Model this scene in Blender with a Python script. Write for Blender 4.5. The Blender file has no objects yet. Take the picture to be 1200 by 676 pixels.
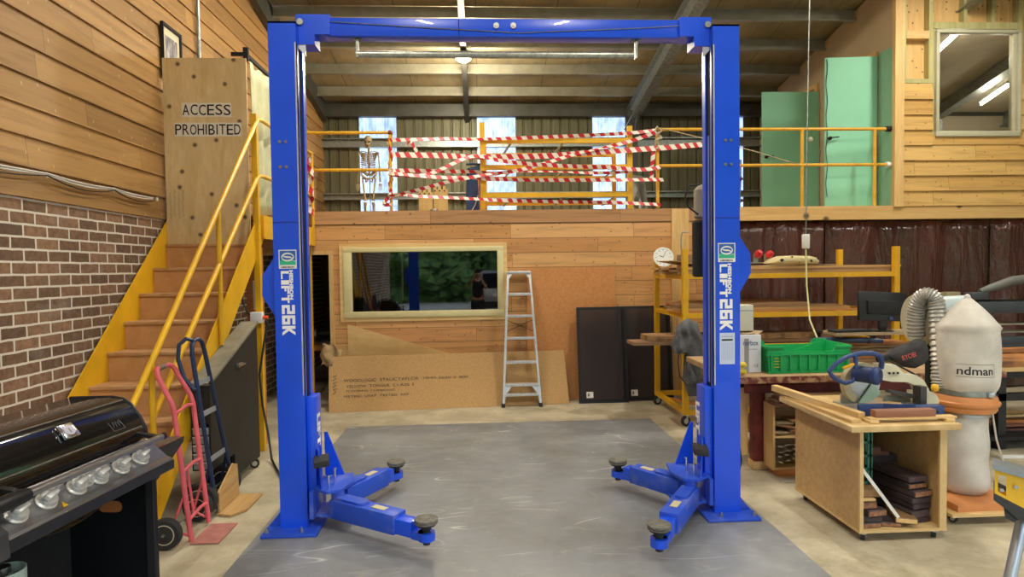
import bpy, bmesh, math, random
from mathutils import Vector as V, Matrix as M
from math import pi, sin, cos, radians, sqrt, atan2
R = random.Random(11)
SC = bpy.context.scene
COL = SC.collection

# ------------------------------------------------------------------ helpers
def lin(c):
    if isinstance(c, str):
        c = [int(c[i:i+2], 16)/255 for i in (0, 2, 4)]
    return tuple(x/12.92 if x <= .04045 else ((x+.055)/1.055)**2.4 for x in c)

class MB:
    """collects shapes into one mesh"""
    def __init__(s):
        s.bm = bmesh.new()
        s.uv = s.bm.loops.layers.uv.new('uv')
    def obox(s, c, size, rot=None, bev=0, seg=2):
        r = bmesh.ops.create_cube(s.bm, size=1)
        vs = r['verts']
        for v in vs:
            v.co = V((v.co.x*size[0], v.co.y*size[1], v.co.z*size[2]))
        if bev:
            es = list({e for v in vs for e in v.link_edges})
            q = bmesh.ops.bevel(s.bm, geom=es, offset=bev, segments=seg, affect='EDGES', profile=.5)
            vs = list({v for f in q['faces'] for v in f.verts} | {v for v in vs if v.is_valid})
            vs = s._island(vs)
        m = (rot.to_4x4() if rot is not None else M.Identity(4))
        m = M.Translation(V(c)) @ m
        for v in vs: v.co = m @ v.co
        return s
    def _island(s, vs):
        seen = set(vs); st = list(vs)
        while st:
            v = st.pop()
            for e in v.link_edges:
                o = e.other_vert(v)
                if o not in seen: seen.add(o); st.append(o)
        return list(seen)
    def box(s, x0, x1, y0, y1, z0, z1, bev=0, seg=2):
        return s.obox(((x0+x1)/2, (y0+y1)/2, (z0+z1)/2), (abs(x1-x0), abs(y1-y0), abs(z1-z0)), None, bev, seg)
    def bar(s, a, b, w, h, up=(0, 0, 1), bev=0):
        a, b = V(a), V(b); d = b-a; L = d.length; d.normalize()
        u = V(up); x = d.cross(u)
        if x.length < 1e-4: u = V((1, 0, 0)); x = d.cross(u)
        x.normalize(); u = x.cross(d)
        rot = M((x, d, u)).transposed()
        return s.obox((a+b)/2, (w, L, h), rot, bev)
    def tube(s, pts, r, seg=8, caps=True, closed=False):
        pts = [V(p) for p in pts]; n = len(pts)
        rs = r if isinstance(r, (list, tuple)) else [r]*n
        rings = []; prev = None
        for i, p in enumerate(pts):
            if closed: t = pts[(i+1) % n]-pts[i-1]
            else: t = pts[min(i+1, n-1)]-pts[max(i-1, 0)]
            t.normalize()
            if prev is None:
                u = V((0, 0, 1)) if abs(t.z) < .9 else V((1, 0, 0))
                x = t.cross(u).normalized()
            else:
                x = (prev - t*prev.dot(t))
                x = x.normalized() if x.length > 1e-6 else t.orthogonal().normalized()
            prev = x; y = t.cross(x)
            rings.append([s.bm.verts.new(p + (x*cos(2*pi*k/seg)+y*sin(2*pi*k/seg))*rs[i]) for k in range(seg)])
        m = n if closed else n-1
        for i in range(m):
            a, b = rings[i], rings[(i+1) % n]
            for k in range(seg):
                s.bm.faces.new((a[k], a[(k+1) % seg], b[(k+1) % seg], b[k]))
        if caps and not closed:
            s.bm.faces.new(list(reversed(rings[0]))); s.bm.faces.new(rings[-1])
        return s
    def cyl(s, a, b, r, r2=None, seg=16):
        return s.tube([a, b], [r, r if r2 is None else r2], seg)
    def lathe(s, prof, o=(0, 0, 0), ax=(0, 0, 1), seg=24):
        ax = V(ax).normalized(); x = ax.orthogonal().normalized(); y = ax.cross(x); o = V(o)
        rings = []
        for r, z in prof:
            if r < 1e-5: rings.append([s.bm.verts.new(o+ax*z)])
            else: rings.append([s.bm.verts.new(o+ax*z+(x*cos(2*pi*k/seg)+y*sin(2*pi*k/seg))*r) for k in range(seg)])
        for a, b in zip(rings, rings[1:]):
            for k in range(seg):
                k2 = (k+1) % seg
                if len(a) == 1 and len(b) == 1: continue
                if len(a) == 1: s.bm.faces.new((a[0], b[k2], b[k]))
                elif len(b) == 1: s.bm.faces.new((a[k], a[k2], b[0]))
                else: s.bm.faces.new((a[k], a[k2], b[k2], b[k]))
        if len(rings[0]) > 1: s.bm.faces.new(list(reversed(rings[0])))
        if len(rings[-1]) > 1: s.bm.faces.new(rings[-1])
        return s
    def prism(s, pts, vec):
        vec = V(vec)
        a = [s.bm.verts.new(V(p)) for p in pts]; b = [s.bm.verts.new(V(p)+vec) for p in pts]
        n = len(a)
        s.bm.faces.new(list(reversed(a))); s.bm.faces.new(b)
        for i in range(n): s.bm.faces.new((a[i], a[(i+1) % n], b[(i+1) % n], b[i]))
        return s
    def ring(s, outer, inner, vec):
        """closed outline with a matching hole outline, extruded"""
        vec = V(vec); n = len(outer)
        L = [[s.bm.verts.new(V(p)+o) for p in q] for o in (V((0, 0, 0)), vec) for q in (outer, inner)]
        for i in range(n):
            j = (i+1) % n
            s.bm.faces.new((L[0][i], L[1][i], L[1][j], L[0][j])); s.bm.faces.new((L[2][i], L[2][j], L[3][j], L[3][i]))
            s.bm.faces.new((L[0][i], L[0][j], L[2][j], L[2][i])); s.bm.faces.new((L[1][i], L[3][i], L[3][j], L[1][j]))
        return s
    def grid(s, fn, nu, nv, closeu=False):
        vs = [[s.bm.verts.new(V(fn(i/nu, j/nv))) for j in range(nv+1)] for i in range(nu if closeu else nu+1)]
        for i in range(nu):
            for j in range(nv):
                i2 = (i+1) % len(vs)
                f = s.bm.faces.new((vs[i][j], vs[i2][j], vs[i2][j+1], vs[i][j+1]))
                for lp, uv in zip(f.loops, ((i/nu, j/nv), ((i+1)/nu, j/nv), ((i+1)/nu, (j+1)/nv), (i/nu, (j+1)/nv))):
                    lp[s.uv].uv = uv
        return s
    def face(s, pts):
        s.bm.faces.new([s.bm.verts.new(V(p)) for p in pts]); return s
    def sphere(s, c, r, sc=(1, 1, 1), u=16, v=10):
        q = bmesh.ops.create_uvsphere(s.bm, u_segments=u, v_segments=v, radius=r)
        for x in q['verts']: x.co = V((x.co.x*sc[0], x.co.y*sc[1], x.co.z*sc[2]))+V(c)
        return s
    def build(s, name, mat, parent=None, world=True, smooth=35, fix=True, solid=0):
        if fix: bmesh.ops.recalc_face_normals(s.bm, faces=s.bm.faces[:])
        if parent is not None and world:
            root = parent
            while root.parent: root = root.parent
            inv = root.matrix_basis.inverted()
            for v in s.bm.verts: v.co = inv @ v.co
        elif parent is None and world and len(s.bm.verts):
            pass
        me = bpy.data.meshes.new(name); s.bm.to_mesh(me); s.bm.free()
        if smooth:
            me.shade_smooth(); me.set_sharp_from_angle(angle=radians(smooth))
        o = bpy.data.objects.new(name, me)
        me.materials.append(mat)
        COL.objects.link(o)
        if parent is not None: o.parent = parent
        if solid:
            md = o.modifiers.new('thickness', 'SOLIDIFY'); md.thickness = solid; md.offset = 0
        return o

def tag(o, label, cat, group=None, kind=None):
    o['label'] = label; o['category'] = cat
    if group: o['group'] = group
    if kind: o['kind'] = kind
    return o
def thing(name, label, cat, loc=(0, 0, 0), rz=0, group=None):
    o = bpy.data.objects.new(name, None); COL.objects.link(o)
    o.location = loc; o.rotation_euler = (0, 0, rz); o.empty_display_size = .1
    bpy.context.view_layer.update()
    return tag(o, label, cat, group)
def solo(mb, name, mat, label, cat, group=None, **k):
    """a thing that is one mesh: origin moved to its base centre"""
    o = mb.build(name, mat, None, **k); me = o.data
    xs = [v.co.x for v in me.vertices]; ys = [v.co.y for v in me.vertices]; zs = [v.co.z for v in me.vertices]
    c = V(((min(xs)+max(xs))/2, (min(ys)+max(ys))/2, min(zs)))
    me.transform(M.Translation(-c)); o.location = c
    return tag(o, label, cat, group)
def struct(mb, name, mat, parent=None, **k):
    o = mb.build(name, mat, parent, **k)
    if parent is None: o['kind'] = 'structure'
    return o
def rz(a): return M.Rotation(radians(a), 3, 'Z')
def rx(a): return M.Rotation(radians(a), 3, 'X')
def ry(a): return M.Rotation(radians(a), 3, 'Y')

_dg = None
def text(s, o, u, v, mat, parent, name='lettering', bold=0.0, fit=True, depth=.0012, track=1.0):
    """lettering: its box runs from corner o along u (reading direction) and v (up)"""
    cu = bpy.data.curves.new('lettering', 'FONT'); cu.body = s; cu.size = 1; cu.offset = bold; cu.resolution_u = 3
    cu.space_character = track
    ob = bpy.data.objects.new('lettering', cu); COL.objects.link(ob)
    dg = bpy.context.evaluated_depsgraph_get()
    me = bpy.data.meshes.new_from_object(ob.evaluated_get(dg))
    bpy.data.objects.remove(ob); bpy.data.curves.remove(cu)
    bm = bmesh.new(); bm.from_mesh(me); bpy.data.meshes.remove(me)
    xs = [q.co.x for q in bm.verts]; ys = [q.co.y for q in bm.verts]
    x0, x1, y0, y1 = min(xs), max(xs), min(ys), max(ys)
    o, u, v = V(o), V(u), V(v); n = u.cross(v).normalized()*depth
    for q in bm.verts:
        q.co = o + u*((q.co.x-x0)/(x1-x0)) + v*((q.co.y-y0)/(y1-y0)) + n
    mb = MB(); mb.bm.free(); mb.bm = bm
    return mb.build(name, mat, parent, fix=False, smooth=0)

# ------------------------------------------------------------------ materials
def nt(name):
    m = bpy.data.materials.new(name); m.use_nodes = True
    t = m.node_tree; b = t.nodes['Principled BSDF']
    return m, t, b
def N(t, typ, **k):
    n = t.nodes.new(typ)
    for a, v in k.items(): setattr(n, a, v)
    return n
def link(t, a, b): t.links.new(a, b)
def mathn(t, op, a, b=None, c=None):
    n = N(t, 'ShaderNodeMath', operation=op)
    for i, x in enumerate((a, b, c)):
        if x is None: continue
        if isinstance(x, (int, float)): n.inputs[i].default_value = x
        else: link(t, x, n.inputs[i])
    return n.outputs[0]
def mixc(t, f, a, b, blend='MIX'):
    n = N(t, 'ShaderNodeMix', data_type='RGBA', blend_type=blend)
    for s, x in ((n.inputs[0], f), (n.inputs[6], a), (n.inputs[7], b)):
        if isinstance(x, (int, float)): s.default_value = x
        elif isinstance(x, tuple): s.default_value = (*x[:3], 1)
        else: link(t, x, s)
    return n.outputs[2]
def ramp(t, f, stops):
    n = N(t, 'ShaderNodeValToRGB'); e = n.color_ramp.elements
    while len(e) < len(stops): e.new(.5)
    for q, (p, c) in zip(e, stops): q.position = p; q.color = (*c, 1) if len(c) == 3 else c
    link(t, f, n.inputs[0]); return n.outputs[0]
def coords(t, sc=(1, 1, 1), rnd=True):
    tc = N(t, 'ShaderNodeTexCoord'); mp = N(t, 'ShaderNodeMapping'); mp.inputs['Scale'].default_value = sc
    if rnd:
        oi = N(t, 'ShaderNodeObjectInfo'); ad = N(t, 'ShaderNodeVectorMath', operation='ADD')
        ml = N(t, 'ShaderNodeMath', operation='MULTIPLY'); ml.inputs[1].default_value = 37.
        link(t, oi.outputs['Random'], ml.inputs[0])
        link(t, tc.outputs['Object'], mp.inputs[0]); link(t, mp.outputs[0], ad.inputs[0]); link(t, ml.outputs[0], ad.inputs[1])
        return ad.outputs[0]
    link(t, tc.outputs['Object'], mp.inputs[0]); return mp.outputs[0]
def noise(t, v, scale, detail=4, rough=.55, dist=0):
    n = N(t, 'ShaderNodeTexNoise'); n.inputs['Scale'].default_value = scale; n.inputs['Detail'].default_value = detail
    n.inputs['Roughness'].default_value = rough; n.inputs['Distortion'].default_value = dist
    link(t, v, n.inputs['Vector']); return n.outputs[0]
def bumpn(t, b, h, strength=.3, dist=.01):
    n = N(t, 'ShaderNodeBump'); n.inputs['Strength'].default_value = strength; n.inputs['Distance'].default_value = dist
    link(t, h, n.inputs['Height']); link(t, n.outputs[0], b.inputs['Normal'])
def mul(c, k): return tuple(min(1, x*k) for x in c)
_mats = {}
def mat(name, c, r=.5, m=0., var=.12, sc=8., c2=None, stretch=(1, 1, 1), bump=0., bs=60., lo=.35, hi=.65, coat=0., emit=0., spec=.5):
    if name in _mats: return _mats[name]
    mt, t, b = nt(name); c = lin(c)
    b.inputs['Roughness'].default_value = r; b.inputs['Metallic'].default_value = m
    b.inputs['Coat Weight'].default_value = coat; b.inputs['Specular IOR Level'].default_value = spec
    if var or c2 is not None:
        v = coords(t, stretch); f = noise(t, v, sc)
        a = ramp(t, f, [(lo, mul(c, 1-var)), (hi, lin(c2) if c2 is not None else mul(c, 1+var))])
        link(t, a, b.inputs['Base Color'])
        if bump: bumpn(t, b, noise(t, v, bs, 6), bump)
    else:
        b.inputs['Base Color'].default_value = (*c, 1)
    if emit:
        b.inputs['Emission Color'].default_value = (*c, 1); b.inputs['Emission Strength'].default_value = emit
    _mats[name] = mt; return mt
def wood(name, c1, c2, axis=0, r=.6, sc=14., knots=0., k_col='3a2415', bump=.08, stretch=.07, vary=.12, patch=None):
    """plain timber: fine grain streaks along one axis, broad figure, optional knots"""
    if name in _mats: return _mats[name]
    mt, t, b = nt(name); b.inputs['Roughness'].default_value = r
    s = [1, 1, 1]; s[axis] = stretch
    v = coords(t, tuple(s)); v2 = coords(t, (1, 1, 1))
    fine = noise(t, v, sc*5, 5, .7); broad = noise(t, v, sc, 3, .5, .6)
    f = mathn(t, 'ADD', mathn(t, 'MULTIPLY', fine, .45), mathn(t, 'MULTIPLY', broad, .55))
    col = ramp(t, f, [(.36, lin(c1)), (.62, lin(c2))])
    oi = N(t, 'ShaderNodeObjectInfo')
    hv = N(t, 'ShaderNodeHueSaturation')
    link(t, mathn(t, 'MULTIPLY_ADD', oi.outputs['Random'], vary*2, 1-vary), hv.inputs['Value']); link(t, col, hv.inputs['Color'])
    col = hv.outputs[0]
    if patch:
        col = mixc(t, ramp(t, noise(t, v2, patch[1], 3), [(.45, (0, 0, 0)), (.62, (.7, .7, .7))]), col, lin(patch[0]))
    if knots:
        vo = N(t, 'ShaderNodeTexVoronoi', voronoi_dimensions='2D'); vo.inputs['Scale'].default_value = knots
        s2 = N(t, 'ShaderNodeSeparateXYZ'); link(t, v2, s2.inputs[0]); k2 = N(t, 'ShaderNodeCombineXYZ')
        link(t, mathn(t, 'MULTIPLY_ADD', s2.outputs[1], .7, s2.outputs[0]), k2.inputs[0]); link(t, s2.outputs[2], k2.inputs[1]); link(t, k2.outputs[0], vo.inputs['Vector'])
        kf = ramp(t, vo.outputs['Distance'], [(.035, (.9, .9, .9)), (.09, (0, 0, 0))])
        col = mixc(t, kf, col, lin(k_col))
    link(t, col, b.inputs['Base Color'])
    if bump: bumpn(t, b, fine, bump, .004)
    _mats[name] = mt; return mt
def boards(name, cols, along, up, pitch, z0, blen, r=.65, knots=0., sc=10., seam=.006, nails=False, tint=None, spread=1.):
    """boarded wall: each board its own tone, butt joints, grain, knots"""
    mt, t, b = nt(name); b.inputs['Roughness'].default_value = r
    tc = N(t, 'ShaderNodeTexCoord'); sp = N(t, 'ShaderNodeSeparateXYZ'); link(t, tc.outputs['Object'], sp.inputs[0])
    a = sp.outputs[along]; u = sp.outputs[up]
    row = mathn(t, 'FLOOR', mathn(t, 'DIVIDE', mathn(t, 'SUBTRACT', u, z0), pitch))
    wn = N(t, 'ShaderNodeTexWhiteNoise', noise_dimensions='1D'); link(t, row, wn.inputs['W'])
    ac = mathn(t, 'ADD', mathn(t, 'DIVIDE', a, blen), mathn(t, 'MULTIPLY', wn.outputs[0], 7.3))
    seg = mathn(t, 'FLOOR', ac)
    cb = N(t, 'ShaderNodeCombineXYZ'); link(t, row, cb.inputs[0]); link(t, seg, cb.inputs[1])
    w2 = N(t, 'ShaderNodeTexWhiteNoise', noise_dimensions='2D'); link(t, cb.outputs[0], w2.inputs['Vector'])
    s = [1, 1, 1]; s[along] = .06
    mp = N(t, 'ShaderNodeMapping'); mp.inputs['Scale'].default_value = s; link(t, tc.outputs['Object'], mp.inputs[0])
    ad = N(t, 'ShaderNodeVectorMath', operation='ADD'); link(t, mp.outputs[0], ad.inputs[0])
    ml = N(t, 'ShaderNodeVectorMath', operation='SCALE'); link(t, w2.outputs['Color'], ml.inputs[0]); ml.inputs['Scale'].default_value = 30
    link(t, ml.outputs[0], ad.inputs[1])
    fine = noise(t, ad.outputs[0], sc*6, 5, .7); broad = noise(t, ad.outputs[0], sc*1.2, 3, .5, 1.2)
    n = len(cols)
    base = ramp(t, w2.outputs['Value'], [(i/(max(1, n-1)), lin(c)) for i, c in enumerate(cols)])
    g = mathn(t, 'ADD', mathn(t, 'MULTIPLY', fine, .4), mathn(t, 'MULTIPLY', broad, .6))
    gr = ramp(t, g, [(.34, (.72, .68, .62)), (.5, (1, 1, 1)), (.66, (1.12, 1.1, 1.05))])
    col = mixc(t, 1., base, gr, 'MULTIPLY')
    if knots:
        k2 = N(t, 'ShaderNodeCombineXYZ'); link(t, a, k2.inputs[0]); link(t, mathn(t, 'MULTIPLY', u, 1.3), k2.inputs[1])
        vo = N(t, 'ShaderNodeTexVoronoi', voronoi_dimensions='2D'); vo.inputs['Scale'].default_value = knots; link(t, k2.outputs[0], vo.inputs['Vector'])
        kf = ramp(t, vo.outputs['Distance'], [(.025, (.75, .75, .75)), (.06, (0, 0, 0))])
        col = mixc(t, kf, col, lin('4a2c18'))
    if nails:
        vo = N(t, 'ShaderNodeTexVoronoi'); vo.voronoi_dimensions = '2D'; vo.inputs['Scale'].default_value = 3.2; k3 = N(t, 'ShaderNodeCombineXYZ'); link(t, mathn(t, 'MULTIPLY', a, 1.7), k3.inputs[0]); link(t, mathn(t, 'MULTIPLY', u, .55), k3.inputs[1]); link(t, k3.outputs[0], vo.inputs['Vector'])
        kf = ramp(t, vo.outputs['Distance'], [(.015, (.6, .6, .6)), (.03, (0, 0, 0))])
        col = mixc(t, kf, col, lin('e8cf9a'))
    fr = mathn(t, 'FRACT', ac)
    ed = mathn(t, 'LESS_THAN', fr, .004/blen)
    col = mixc(t, mathn(t, 'MULTIPLY', ed, .8), col, lin('3a2412'))
    if seam:
        fu = mathn(t, 'FRACT', mathn(t, 'DIVIDE', mathn(t, 'SUBTRACT', u, z0), pitch))
        sm = mathn(t, 'LESS_THAN', fu, seam/pitch)
        col = mixc(t, mathn(t, 'MULTIPLY', sm, .75), col, lin('3a2412'))
    link(t, col, b.inputs['Base Color']); bumpn(t, b, fine, .1, .004)
    return mt
# ------------------------------------------------------------------ shared materials
MAT = dict(
 blue=mat('blue_paint', '1450e2', .32, var=.06, sc=3, coat=.3),
 bluedust=mat('dusty_blue_paint', '2654d2', .5, var=.1, sc=5, c2='7684c4', lo=.5, hi=.8),
 navy=mat('navy_paint', '1d3050', .4, var=.1),
 yellow=mat('yellow_paint', 'e0ad1c', .42, var=.08, sc=5),
 yellowd=mat('worn_yellow_paint', 'd9a324', .5, var=.1, sc=9, bump=.05),
 steel=mat('brushed_steel', 'b9bcbf', .32, 1., var=.08, sc=20, stretch=(1, 1, 6)),
 alu=mat('aluminium', 'd6d9dc', .38, .85, var=.08, sc=15),
 chrome=mat('chrome', 'e4e4e6', .16, 1., var=0),
 galv=mat('galvanised_steel', '9aa09c', .42, .8, var=.18, sc=18),
 black=mat('black_paint', '16171a', .42, var=.2, sc=6),
 blackm=mat('matt_black', '1c1c1d', .8, var=.2, sc=9),
 rubber=mat('black_rubber', '2a2a2b', .75, var=.2, sc=20, bump=.1),
 grey=mat('grey_plastic', '8d9296', .5, var=.08),
 white=mat('white_paint', 'e9e9e4', .45, var=.04),
 whiteink=mat('white_lettering', 'f3f4f6', .5, var=0),
 blackink=mat('black_lettering', '101010', .6, var=0),
 inkbrown=mat('printed_ink', '5a4c38', .8, var=0),
 mdf=mat('fibreboard', 'cba870', .7, var=.06, sc=30, c2='cdaa74'),
 mdfbrown=mat('brown_fibreboard', 'b9824c', .6, var=.06, sc=14, c2='c6905a'),
 pine=wood('pale_pine', 'cfa869', 'e2c48b', 0, .6),
 piney=wood('pale_pine_depth', 'cfa869', 'e2c48b', 1, .6),
 pinez=wood('pale_pine_upright', 'c79d5e', 'dfbd80', 2, .6),
 dark=wood('dark_hardwood', '5a3626', '7d5340', 0, .6),
 darky=wood('dark_hardwood_depth', '4a2c22', '75503e', 1, .6),
 greyw=wood('weathered_timber', '8f7d62', 'b39e7c', 0, .75),
 orangew=wood('orange_timber', 'a5642f', 'c98a4e', 0, .5),
 steeldark=mat('dark_steel', '50504a', .5, .5, var=.15, sc=4),
 red=mat('red_paint', 'd8606a', .4, var=.1, sc=8),
 green=mat('green_plastic', '1fae62', .38, var=.05),
 cord=mat('white_cable', 'dcd9d0', .5, var=0), cordk=mat('black_cable', '1a1a1a', .5, var=0),
)
STRIPE = None
# ------------------------------------------------------------------ room shell
RIDGE = 4.0
def roof(y): return 5.13+.185*(12.6-y) if y >= RIDGE else 5.13+.185*(12.6-RIDGE)-.185*(RIDGE-y)

def concrete():
    mt, t, b = nt('concrete'); b.inputs['Roughness'].default_value = .55
    v = coords(t, (1, 1, 1), False)
    c = ramp(t, noise(t, v, .5, 5), [(.3, lin('9a8f75')), (.5, lin('aaa085')), (.7, lin('b6ae97'))])
    c = mixc(t, ramp(t, noise(t, v, 2.6, 8, .65), [(.42, (0, 0, 0)), (.6, (.75, .75, .75))]), c, lin('cfc6ab'))
    c = mixc(t, ramp(t, noise(t, v, 7, 6, .7), [(.58, (0, 0, 0)), (.75, (.5, .5, .5))]), c, lin('8d7c5b'))
    link(t, c, b.inputs['Base Color']); bumpn(t, b, noise(t, v, 40, 5), .08)
    return mt
struct(MB().box(-3.4, 15.2, -6, 12.9, -.2, 0), 'floor', concrete(), smooth=0)
def asphalt():
    return mat('gravel_ground', '8a8578', .95, var=.2, sc=30)
struct(MB().box(-40, 40, -40, -6.02, -.25, -.03), 'ground', asphalt(), smooth=0)

def floormat():
    mt, t, b = nt('grey_floor_sheet'); b.inputs['Roughness'].default_value = .42
    v = coords(t, (1, 1, 1), False)
    c = ramp(t, noise(t, v, .9, 6, .6), [(.3, lin('6c6e6d')), (.55, lin('84878a')), (.72, lin('979a9b'))])
    vs = coords(t, (1.6, 5, 1), False)
    c = mixc(t, ramp(t, noise(t, vs, 2.2, 9, .72, .6), [(.56, (0, 0, 0)), (.76, (.38, .38, .38))]), c, lin('c0bfb8'))
    c = mixc(t, ramp(t, noise(t, v, 5, 8, .7), [(.6, (0, 0, 0)), (.78, (.7, .7, .7))]), c, lin('b9ad92'))
    # long thin scratches
    for k, (ang, sc) in enumerate(((12, 1.1), (-24, .8), (70, .9))):
        mp = N(t, 'ShaderNodeMapping'); mp.inputs['Rotation'].default_value = (0, 0, radians(ang)); mp.inputs['Scale'].default_value = (.25, 1, 1)
        link(t, v, mp.inputs[0])
        n = noise(t, mp.outputs[0], 1.7*sc, 2, .4, .25)
        band = mathn(t, 'ABSOLUTE', mathn(t, 'SUBTRACT', n, .5+.03*k))
        fine = ramp(t, band, [(.0, (.6, .6, .6)), (.0022, (0, 0, 0))])
        gate = ramp(t, noise(t, v, 1.3+.3*k, 2), [(.5, (0, 0, 0)), (.6, (1, 1, 1))])
        c = mixc(t, mixc(t, 1., fine, gate, 'MULTIPLY'), c, lin('d0d0cc'))
    vo = N(t, 'ShaderNodeTexVoronoi'); vo.inputs['Scale'].default_value = 3.1; link(t, v, vo.inputs['Vector'])
    c = mixc(t, ramp(t, vo.outputs['Distance'], [(.02, (.9, .9, .9)), (.035, (0, 0, 0))]), c, lin('dcdcda'))
    link(t, c, b.inputs['Base Color']); bumpn(t, b, noise(t, v, 30, 6), .06)
    link(t, ramp(t, noise(t, v, 3, 6), [(.35, (.36,)*3), (.65, (.62,)*3)]), b.inputs['Roughness'])
    return mt
solo(MB().box(-1.55, 2.0, .6, 7.16, 0.0, .004), 'floor_sheet', floormat(), 'scuffed grey sheet covering the concrete floor under the blue lift', 'floor covering', smooth=0)

def brickmat():
    mt, t, b = nt('brown_brick'); b.inputs['Roughness'].default_value = .85
    tc = N(t, 'ShaderNodeTexCoord'); sp = N(t, 'ShaderNodeSeparateXYZ'); link(t, tc.outputs['Object'], sp.inputs[0])
    cb = N(t, 'ShaderNodeCombineXYZ'); link(t, sp.outputs[1], cb.inputs[0]); link(t, sp.outputs[2], cb.inputs[1])
    # slightly wobbly joints
    wob = noise(t, cb.outputs[0], 9, 3); ad = N(t, 'ShaderNodeVectorMath', operation='ADD')
    w3 = N(t, 'ShaderNodeCombineXYZ'); q = mathn(t, 'MULTIPLY_ADD', wob, .012, -.006); link(t, q, w3.inputs[0]); link(t, q, w3.inputs[1])
    link(t, cb.outputs[0], ad.inputs[0]); link(t, w3.outputs[0], ad.inputs[1])
    br = N(t, 'ShaderNodeTexBrick', offset=.5); link(t, ad.outputs[0], br.inputs['Vector'])
    br.inputs['Scale'].default_value = 1; br.inputs['Brick Width'].default_value = .236; br.inputs['Row Height'].default_value = .0862
    br.inputs['Mortar Size'].default_value = .0082; br.inputs['Mortar Smooth'].default_value = .12; br.inputs['Bias'].default_value = -.1
    for k, c in (('Color1', '6b5340'), ('Color2', '987558'), ('Mortar', 'd6cdba')): br.inputs[k].default_value = (*lin(c), 1)
    v = coords(t, (1, 1, 1), False)
    c = mixc(t, ramp(t, noise(t, v, 26, 6, .7), [(.35, (.62,)*3), (.65, (1.25,)*3)]), (0, 0, 0), br.outputs['Color'])
    c = mixc(t, .8, br.outputs['Color'], ramp(t, noise(t, v, 22, 6, .7), [(.33, (.5, .47, .45)), (.6, (1, 1, 1)), (.75, (1.3, 1.25, 1.2))]), 'MULTIPLY')
    c = mixc(t, ramp(t, noise(t, v, 3.1, 5, .7), [(.55, (0, 0, 0)), (.75, (.35,)*3)]), c, lin('aaa297'))
    c = mixc(t, br.outputs['Fac'], c, lin('d2cabb'))
    link(t, c, b.inputs['Base Color'])
    h = mathn(t, 'MULTIPLY_ADD', noise(t, v, 60, 5), .25, mathn(t, 'SUBTRACT', 1., br.outputs['Fac']))
    bumpn(t, b, h, .5, .008)
    return mt
BRICK = brickmat()
XL = -3.1
struct(MB().box(-3.34, XL, -4.6, 12.6, 0, 2.35), 'wall_left', BRICK, smooth=0)
LB = boards('left_boards', ('957040', 'a37b46', 'b0874f', '9a7441', 'aa8149'), 1, 2, .21, 2.35, 2.3, .6, knots=0, nails=True, seam=0)
w = MB()
z = 2.35; i = 0
while z < 6.6:
    z1 = z+.21
    lim = (z1-5.13)/.185
    y1 = min(12.6, 12.6-lim) if z1 > 5.13 else 12.6
    y0 = max(-4.6, 2*RIDGE-y1) if z1 > 5.13 else -4.6
    a, b_ = XL+.024, XL+.004
    w.prism([(-3.34, y0, z), (a, y0, z-.012), (b_, y0, z1), (-3.34, y0, z1)], (0, y1-y0, 0))
    z = z1
struct(w, 'wall_left.001', LB, smooth=0)

def sheetmat(name, c1, c2, rough=.5, metal=.3):
    mt, t, b = nt(name); b.inputs['Roughness'].default_value = rough; b.inputs['Metallic'].default_value = metal
    v = coords(t, (1, 1, .25), False)
    c = ramp(t, noise(t, v, 2.4, 6, .6), [(.35, lin(c1)), (.65, lin(c2))])
    link(t, c, b.inputs['Base Color']); return mt
def corr(x0, x1, y, z0, z1, pitch=.19, d=.03):
    m = MB(); pts = []; x = x0
    while x < x1-1e-4:
        for fx, fd in ((0, 0), (.055, 0), (.06, d*.25), (.125, d*.25), (.13, 0), (.14, 0), (.155, d), (.175, d)):
            if x+fx <= x1+1e-6: pts.append((x+fx, y+fd))
        x += pitch
    pts.append((x1, y))
    for (xa, ya), (xb, yb) in zip(pts, pts[1:]):
        m.face([(xa, ya, z0), (xb, yb, z0), (xb, yb, z1), (xa, ya, z1)])
    bmesh.ops.remove_doubles(m.bm, verts=m.bm.verts[:], dist=1e-5)
    return m
FARW = sheetmat('olive_sheet_cladding', '5f5d46', '716f56')
YF = 12.6
SK = [(-2.37, -1.63), (.0, .78), (2.36, 3.04), (4.78, 5.52)]
def skymat():
    mt = bpy.data.materials.new('clear_roof_sheet'); mt.use_nodes = True; t = mt.node_tree; t.nodes.clear()
    o = N(t, 'ShaderNodeOutputMaterial'); tr = N(t, 'ShaderNodeBsdfTransparent'); tl = N(t, 'ShaderNodeBsdfTranslucent'); gl = N(t, 'ShaderNodeBsdfGlossy')
    v = coords(t, (1, 1, .5), False)
    c = ramp(t, noise(t, v, 6, 8, .7), [(.35, (.1, .13, .19)), (.6, (.25, .29, .35))])
    link(t, c, tr.inputs[0]); link(t, c, tl.inputs[0]); gl.inputs['Roughness'].default_value = .3
    m = N(t, 'ShaderNodeMixShader'); m.inputs[0].default_value = .45; link(t, tr.outputs[0], m.inputs[1]); link(t, tl.outputs[0], m.inputs[2])
    m2 = N(t, 'ShaderNodeMixShader'); m2.inputs[0].default_value = .06; link(t, m.outputs[0], m2.inputs[1]); link(t, gl.outputs[0], m2.inputs[2])
    link(t, m2.outputs[0], o.inputs[0]); return mt
SKY = skymat()
x = -3.34
for k, (a, b_) in enumerate(SK+[(15.2, 15.2)]):
    struct(corr(x, a, YF, 0, 5.16), 'wall_back.%03d' % (k+1) if k else 'wall_back', FARW, smooth=0, fix=False, solid=.004)
    if a < 15:
        struct(corr(a, b_, YF+.002, 2.6, 5.14), 'window_%d' % (k+2), SKY, smooth=0, fix=False)
        struct(corr(a, b_, YF, 0, 2.6), 'wall_back.%03d' % (k+10), FARW, smooth=0, fix=False, solid=.004)
    x = b_
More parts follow.
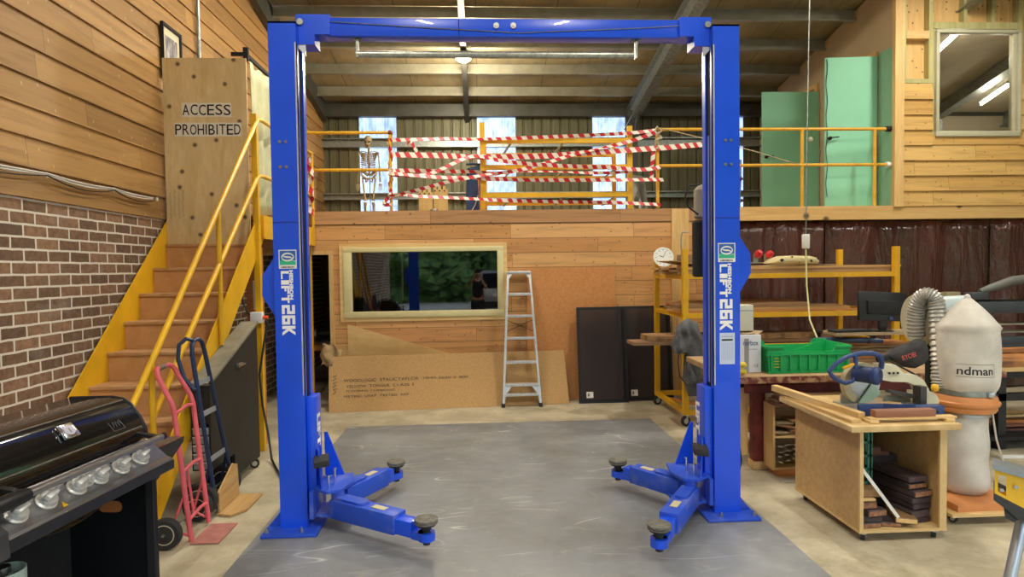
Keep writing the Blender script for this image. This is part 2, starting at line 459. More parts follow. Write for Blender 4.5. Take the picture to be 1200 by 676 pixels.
# girts on the far wall and the eaves beam
n_tr = [0]
def trim(m, mt, **k):
    n_tr[0] += 1
    return struct(m, 'trim_%d' % n_tr[0], mt, **k)
STL = MAT['steeldark']
for z0, z1 in ((4.27, 4.45), (3.23, 3.36)):
    trim(MB().prism([(-3.1, 12.57, z0), (-3.1, 12.44, z0), (-3.1, 12.44, z0+.025), (-3.1, 12.545, z0+.025), (-3.1, 12.545, z1-.02), (-3.1, 12.44, z1-.02), (-3.1, 12.44, z1), (-3.1, 12.57, z1)], (18.2, 0, 0)), MAT['galv'], smooth=0)
trim(MB().box(-3.1, 15.1, 12.36, 12.5, 4.86, 5.1), STL, smooth=0)
# roof sheets
def roofmat():
    mt, t, b = nt('roof_sheet'); b.inputs['Roughness'].default_value = .42; b.inputs['Metallic'].default_value = .25
    v = coords(t, (1, 1, 1), False)
    c = ramp(t, noise(t, v, 1.1, 6, .6), [(.3, lin('7d7259')), (.5, lin('95896b')), (.7, lin('a89c7c'))])
    sp = N(t, 'ShaderNodeSeparateXYZ'); tc = N(t, 'ShaderNodeTexCoord'); link(t, tc.outputs['Object'], sp.inputs[0])
    fx = mathn(t, 'FRACT', mathn(t, 'DIVIDE', sp.outputs[0], 1.22))
    c = mixc(t, mathn(t, 'MULTIPLY', mathn(t, 'LESS_THAN', fx, .012), .7), c, lin('33301f'))
    vw = coords(t, (3, .6, 1), False)
    c = mixc(t, ramp(t, noise(t, vw, 3, 6, .6), [(.5, (0, 0, 0)), (.75, (.4,)*3)]), c, lin('55503a'))
    link(t, c, b.inputs['Base Color']); bumpn(t, b, noise(t, vw, 2, 4), .25, .03)
    return mt
RM = roofmat()
r = MB()
for y0, y1 in ((RIDGE, 12.75), (-4.75, RIDGE)):
    r.prism([(-3.5, y0, roof(y0)), (-3.5, y1, roof(y1)), (-3.5, y1, roof(y1)+.04), (-3.5, y0, roof(y0)+.04)], (18.8, 0, 0))
struct(r, 'ceiling', RM, smooth=0)
y = 12.62
while y > -4.5:
    zz = roof(y)
    trim(MB().prism([(-3.08, y, zz-.01), (-3.08, y, zz-.19), (-3.08, y-.07, zz-.19), (-3.08, y-.07, zz-.17), (-3.08, y-.018, zz-.17), (-3.08, y-.018, zz-.01)], (18.2, 0, 0)), mat('purlin_steel', '8a8674', .5, .25, var=.12, sc=6), smooth=0)
    y -= .82
# rafters following the slope, and a column
def rafter(x, w, d, mt):
    for ya, yb in ((RIDGE, 12.5), (-4.5, RIDGE)):
        m = MB(); h = .02
        za, zb = roof(ya)-.2, roof(yb)-.2
        for dz0, dz1, ww in ((0, -h, w), (-h, -d+h, .014), (-d+h, -d, w)):
            m.prism([(x-ww/2, ya, za+dz0), (x+ww/2, ya, za+dz0), (x+ww/2, ya, za+dz1), (x-ww/2, ya, za+dz1)], (0, yb-ya, zb-za))
        trim(m, mt, smooth=0)
rafter(-.2, .09, .16, STL); rafter(3.08, .17, .34, MAT['galv']); rafter(6.9, .17, .34, MAT['galv']); rafter(11, .17, .34, MAT['galv'])
m = MB(); m.box(3.0, 3.17, 12.3, 12.32, 0, 4.9).box(3.08, 3.094, 12.1, 12.3, 0, 4.9).box(3.0, 3.17, 12.08, 12.1, 0, 4.9)
m.prism([(3.08, 12.1, 4.3), (3.08, 12.1, 4.85), (3.08, 11.5, 4.97)], (.014, 0, 0))
trim(m, STL, smooth=0)
# raking beam along the top of the left wall
m = MB()
for ya, yb in ((RIDGE, 12.5),):
    m.prism([(-3.07, ya, roof(ya)-.05), (-2.97, ya, roof(ya)-.05), (-2.97, ya, roof(ya)-.36), (-3.07, ya, roof(ya)-.36)], (0, yb-ya, roof(yb)-roof(ya)))
trim(m, STL, smooth=0)
struct(MB().box(15.1, 15.2, -4.6, 12.6, 0, 6.5), 'wall_right', FARW, smooth=0)
struct(MB().box(-3.3, 15.2, -4.7, -4.6, 4.3, 6.2), 'wall_entrance', FARW, smooth=0)

# ------------------------------------------------------------------ boarded front of the mezzanine
YW = 8.4
BB = boards('back_boards', ('c48f55', 'd19d62', 'bd8751', 'd9ac72', 'cd935f'), 0, 2, .2, 0.02, 1.7, .62, knots=4.2, seam=.007)
w = MB()
ZT = 2.43
def bx(x0, x1, z0, z1): w.box(x0, x1, YW, YW+.1, z0, z1)
bx(-1.99, -1.83, 0, ZT); bx(-1.83, .33, 0, 1.17); bx(-1.83, .33, 2.11, ZT); bx(.33, 3.62, 0, ZT); bx(-2.95, -1.99, 2.05, ZT)
struct(w, 'wall_front', BB, smooth=0)
struct(MB().box(2.66, 2.9, YW-.03, YW-.001, 0, ZT+.17), 'trim_200', MAT['pinez'], smooth=0)
bx2 = boards('edge_boards', ('b08457', 'bd9062', 'a97d52'), 0, 2, .2, 2.43, 2.6, .62, knots=2.6, seam=.006)
struct(MB().box(-2.95, 3.62, YW-.012, YW+.1, ZT, 2.61), 'trim_201', bx2, smooth=0)
struct(MB().box(3.62, 9.5, YW-.02, YW+.1, 2.43, 2.62), 'trim_202', wood('beam_pine', 'c79a5c', 'ddb878', 0, .6, knots=1.5), smooth=0)
struct(MB().box(-3.1, 9.5, YW+.1, 12.55, 2.5, 2.6), 'floor_upper', MAT['mdf'], smooth=0)
# door opening and frame
m = MB().box(-2.02, -1.965, YW-.02, YW+.12, 0, 2.03).box(-2.95, -1.965, YW-.02, YW+.12, 2.031, 2.08).box(-2.98, -2.93, YW-.02, YW+.12, 0, 2.03)
struct(m, 'door_1', MAT['pinez'], smooth=0)
# room behind: dim
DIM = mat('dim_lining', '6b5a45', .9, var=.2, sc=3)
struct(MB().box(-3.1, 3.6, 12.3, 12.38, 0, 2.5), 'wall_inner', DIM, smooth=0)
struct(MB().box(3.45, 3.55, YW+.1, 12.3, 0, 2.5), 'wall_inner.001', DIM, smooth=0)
# observation window
FR = mat('cream_paint', 'd9cf9c', .45, var=.04)
m = MB()
x0, x1, z0, z1 = -1.83, .33, 1.17, 2.12
m.box(x0, x1, YW-.035, YW+.06, z1-.065, z1, .006).box(x0, x1, YW-.035, YW+.06, z0, z0+.085, .006)
m.box(x0, x0+.115, YW-.035, YW+.06, z0+.08, z1-.06, .006).box(x1-.085, x1, YW-.035, YW+.06, z0+.08, z1-.06, .006)
win = struct(m, 'window_1', FR)
m = MB()
a, b_, c, d = x0-.05, x1+.05, z0-.05, z1+.05
m.box(a, b_, YW-.02, YW, d-.05, d).box(a, b_, YW-.02, YW, c, c+.05).box(a, a+.05, YW-.02, YW, c+.05, d-.05).box(b_-.05, b_, YW-.02, YW, c+.05, d-.05)
struct(m, 'trim_203', MAT['pine'], smooth=0)
def glassmat(name='window_glass', tint=(.55, .56, .52), mn=.1, boost=1.):
    mt = bpy.data.materials.new(name); mt.use_nodes = True; t = mt.node_tree; t.nodes.clear()
    o = N(t, 'ShaderNodeOutputMaterial'); tr = N(t, 'ShaderNodeBsdfTransparent'); gl = N(t, 'ShaderNodeBsdfGlossy')
    tr.inputs[0].default_value = (*tint, 1); gl.inputs['Roughness'].default_value = .012
    fr = N(t, 'ShaderNodeFresnel'); fr.inputs[0].default_value = 1.55
    m = N(t, 'ShaderNodeMixShader'); ge = N(t, 'ShaderNodeNewGeometry'); link(t, mathn(t, 'MULTIPLY', mathn(t, 'MULTIPLY_ADD', fr.outputs[0], boost, mn), mathn(t, 'SUBTRACT', 1., ge.outputs['Backfacing'])), m.inputs[0])
    link(t, tr.outputs[0], m.inputs[1]); link(t, gl.outputs[0], m.inputs[2]); link(t, m.outputs[0], o.inputs[0]); return mt
GLASS = glassmat()
struct(MB().box(-1.715, .245, YW+.0, YW+.008, 1.25, 2.056), 'window_pane', GLASS, win, smooth=0)
struct(MB().box(-1.06, -1.035, YW+.03, YW+.055, 1.4, 2.055), 'window_mullion', MAT['alu'], win, smooth=0)

# ------------------------------------------------------------------ upper office (right)
OB = boards('office_boards', ('c9a05a', 'd6b06c', 'bf9450', 'dcbb7b'), 0, 2, .213, 2.62, 1.35, .62, knots=4, seam=0)
w = MB(); z = 2.62
def lap(xa, xb, z):
    w.prism([(xa, YW+.1, z), (xa, YW-.035, z-.01), (xa, YW-.005, z+.213), (xa, YW+.1, z+.213)], (xb-xa, 0, 0))
k = 0
while z < 4.2:
    if z < 3.58-.2: lap(5.95, 9.5, z)
    else:
        lap(5.95, 6.40, z); lap(7.68, 9.5, z)
    z += .213
w.box(6.36, 7.7, YW-.02, YW+.1, 3.47, 3.6)
struct(w, 'wall_office', OB, smooth=0)
PLY = wood('ply_lining', 'c79a5a', 'dcb77a', 2, .6, knots=5.5)
struct(MB().box(5.9, 6.43, YW+.1, YW+.12, 4.3, 6.0).box(6.43, 7.67, YW+.1, YW+.12, 5.08, 6.0).box(7.67, 12, YW+.1, YW+.12, 2.6, 6.0), 'wall_office.001', PLY, smooth=0)
STUD = wood('treated_pine', '9c9763', 'b9b27c', 2, .6)
n = 204
for xa, xb, za, zb in ((5.97, 6.02, 4.33, 5.9), (6.35, 6.41, 4.33, 5.9), (6.86, 6.91, 5.18, 5.9), (7.27, 7.32, 5.18, 5.9), (7.66, 7.72, 4.3, 5.9), (8.2, 8.25, 4.3, 5.9), (6.411, 6.45, 3.605, 5.085)):
    struct(MB().box(xa, xb, YW-.0, YW+.1, za, zb), 'trim_%d' % n, STUD, smooth=0); n += 1
for xa, xb, za, zb in ((6.411, 7.659, 5.09, 5.18), (6.02, 6.35, 4.95, 5.06), (6.02, 6.35, 4.33, 4.39)):
    struct(MB().box(xa, xb, YW-.005, YW+.1, za, zb), 'trim_%d' % n, STUD if zb > 5.1 or zb < 4.5 else MAT['pine'], smooth=0); n += 1
struct(MB().box(5.83, 5.96, YW-.05, YW+.02, 2.6, 6.0), 'trim_%d' % n, MAT['pinez'], smooth=0); n += 1
# office window
m = MB(); x0, x1, z0, z1 = 6.43, 7.67, 3.58, 5.06
m.box(x0, x1, YW-.05, YW+.05, z1-.04, z1, .005).box(x0, x1, YW-.05, YW+.05, z0, z0+.075, .005)
m.box(x0, x0+.045, YW-.05, YW+.05, z0+.07, z1-.04, .005).box(x1-.1, x1-.055, YW-.03, YW+.05, z0+.07, z1-.04, .004).box(x1-.04, x1, YW-.06, YW+.05, z0+.04, z1-.04, .005)
ow = struct(m, 'window_6', mat('putty_paint', 'b9b79c', .45, var=.05))
struct(MB().box(x0+.04, x1-.09, YW-.004, YW+.004, z0+.07, z1-.04), 'window_pane', glassmat('office_glass', (.8, .8, .76), .06, 1.), ow, smooth=0)
LIN = mat('office_lining', 'b5ad98', .8, var=.04)
struct(MB().box(5.95, 12, 12.4, 12.44, 2.6, 5.0), 'wall_office.002', LIN, smooth=0)
struct(MB().box(12, 12.05, YW+.12, 12.44, 2.6, 5.9), 'wall_office.004', LIN, smooth=0)
struct(MB().prism([(5.95, 8.55, roof(8.55)-.24), (5.95, 12.4, roof(12.4)-.24), (5.95, 12.4, roof(12.4)-.21), (5.95, 8.55, roof(8.55)-.21)], (6.05, 0, 0)), 'ceiling_office', LIN, smooth=0)
trim(MB().bar((9.1, 9.0, roof(9.0)-.36), (9.35, 12.3, roof(12.3)-.4), .2, .2), MAT['galv'], smooth=0)
trim(MB().box(9.25, 9.45, 12.1, 12.3, 2.6, 4.85), MAT['galv'], smooth=0)
struct(MB().box(5.95, 12, YW+.12, 12.4, 2.6, 2.62), 'floor_office', LIN, smooth=0)
# side wall of the office with its doors
PB = mat('plasterboard', 'b5a283', .8, var=.04, sc=2)
w = MB(); w.prism([(5.85, YW, 2.6), (5.85, 12.55, 2.6), (5.85, 12.55, 5.1), (5.85, YW, roof(YW)-.03)], (.09, 0, 0))
struct(w, 'wall_office.003', PB, smooth=0)
MINT = mat('mint_board', '8ed2b0', .6, var=.03, sc=2)
struct(MB().box(5.835, 5.849, YW, 8.72, 2.6, 4.85), 'trim_230', mat('pale_green_board', '7fa88e', .7, var=.04), smooth=0)
for k, (yh, wd, ang) in enumerate(((8.74, .74, 96), (10.28, .98, 91))):
    m = MB(); d = V((-cos(radians(ang-90)), sin(radians(ang-90)), 0)); h = V((5.83, yh, 2.63))
    q = d.cross(V((0, 0, 1)))*.036
    ht = 2.19 if k == 0 else 2.12
    m.prism([h, h+d*wd, h+d*wd+V((0, 0, ht)), h+V((0, 0, ht))], q)
    dr = struct(m, 'door_%d' % (k+2), MINT, smooth=0)
    # frame on the wall
    struct(MB().box(5.80, 5.849, yh+.02, yh+.09, 2.6, 4.829).box(5.80, 5.849, yh+.95, yh+1.02, 2.6, 4.829).box(5.80, 5.849, yh+.02, yh+1.02, 4.83, 4.9), 'trim_%d' % (231+k), MAT['pinez'], smooth=0)
    # handle
    f = -1 if q.y > 0 else 1
    p = h+d*(wd-.06)+V((0, -.012, 1.02))
    m = MB().cyl(p+V((0, .012, 0)), p+V((0, -.02, 0)), .026).tube([p+V((0, -.01, 0)), p+V((0, -.05, 0)), p+V((.11, -.05, .01))], .009)
    struct(m, 'handle', MAT['blackm'], dr)
    for zz in (.25, 1.1, 1.9):
        struct(MB().cyl(h+V((.01, -.008, zz-.05)), h+V((.01, -.008, zz+.05)), .009, seg=8), 'hinge', MAT['steel'], dr)
    if k == 0:  # cable stapled down the free edge of the bright door
        e = h+d*(wd-.015)+V((0, -.012, 0))
        struct(MB().tube([e+V((.012*sin(j*1.3), 0, ht-.02-j*.1)) for j in range(21)], .005, 6), 'cable', MAT['cordk'], dr)
# ------------------------------------------------------------------ two post lift
lift = thing('two_post_lift', 'tall royal blue two-post vehicle lift joined by an overhead beam, standing on the grey sheet', 'vehicle lift', (.2, 4.4, .004))
BL, BD, WI = MAT['blue'], MAT['bluedust'], MAT['whiteink']
LOGOG = mat('logo_green', '35b58c', .5, var=0); LOGOB = mat('logo_blue', '2f63b0', .5, var=0)
def post(s, xo, xi):
    """s=+1: opening faces +x (left post), -1: mirrored. xo outer face, xi inner face"""
    Y0, Y1, H = 4.29, 4.505, 3.5
    t = .012*s
    col = MB()
    pr = [(xo, Y0), (xi, Y0), (xi, Y0+.055), (xi-t, Y0+.055), (xi-t, Y0+.012), (xo+t, Y0+.012), (xo+t, Y1-.012), (xi-t, Y1-.012), (xi-t, Y1-.06), (xi, Y1-.06), (xi, Y1), (xo, Y1)]
    col.prism([(x, y, .02) for x, y in pr], (0, 0, H-.02))
    col.box(xo, xi, Y0, Y1, H-.012, H)
    c = col.build('column', BL, lift)
    # lapped lower skin seam and rolled lip edges
    MB().box(min(xi, xi-.01*s), max(xi, xi-.01*s), Y0-.0015, Y0+.03, .95, 3.36).build('lip_edge', mat('pale_edge', 'b9bfd6', .35, .3, var=.1), c, smooth=0)
    MB().box(xo-.0012, xi+.0012, Y0-.0012, Y0+.02, 2.14, 2.146).build('skin_seam', mat('dark_blue', '0f2a8c', .5, var=0), c, smooth=0)
    xm = (xo+xi)/2+.03*s
    MB().box(xm-.05, xm+.05, Y0+.07, Y0+.17, .03, 3.4).build('inner_track', MAT['blackm'], c, smooth=0)
    m = MB().cyl((xi-.03*s, Y0+.1, .9), (xi-.03*s, Y0+.1, 3.35), .011, seg=8)
    m.build('lifting_rod', MAT['chrome'], c)
    MB().box(xi-.02*s-.006, xi-.02*s+.006, Y0+.12, Y0+.15, .95, 2.75).build('guide_strip', mat('light_blue_strip', '7d98e8', .4, var=.05), c, smooth=0)
    MB().tube([(xi-.025*s, Y0+.07, .95), (xi-.025*s, Y0+.07, 3.3)], .006, 6).build('steel_cable', MAT['galv'], c)
    # base plate and gussets
    m = MB(); xa, xb = sorted((xo-.1*s, xi+.09*s))
    m.box(xa, xb, 4.17, 4.68, .0045, .026, .004)
    for yy in (4.33, 4.52):
        m.prism([(xo, yy, .026), (xo-.09*s, yy, .026), (xo, yy, .14)], (0, .012, 0))
    bp = m.build('base_plate', BD, lift)
    m = MB()
    for bx_, by in ((xo-.07*s, 4.22), (xo-.07*s, 4.62), (xi-.02*s, 4.215), (xi+.06*s, 4.64)):
        MB().cyl((bx_, by, .026), (bx_, by, .045), .016, seg=6).cyl((bx_, by, .045), (bx_, by, .06), .008, seg=8).build('anchor_bolt', MAT['steel'], bp)
    # folded cover on the outer side
    zc = 1.69 if s > 0 else 1.8
    m = MB().prism([(xo, 4.31, zc+.22), (xo-.085*s, 4.31, zc+.09), (xo-.09*s, 4.31, zc-.05), (xo, 4.31, zc-.2)], (0, .16, 0))
    m.build('pulley_cover', BL, lift)
    # rim bolts on the front
    for zz in (2.69, 2.52):
        for dx in (-.02, .02):
            xx = (xo+xi)/2+dx-.01*s
            MB().cyl((xx, Y0, zz), (xx, Y0-.008, zz), .011, seg=10).cyl((xx, Y0-.006, zz), (xx, Y0-.011, zz), .006, seg=6).build('bolt', MAT['steel'], c)
    # carriage
    xc0, xc1 = sorted((xi+.002*s, xi+.06*s))
    m = MB().box(xc0, xc1, Y0+.03, Y1-.02, .1, .93, .006)
    m.box(*sorted((xi-.06*s, xi+.002*s)), Y0+.06, Y1-.08, .1, .9)
    ca = m.build('carriage', BL, lift)
    m = MB(); fx = xi+.06*s
    m.prism([(fx, Y0+.0, .1), (fx+.19*s, Y0-.06, .1), (fx+.23*s, Y0+.08, .1), (fx+.23*s, Y0+.26, .1), (fx+.13*s, Y1+.05, .1), (fx, Y1, .1)], (0, 0, .018))
    m.prism([(fx-.02*s, Y0+.0, .285), (fx+.1*s, Y0-.09, .285), (fx+.19*s, Y0-.05, .285), (fx+.23*s, Y0+.1, .285), (fx+.2*s, Y0+.3, .285), (fx+.1*s, Y1+.06, .285), (fx, Y1, .285)], (0, 0, .018))
    m.box(*sorted((fx-.03*s, fx-.005*s)), Y0-.05, Y0+.3, .1, .29)
    m.build('arm_bracket', BD, lift)
    m = MB().prism([(fx, Y0+.27, .3), (fx+.14*s, Y0+.27, .3), (fx+.02*s, Y0+.27, .62), (fx, Y0+.27, .62)], (0, .014, 0))
    m.build('gusset', BL, ca); m = MB()
    m.prism([(fx, Y0+.06, .3), (fx+.05*s, Y0-.04, .3), (fx+.02*s, Y0, .56), (fx, Y0+.06, .56)], (.01*s, 0, 0))
    m.build('gusset', BL, ca)
    MB().obox((fx+.055*s, Y0-.035, .5), (.1, .17, .045), rz(14*s)@ry(-6*s), .006).build('rubber_bumper', MAT['rubber'], ca)
    for (dx, dy, h) in ((.09, .0, .075), (.11, .1, .095)):
        MB().cyl((fx+dx*s, Y0+dy, .303), (fx+dx*s, Y0+dy, .303+h), .008, seg=8).cyl((fx+dx*s, Y0+dy, .303+h), (fx+dx*s, Y0+dy, .313+h), .014, seg=6).build('lock_pin', MAT['chrome'], ca)
    return xo, xi, fx
def arm(p0, p1, short):
    """p0 pivot, p1 pad centre on plan"""
    p0, p1 = V((*p0, 0)), V((*p1, 0)); d = (p1-p0).normalized(); L = (p1-p0).length; q = d.cross(V((0, 0, 1)))
    e = p0+d*(L*.72)
    m = MB(); zc = .165
    m.bar(p0+V((0, 0, zc))-d*.02, e+V((0, 0, zc)), .125, .13, bev=.006)
    m.cyl(p0+V((0, 0, .12)), p0+V((0, 0, .285)), .045, seg=16)
    a = m.build('lift_arm', BD if short else BD, lift)
    # doubler plate with a rounded end
    n = [p0+d*.02-q*.045, p0+d*.3*L-q*.045]+[p0+d*(.3*L+.045*sin(radians(k)))-q*.045*cos(radians(k)) for k in (30, 60, 90, 120, 150)]+[p0+d*.3*L+q*.045, p0+d*.02+q*.045]
    MB().prism([v+V((0, 0, .231)) for v in n], (0, 0, .016)).build('doubler_plate', BD, a)
    c = p0+d*(L*.5)
    MB().bar(c+V((0, 0, .2325))-d*.055, c+V((0, 0, .2325))+d*.055, .05, .003).build('warning_sticker', mat('sticker', 'd9d2ae', .5, c2='c7bd92', sc=40), a, smooth=0)
    m = MB(); m.bar(e-d*.12+V((0, 0, .155)), p1-d*.09+V((0, 0, .155)), .095, .1, bev=.004)
    m.bar(p1-d*.09+V((0, 0, .125)), p1+V((0, 0, .125)), .09, .05)
    m.cyl(p1+V((0, 0, .1)), p1+V((0, 0, .15)), .055, seg=20)
    MBx = m.build('arm_extension', BL, a)
    m = MB().lathe([(.02, .07), (.024, .07), (.024, .165), (.03, .166), (.03, .19), (.062, .195), (.062, .207)], p1, seg=20)
    m.build('pad_screw', MAT['rubber'], a)
    m = MB().lathe([(.068, .207), (.074, .21), (.074, .216), (.066, .219), (.066, .222), (.074, .226), (.072, .236), (.05, .238), (0, .237)], p1, seg=28)
    m.build('lifting_pad', mat('worn_rubber_pad', '6d6a62', .8, var=.3, sc=30, bump=.3), a)
    return a
xo, xi, fx = post(1, -1.405, -1.22)
arm((fx+.15, 4.29), (-.36, 3.86), False); arm((fx+.14, 4.5), (-.71, 5.06), True)
xo2, xi2, fx2 = post(-1, 1.855, 1.665)
arm((fx2-.13, 4.27), (1.07, 3.65), False); arm((fx2-.14, 4.45), (1.105, 4.92), True)
# overhead beam
m = MB().box(-1.05, 1.45, 4.37, 4.49, 3.435, 3.56, .004)
bm_ = m.build('overhead_beam', BL, lift)
for s, x in ((1, -1.235), (-1, 1.68)):
    m = MB().prism([(x, 4.355, 3.575), (x+.23*s, 4.355, 3.575), (x+.23*s, 4.355, 3.44), (x+.125*s, 4.355, 3.44), (x+.125*s, 4.355, 3.37), (x, 4.355, 3.37)], (0, .15, 0))
    m.build('beam_bracket', BL, bm_, smooth=0)
    MB().cyl((x+.03*s, 4.355, 3.52), (x+.03*s, 4.34, 3.52), .022, seg=14).build('sheave_bolt', MAT['galv'], bm_)
    MB().prism([(x, 4.36, 3.37), (x+.062*s, 4.36, 3.37), (x+.062*s, 4.36, 3.29), (x, 4.36, 3.36)], (0, .01, 0)).build('corner_plate', MAT['alu'], bm_, smooth=0)
    MB().cyl((x-.16*s, 4.45, 3.5), (x-.16*s, 4.45, 3.53), .018, seg=12).build('cap_bolt', MAT['galv'], bm_)
for x in (.145, .265):
    MB().cyl((x, 4.37, 3.51), (x, 4.358, 3.51), .02, seg=14).cyl((x, 4.36, 3.51), (x, 4.35, 3.51), .01, seg=6).build('splice_bolt', MAT['white'], bm_)
MB().box(-.12, -.115, 4.368, 4.372, 3.44, 3.555).build('splice_seam', MAT['blackm'], bm_, smooth=0)
MB().tube([(-1.33, 4.36, 3.525), (-1.2, 4.362, 3.54), (-.5, 4.364, 3.5), (.3, 4.365, 3.46), (1.2, 4.364, 3.5), (1.6, 4.36, 3.525)], .003, 5).build('control_wire', MAT['galv'], bm_)
for s, x in ((1, -1.3), (-1, 1.75)):
    MB().tube([(x, 4.42, 3.5), (x+.04*s, 4.42, 3.54), (x+.12*s, 4.42, 3.585), (x+.25*s, 4.42, 3.58), (x+.32*s, 4.42, 3.56)], .008, 8).build('hydraulic_hose', MAT['cordk'], bm_)
# padded limit bar hanging under the beam
br_ = MB().cyl((-.84, 4.42, 3.325), (1.13, 4.42, 3.325), .024, seg=14).build('limit_bar', mat('foil_bar', 'aeb0a6', .35, .7, var=.25, sc=40), bm_)
for x in (-.83, 1.15):
    MB().box(x-.008, x+.008, 4.40, 4.44, 3.3, 3.445).box(x-.03, x+.03, 4.40, 4.44, 3.425, 3.44).build('bar_hanger', MAT['galv'], bm_, smooth=0)
# decals
GLY = {'L': ['X...', 'X...', 'X...', 'X...', 'XXXX'], 'I': ['X', 'X', 'X', 'X', 'X'], 'F': ['XXXX', 'X...', 'XXX.', 'X...', 'X...'],
 'T': ['XXXX', '.XX.', '.XX.', '.XX.', '.XX.'], '2': ['XXXX', '...X', 'XXXX', 'X...', 'XXXX'], '6': ['XXXX', 'X...', 'XXXX', 'X..X', 'XXXX'], 'K': None}
def block(s_, o, L_, h_):
    # squared-off stencil letters, reading downwards, letter tops facing right
    o = V(o); n = len(s_); wd = [.55 if c == 'I' else 1. for c in s_]; u0 = 0; gap = .14
    tot = sum(wd)+gap*(n-1)
    for c, w_ in zip(s_, wd):
        lw = L_*w_/tot; m = MB()
        P = lambda u, v: o+V((v*h_, 0, -(u0+u*lw)))
        def q(u_0, u_1, v0, v1): m.prism([P(u_0, v0), P(u_1, v0), P(u_1, v1), P(u_0, v1)], (0, .0008, 0))
        if c == 'K':
            m.prism([P(0, 0), P(.34, 0), P(.34, .33), P(.72, 0), P(1.05, 0), P(.55, .5), P(1.02, 1), P(.7, 1), P(.34, .65), P(.34, 1), P(0, 1)], (0, .0008, 0))
        else:
            g = GLY[c]; nc = len(g[0])
            sv = [0, .22, .39, .61, .78, 1] if c in '26' else [0, .25, .38, .6, .8, 1]
            if c == 'T': su = [0, .33, .5, .67, 1]
            elif nc == 4: su = [0, .32, .5, .68, 1]
            else: su = [0, 1]
            for i, row in enumerate(g):
                a = None
                for j in range(nc+1):
                    on = j < nc and row[j] == 'X'
                    if on and a is None: a = j
                    if not on and a is not None:
                        q(su[a], su[j], 1-sv[i+1], 1-sv[i]+.0005); a = None
        m.build('lettering', WI, lift, smooth=0)
        u0 += lw+L_*gap/tot
def decals(x0, x1, zl, zt0, zt1):
    Yf = 4.2885
    w_ = x1-x0
    d = MB().box(x0, x1, Yf-.001, Yf, zl-w_*1.08, zl, 0).build('maker_decal', MAT['white'], lift, smooth=0)
    b = w_*.05; za, zb = zl-b, zl-w_*.86
    MB().box(x0+b, x1-b, Yf-.0016, Yf-.001, zb+(za-zb)*.3, za).build('decal_field', LOGOB, d, smooth=0)
    MB().prism([(x0+b, Yf-.0017, zb)]+[(x0+b+(w_-2*b)*k/8, Yf-.0017, zb+(za-zb)*(.3+.05*sin(k*1.5))) for k in range(9)]+[(x1-b, Yf-.0017, zb)], (0, .0005, 0)).build('decal_hill', LOGOG, d, smooth=0)
    cx, cz = (x0+x1)/2, (za+zb)/2+w_*.04
    m = MB()
    for a0, sg in ((15, 1), (195, 1)):
        P = [(cx+cos(radians(a0+k*20))*w_*.36, cz+sin(radians(a0+k*20))*w_*.25+.0, ) for k in range(10)]
        P2 = [(cx+cos(radians(a0+k*20))*w_*(.36-.05-.05*sin(k/9*pi)), cz+sin(radians(a0+k*20))*w_*(.25-.045-.045*sin(k/9*pi))) for k in range(10)]
        for i in range(9):
            m.prism([(P[i][0], Yf-.0024, P[i][1]), (P[i+1][0], Yf-.0024, P[i+1][1]), (P2[i+1][0], Yf-.0024, P2[i+1][1]), (P2[i][0], Yf-.0024, P2[i][1])], (0, .0006, 0))
    # the swung S through the middle
    S = [(cx+w_*.33*(2*t_-1), cz+w_*(.1*cos(pi*t_)-.05*sin(2*pi*t_))) for t_ in [k/16 for k in range(17)]]
    for i in range(16):
        (xa, z_a), (xb, z_b) = S[i], S[i+1]; th = w_*(.02+.025*sin(i/15*pi))
        m.prism([(xa, Yf-.0024, z_a-th), (xb, Yf-.0024, z_b-th), (xb, Yf-.0024, z_b+th), (xa, Yf-.0024, z_a+th)], (0, .0006, 0))
    m.build('decal_emblem', MAT['white'], d, smooth=0)
    text('HESHBON', (x0+w_*.14, Yf-.001, zl-w_*1.04), (w_*.72, 0, 0), (0, 0, w_*.1), MAT['blackink'], d, 'decal_name', .03)
    # vertical lettering, reading downwards (letter tops face right)
    H = zt0-zt1
    block('LIFT', (x0+.012, Yf-.001, zt0), H*.5, w_*.45)
    text('HESHBON', (x0+w_*.56, Yf, zt0+.005), (0, 0, -H*.46), (w_*.22, 0, 0), WI, lift, 'lettering', .055, track=1.05)
    block('26K', (x0+.012, Yf-.001, zt0-H*.53), H*.47, w_*.74)
decals(-1.37, -1.25, 1.955, 1.81, 1.37)
decals(1.695, 1.82, 1.965, 1.815, 1.345)
pl = MB().box(1.705, 1.815, 4.2875, 4.2885, 1.1, 1.325).build('rating_plate', mat('pale_plate', 'c9d6ee', .4, var=0), lift, smooth=0)
text('2-POST LIFT', (1.72, 4.2875, 1.293), (.08, 0, 0), (0, 0, .008), MAT['blackink'], pl, 'plate_lettering')
MB().box(1.72, 1.80, 4.287, 4.2876, 1.268, 1.28).build('plate_bar', MAT['blackink'], pl, smooth=0)
m = MB()
for k in range(9): m.box(1.72+k*.01, 1.7225+k*.01, 4.287, 4.2876, 1.13, 1.255)
m.build('plate_table', mat('plate_grey', '8fa0c4', .5, var=0), pl, smooth=0)
text('LIFT', (-1.1585, 4.36, .8), (0, 0, -.24), (0, .085, 0), WI, lift, 'carriage_lettering', .06)
text('LIFT', (1.6035, 4.5, .8), (0, 0, -.24), (0, -.085, 0), WI, lift, 'carriage_lettering', .06)
# hydraulic hose down the outside of the right post
MB().tube([(1.875, 4.5, 2.6), (1.9, 4.5, 2.2), (1.93, 4.5, 2.05), (1.9, 4.52, 1.95)], .008, 8).build('hydraulic_hose', MAT['cordk'], lift)
MB().tube([(1.87, 4.5, .72), (1.9, 4.47, .6), (1.93, 4.46, .35), (1.9, 4.48, .16), (1.88, 4.5, .1)], .013, 8).build('hydraulic_hose', MAT['cordk'], lift)
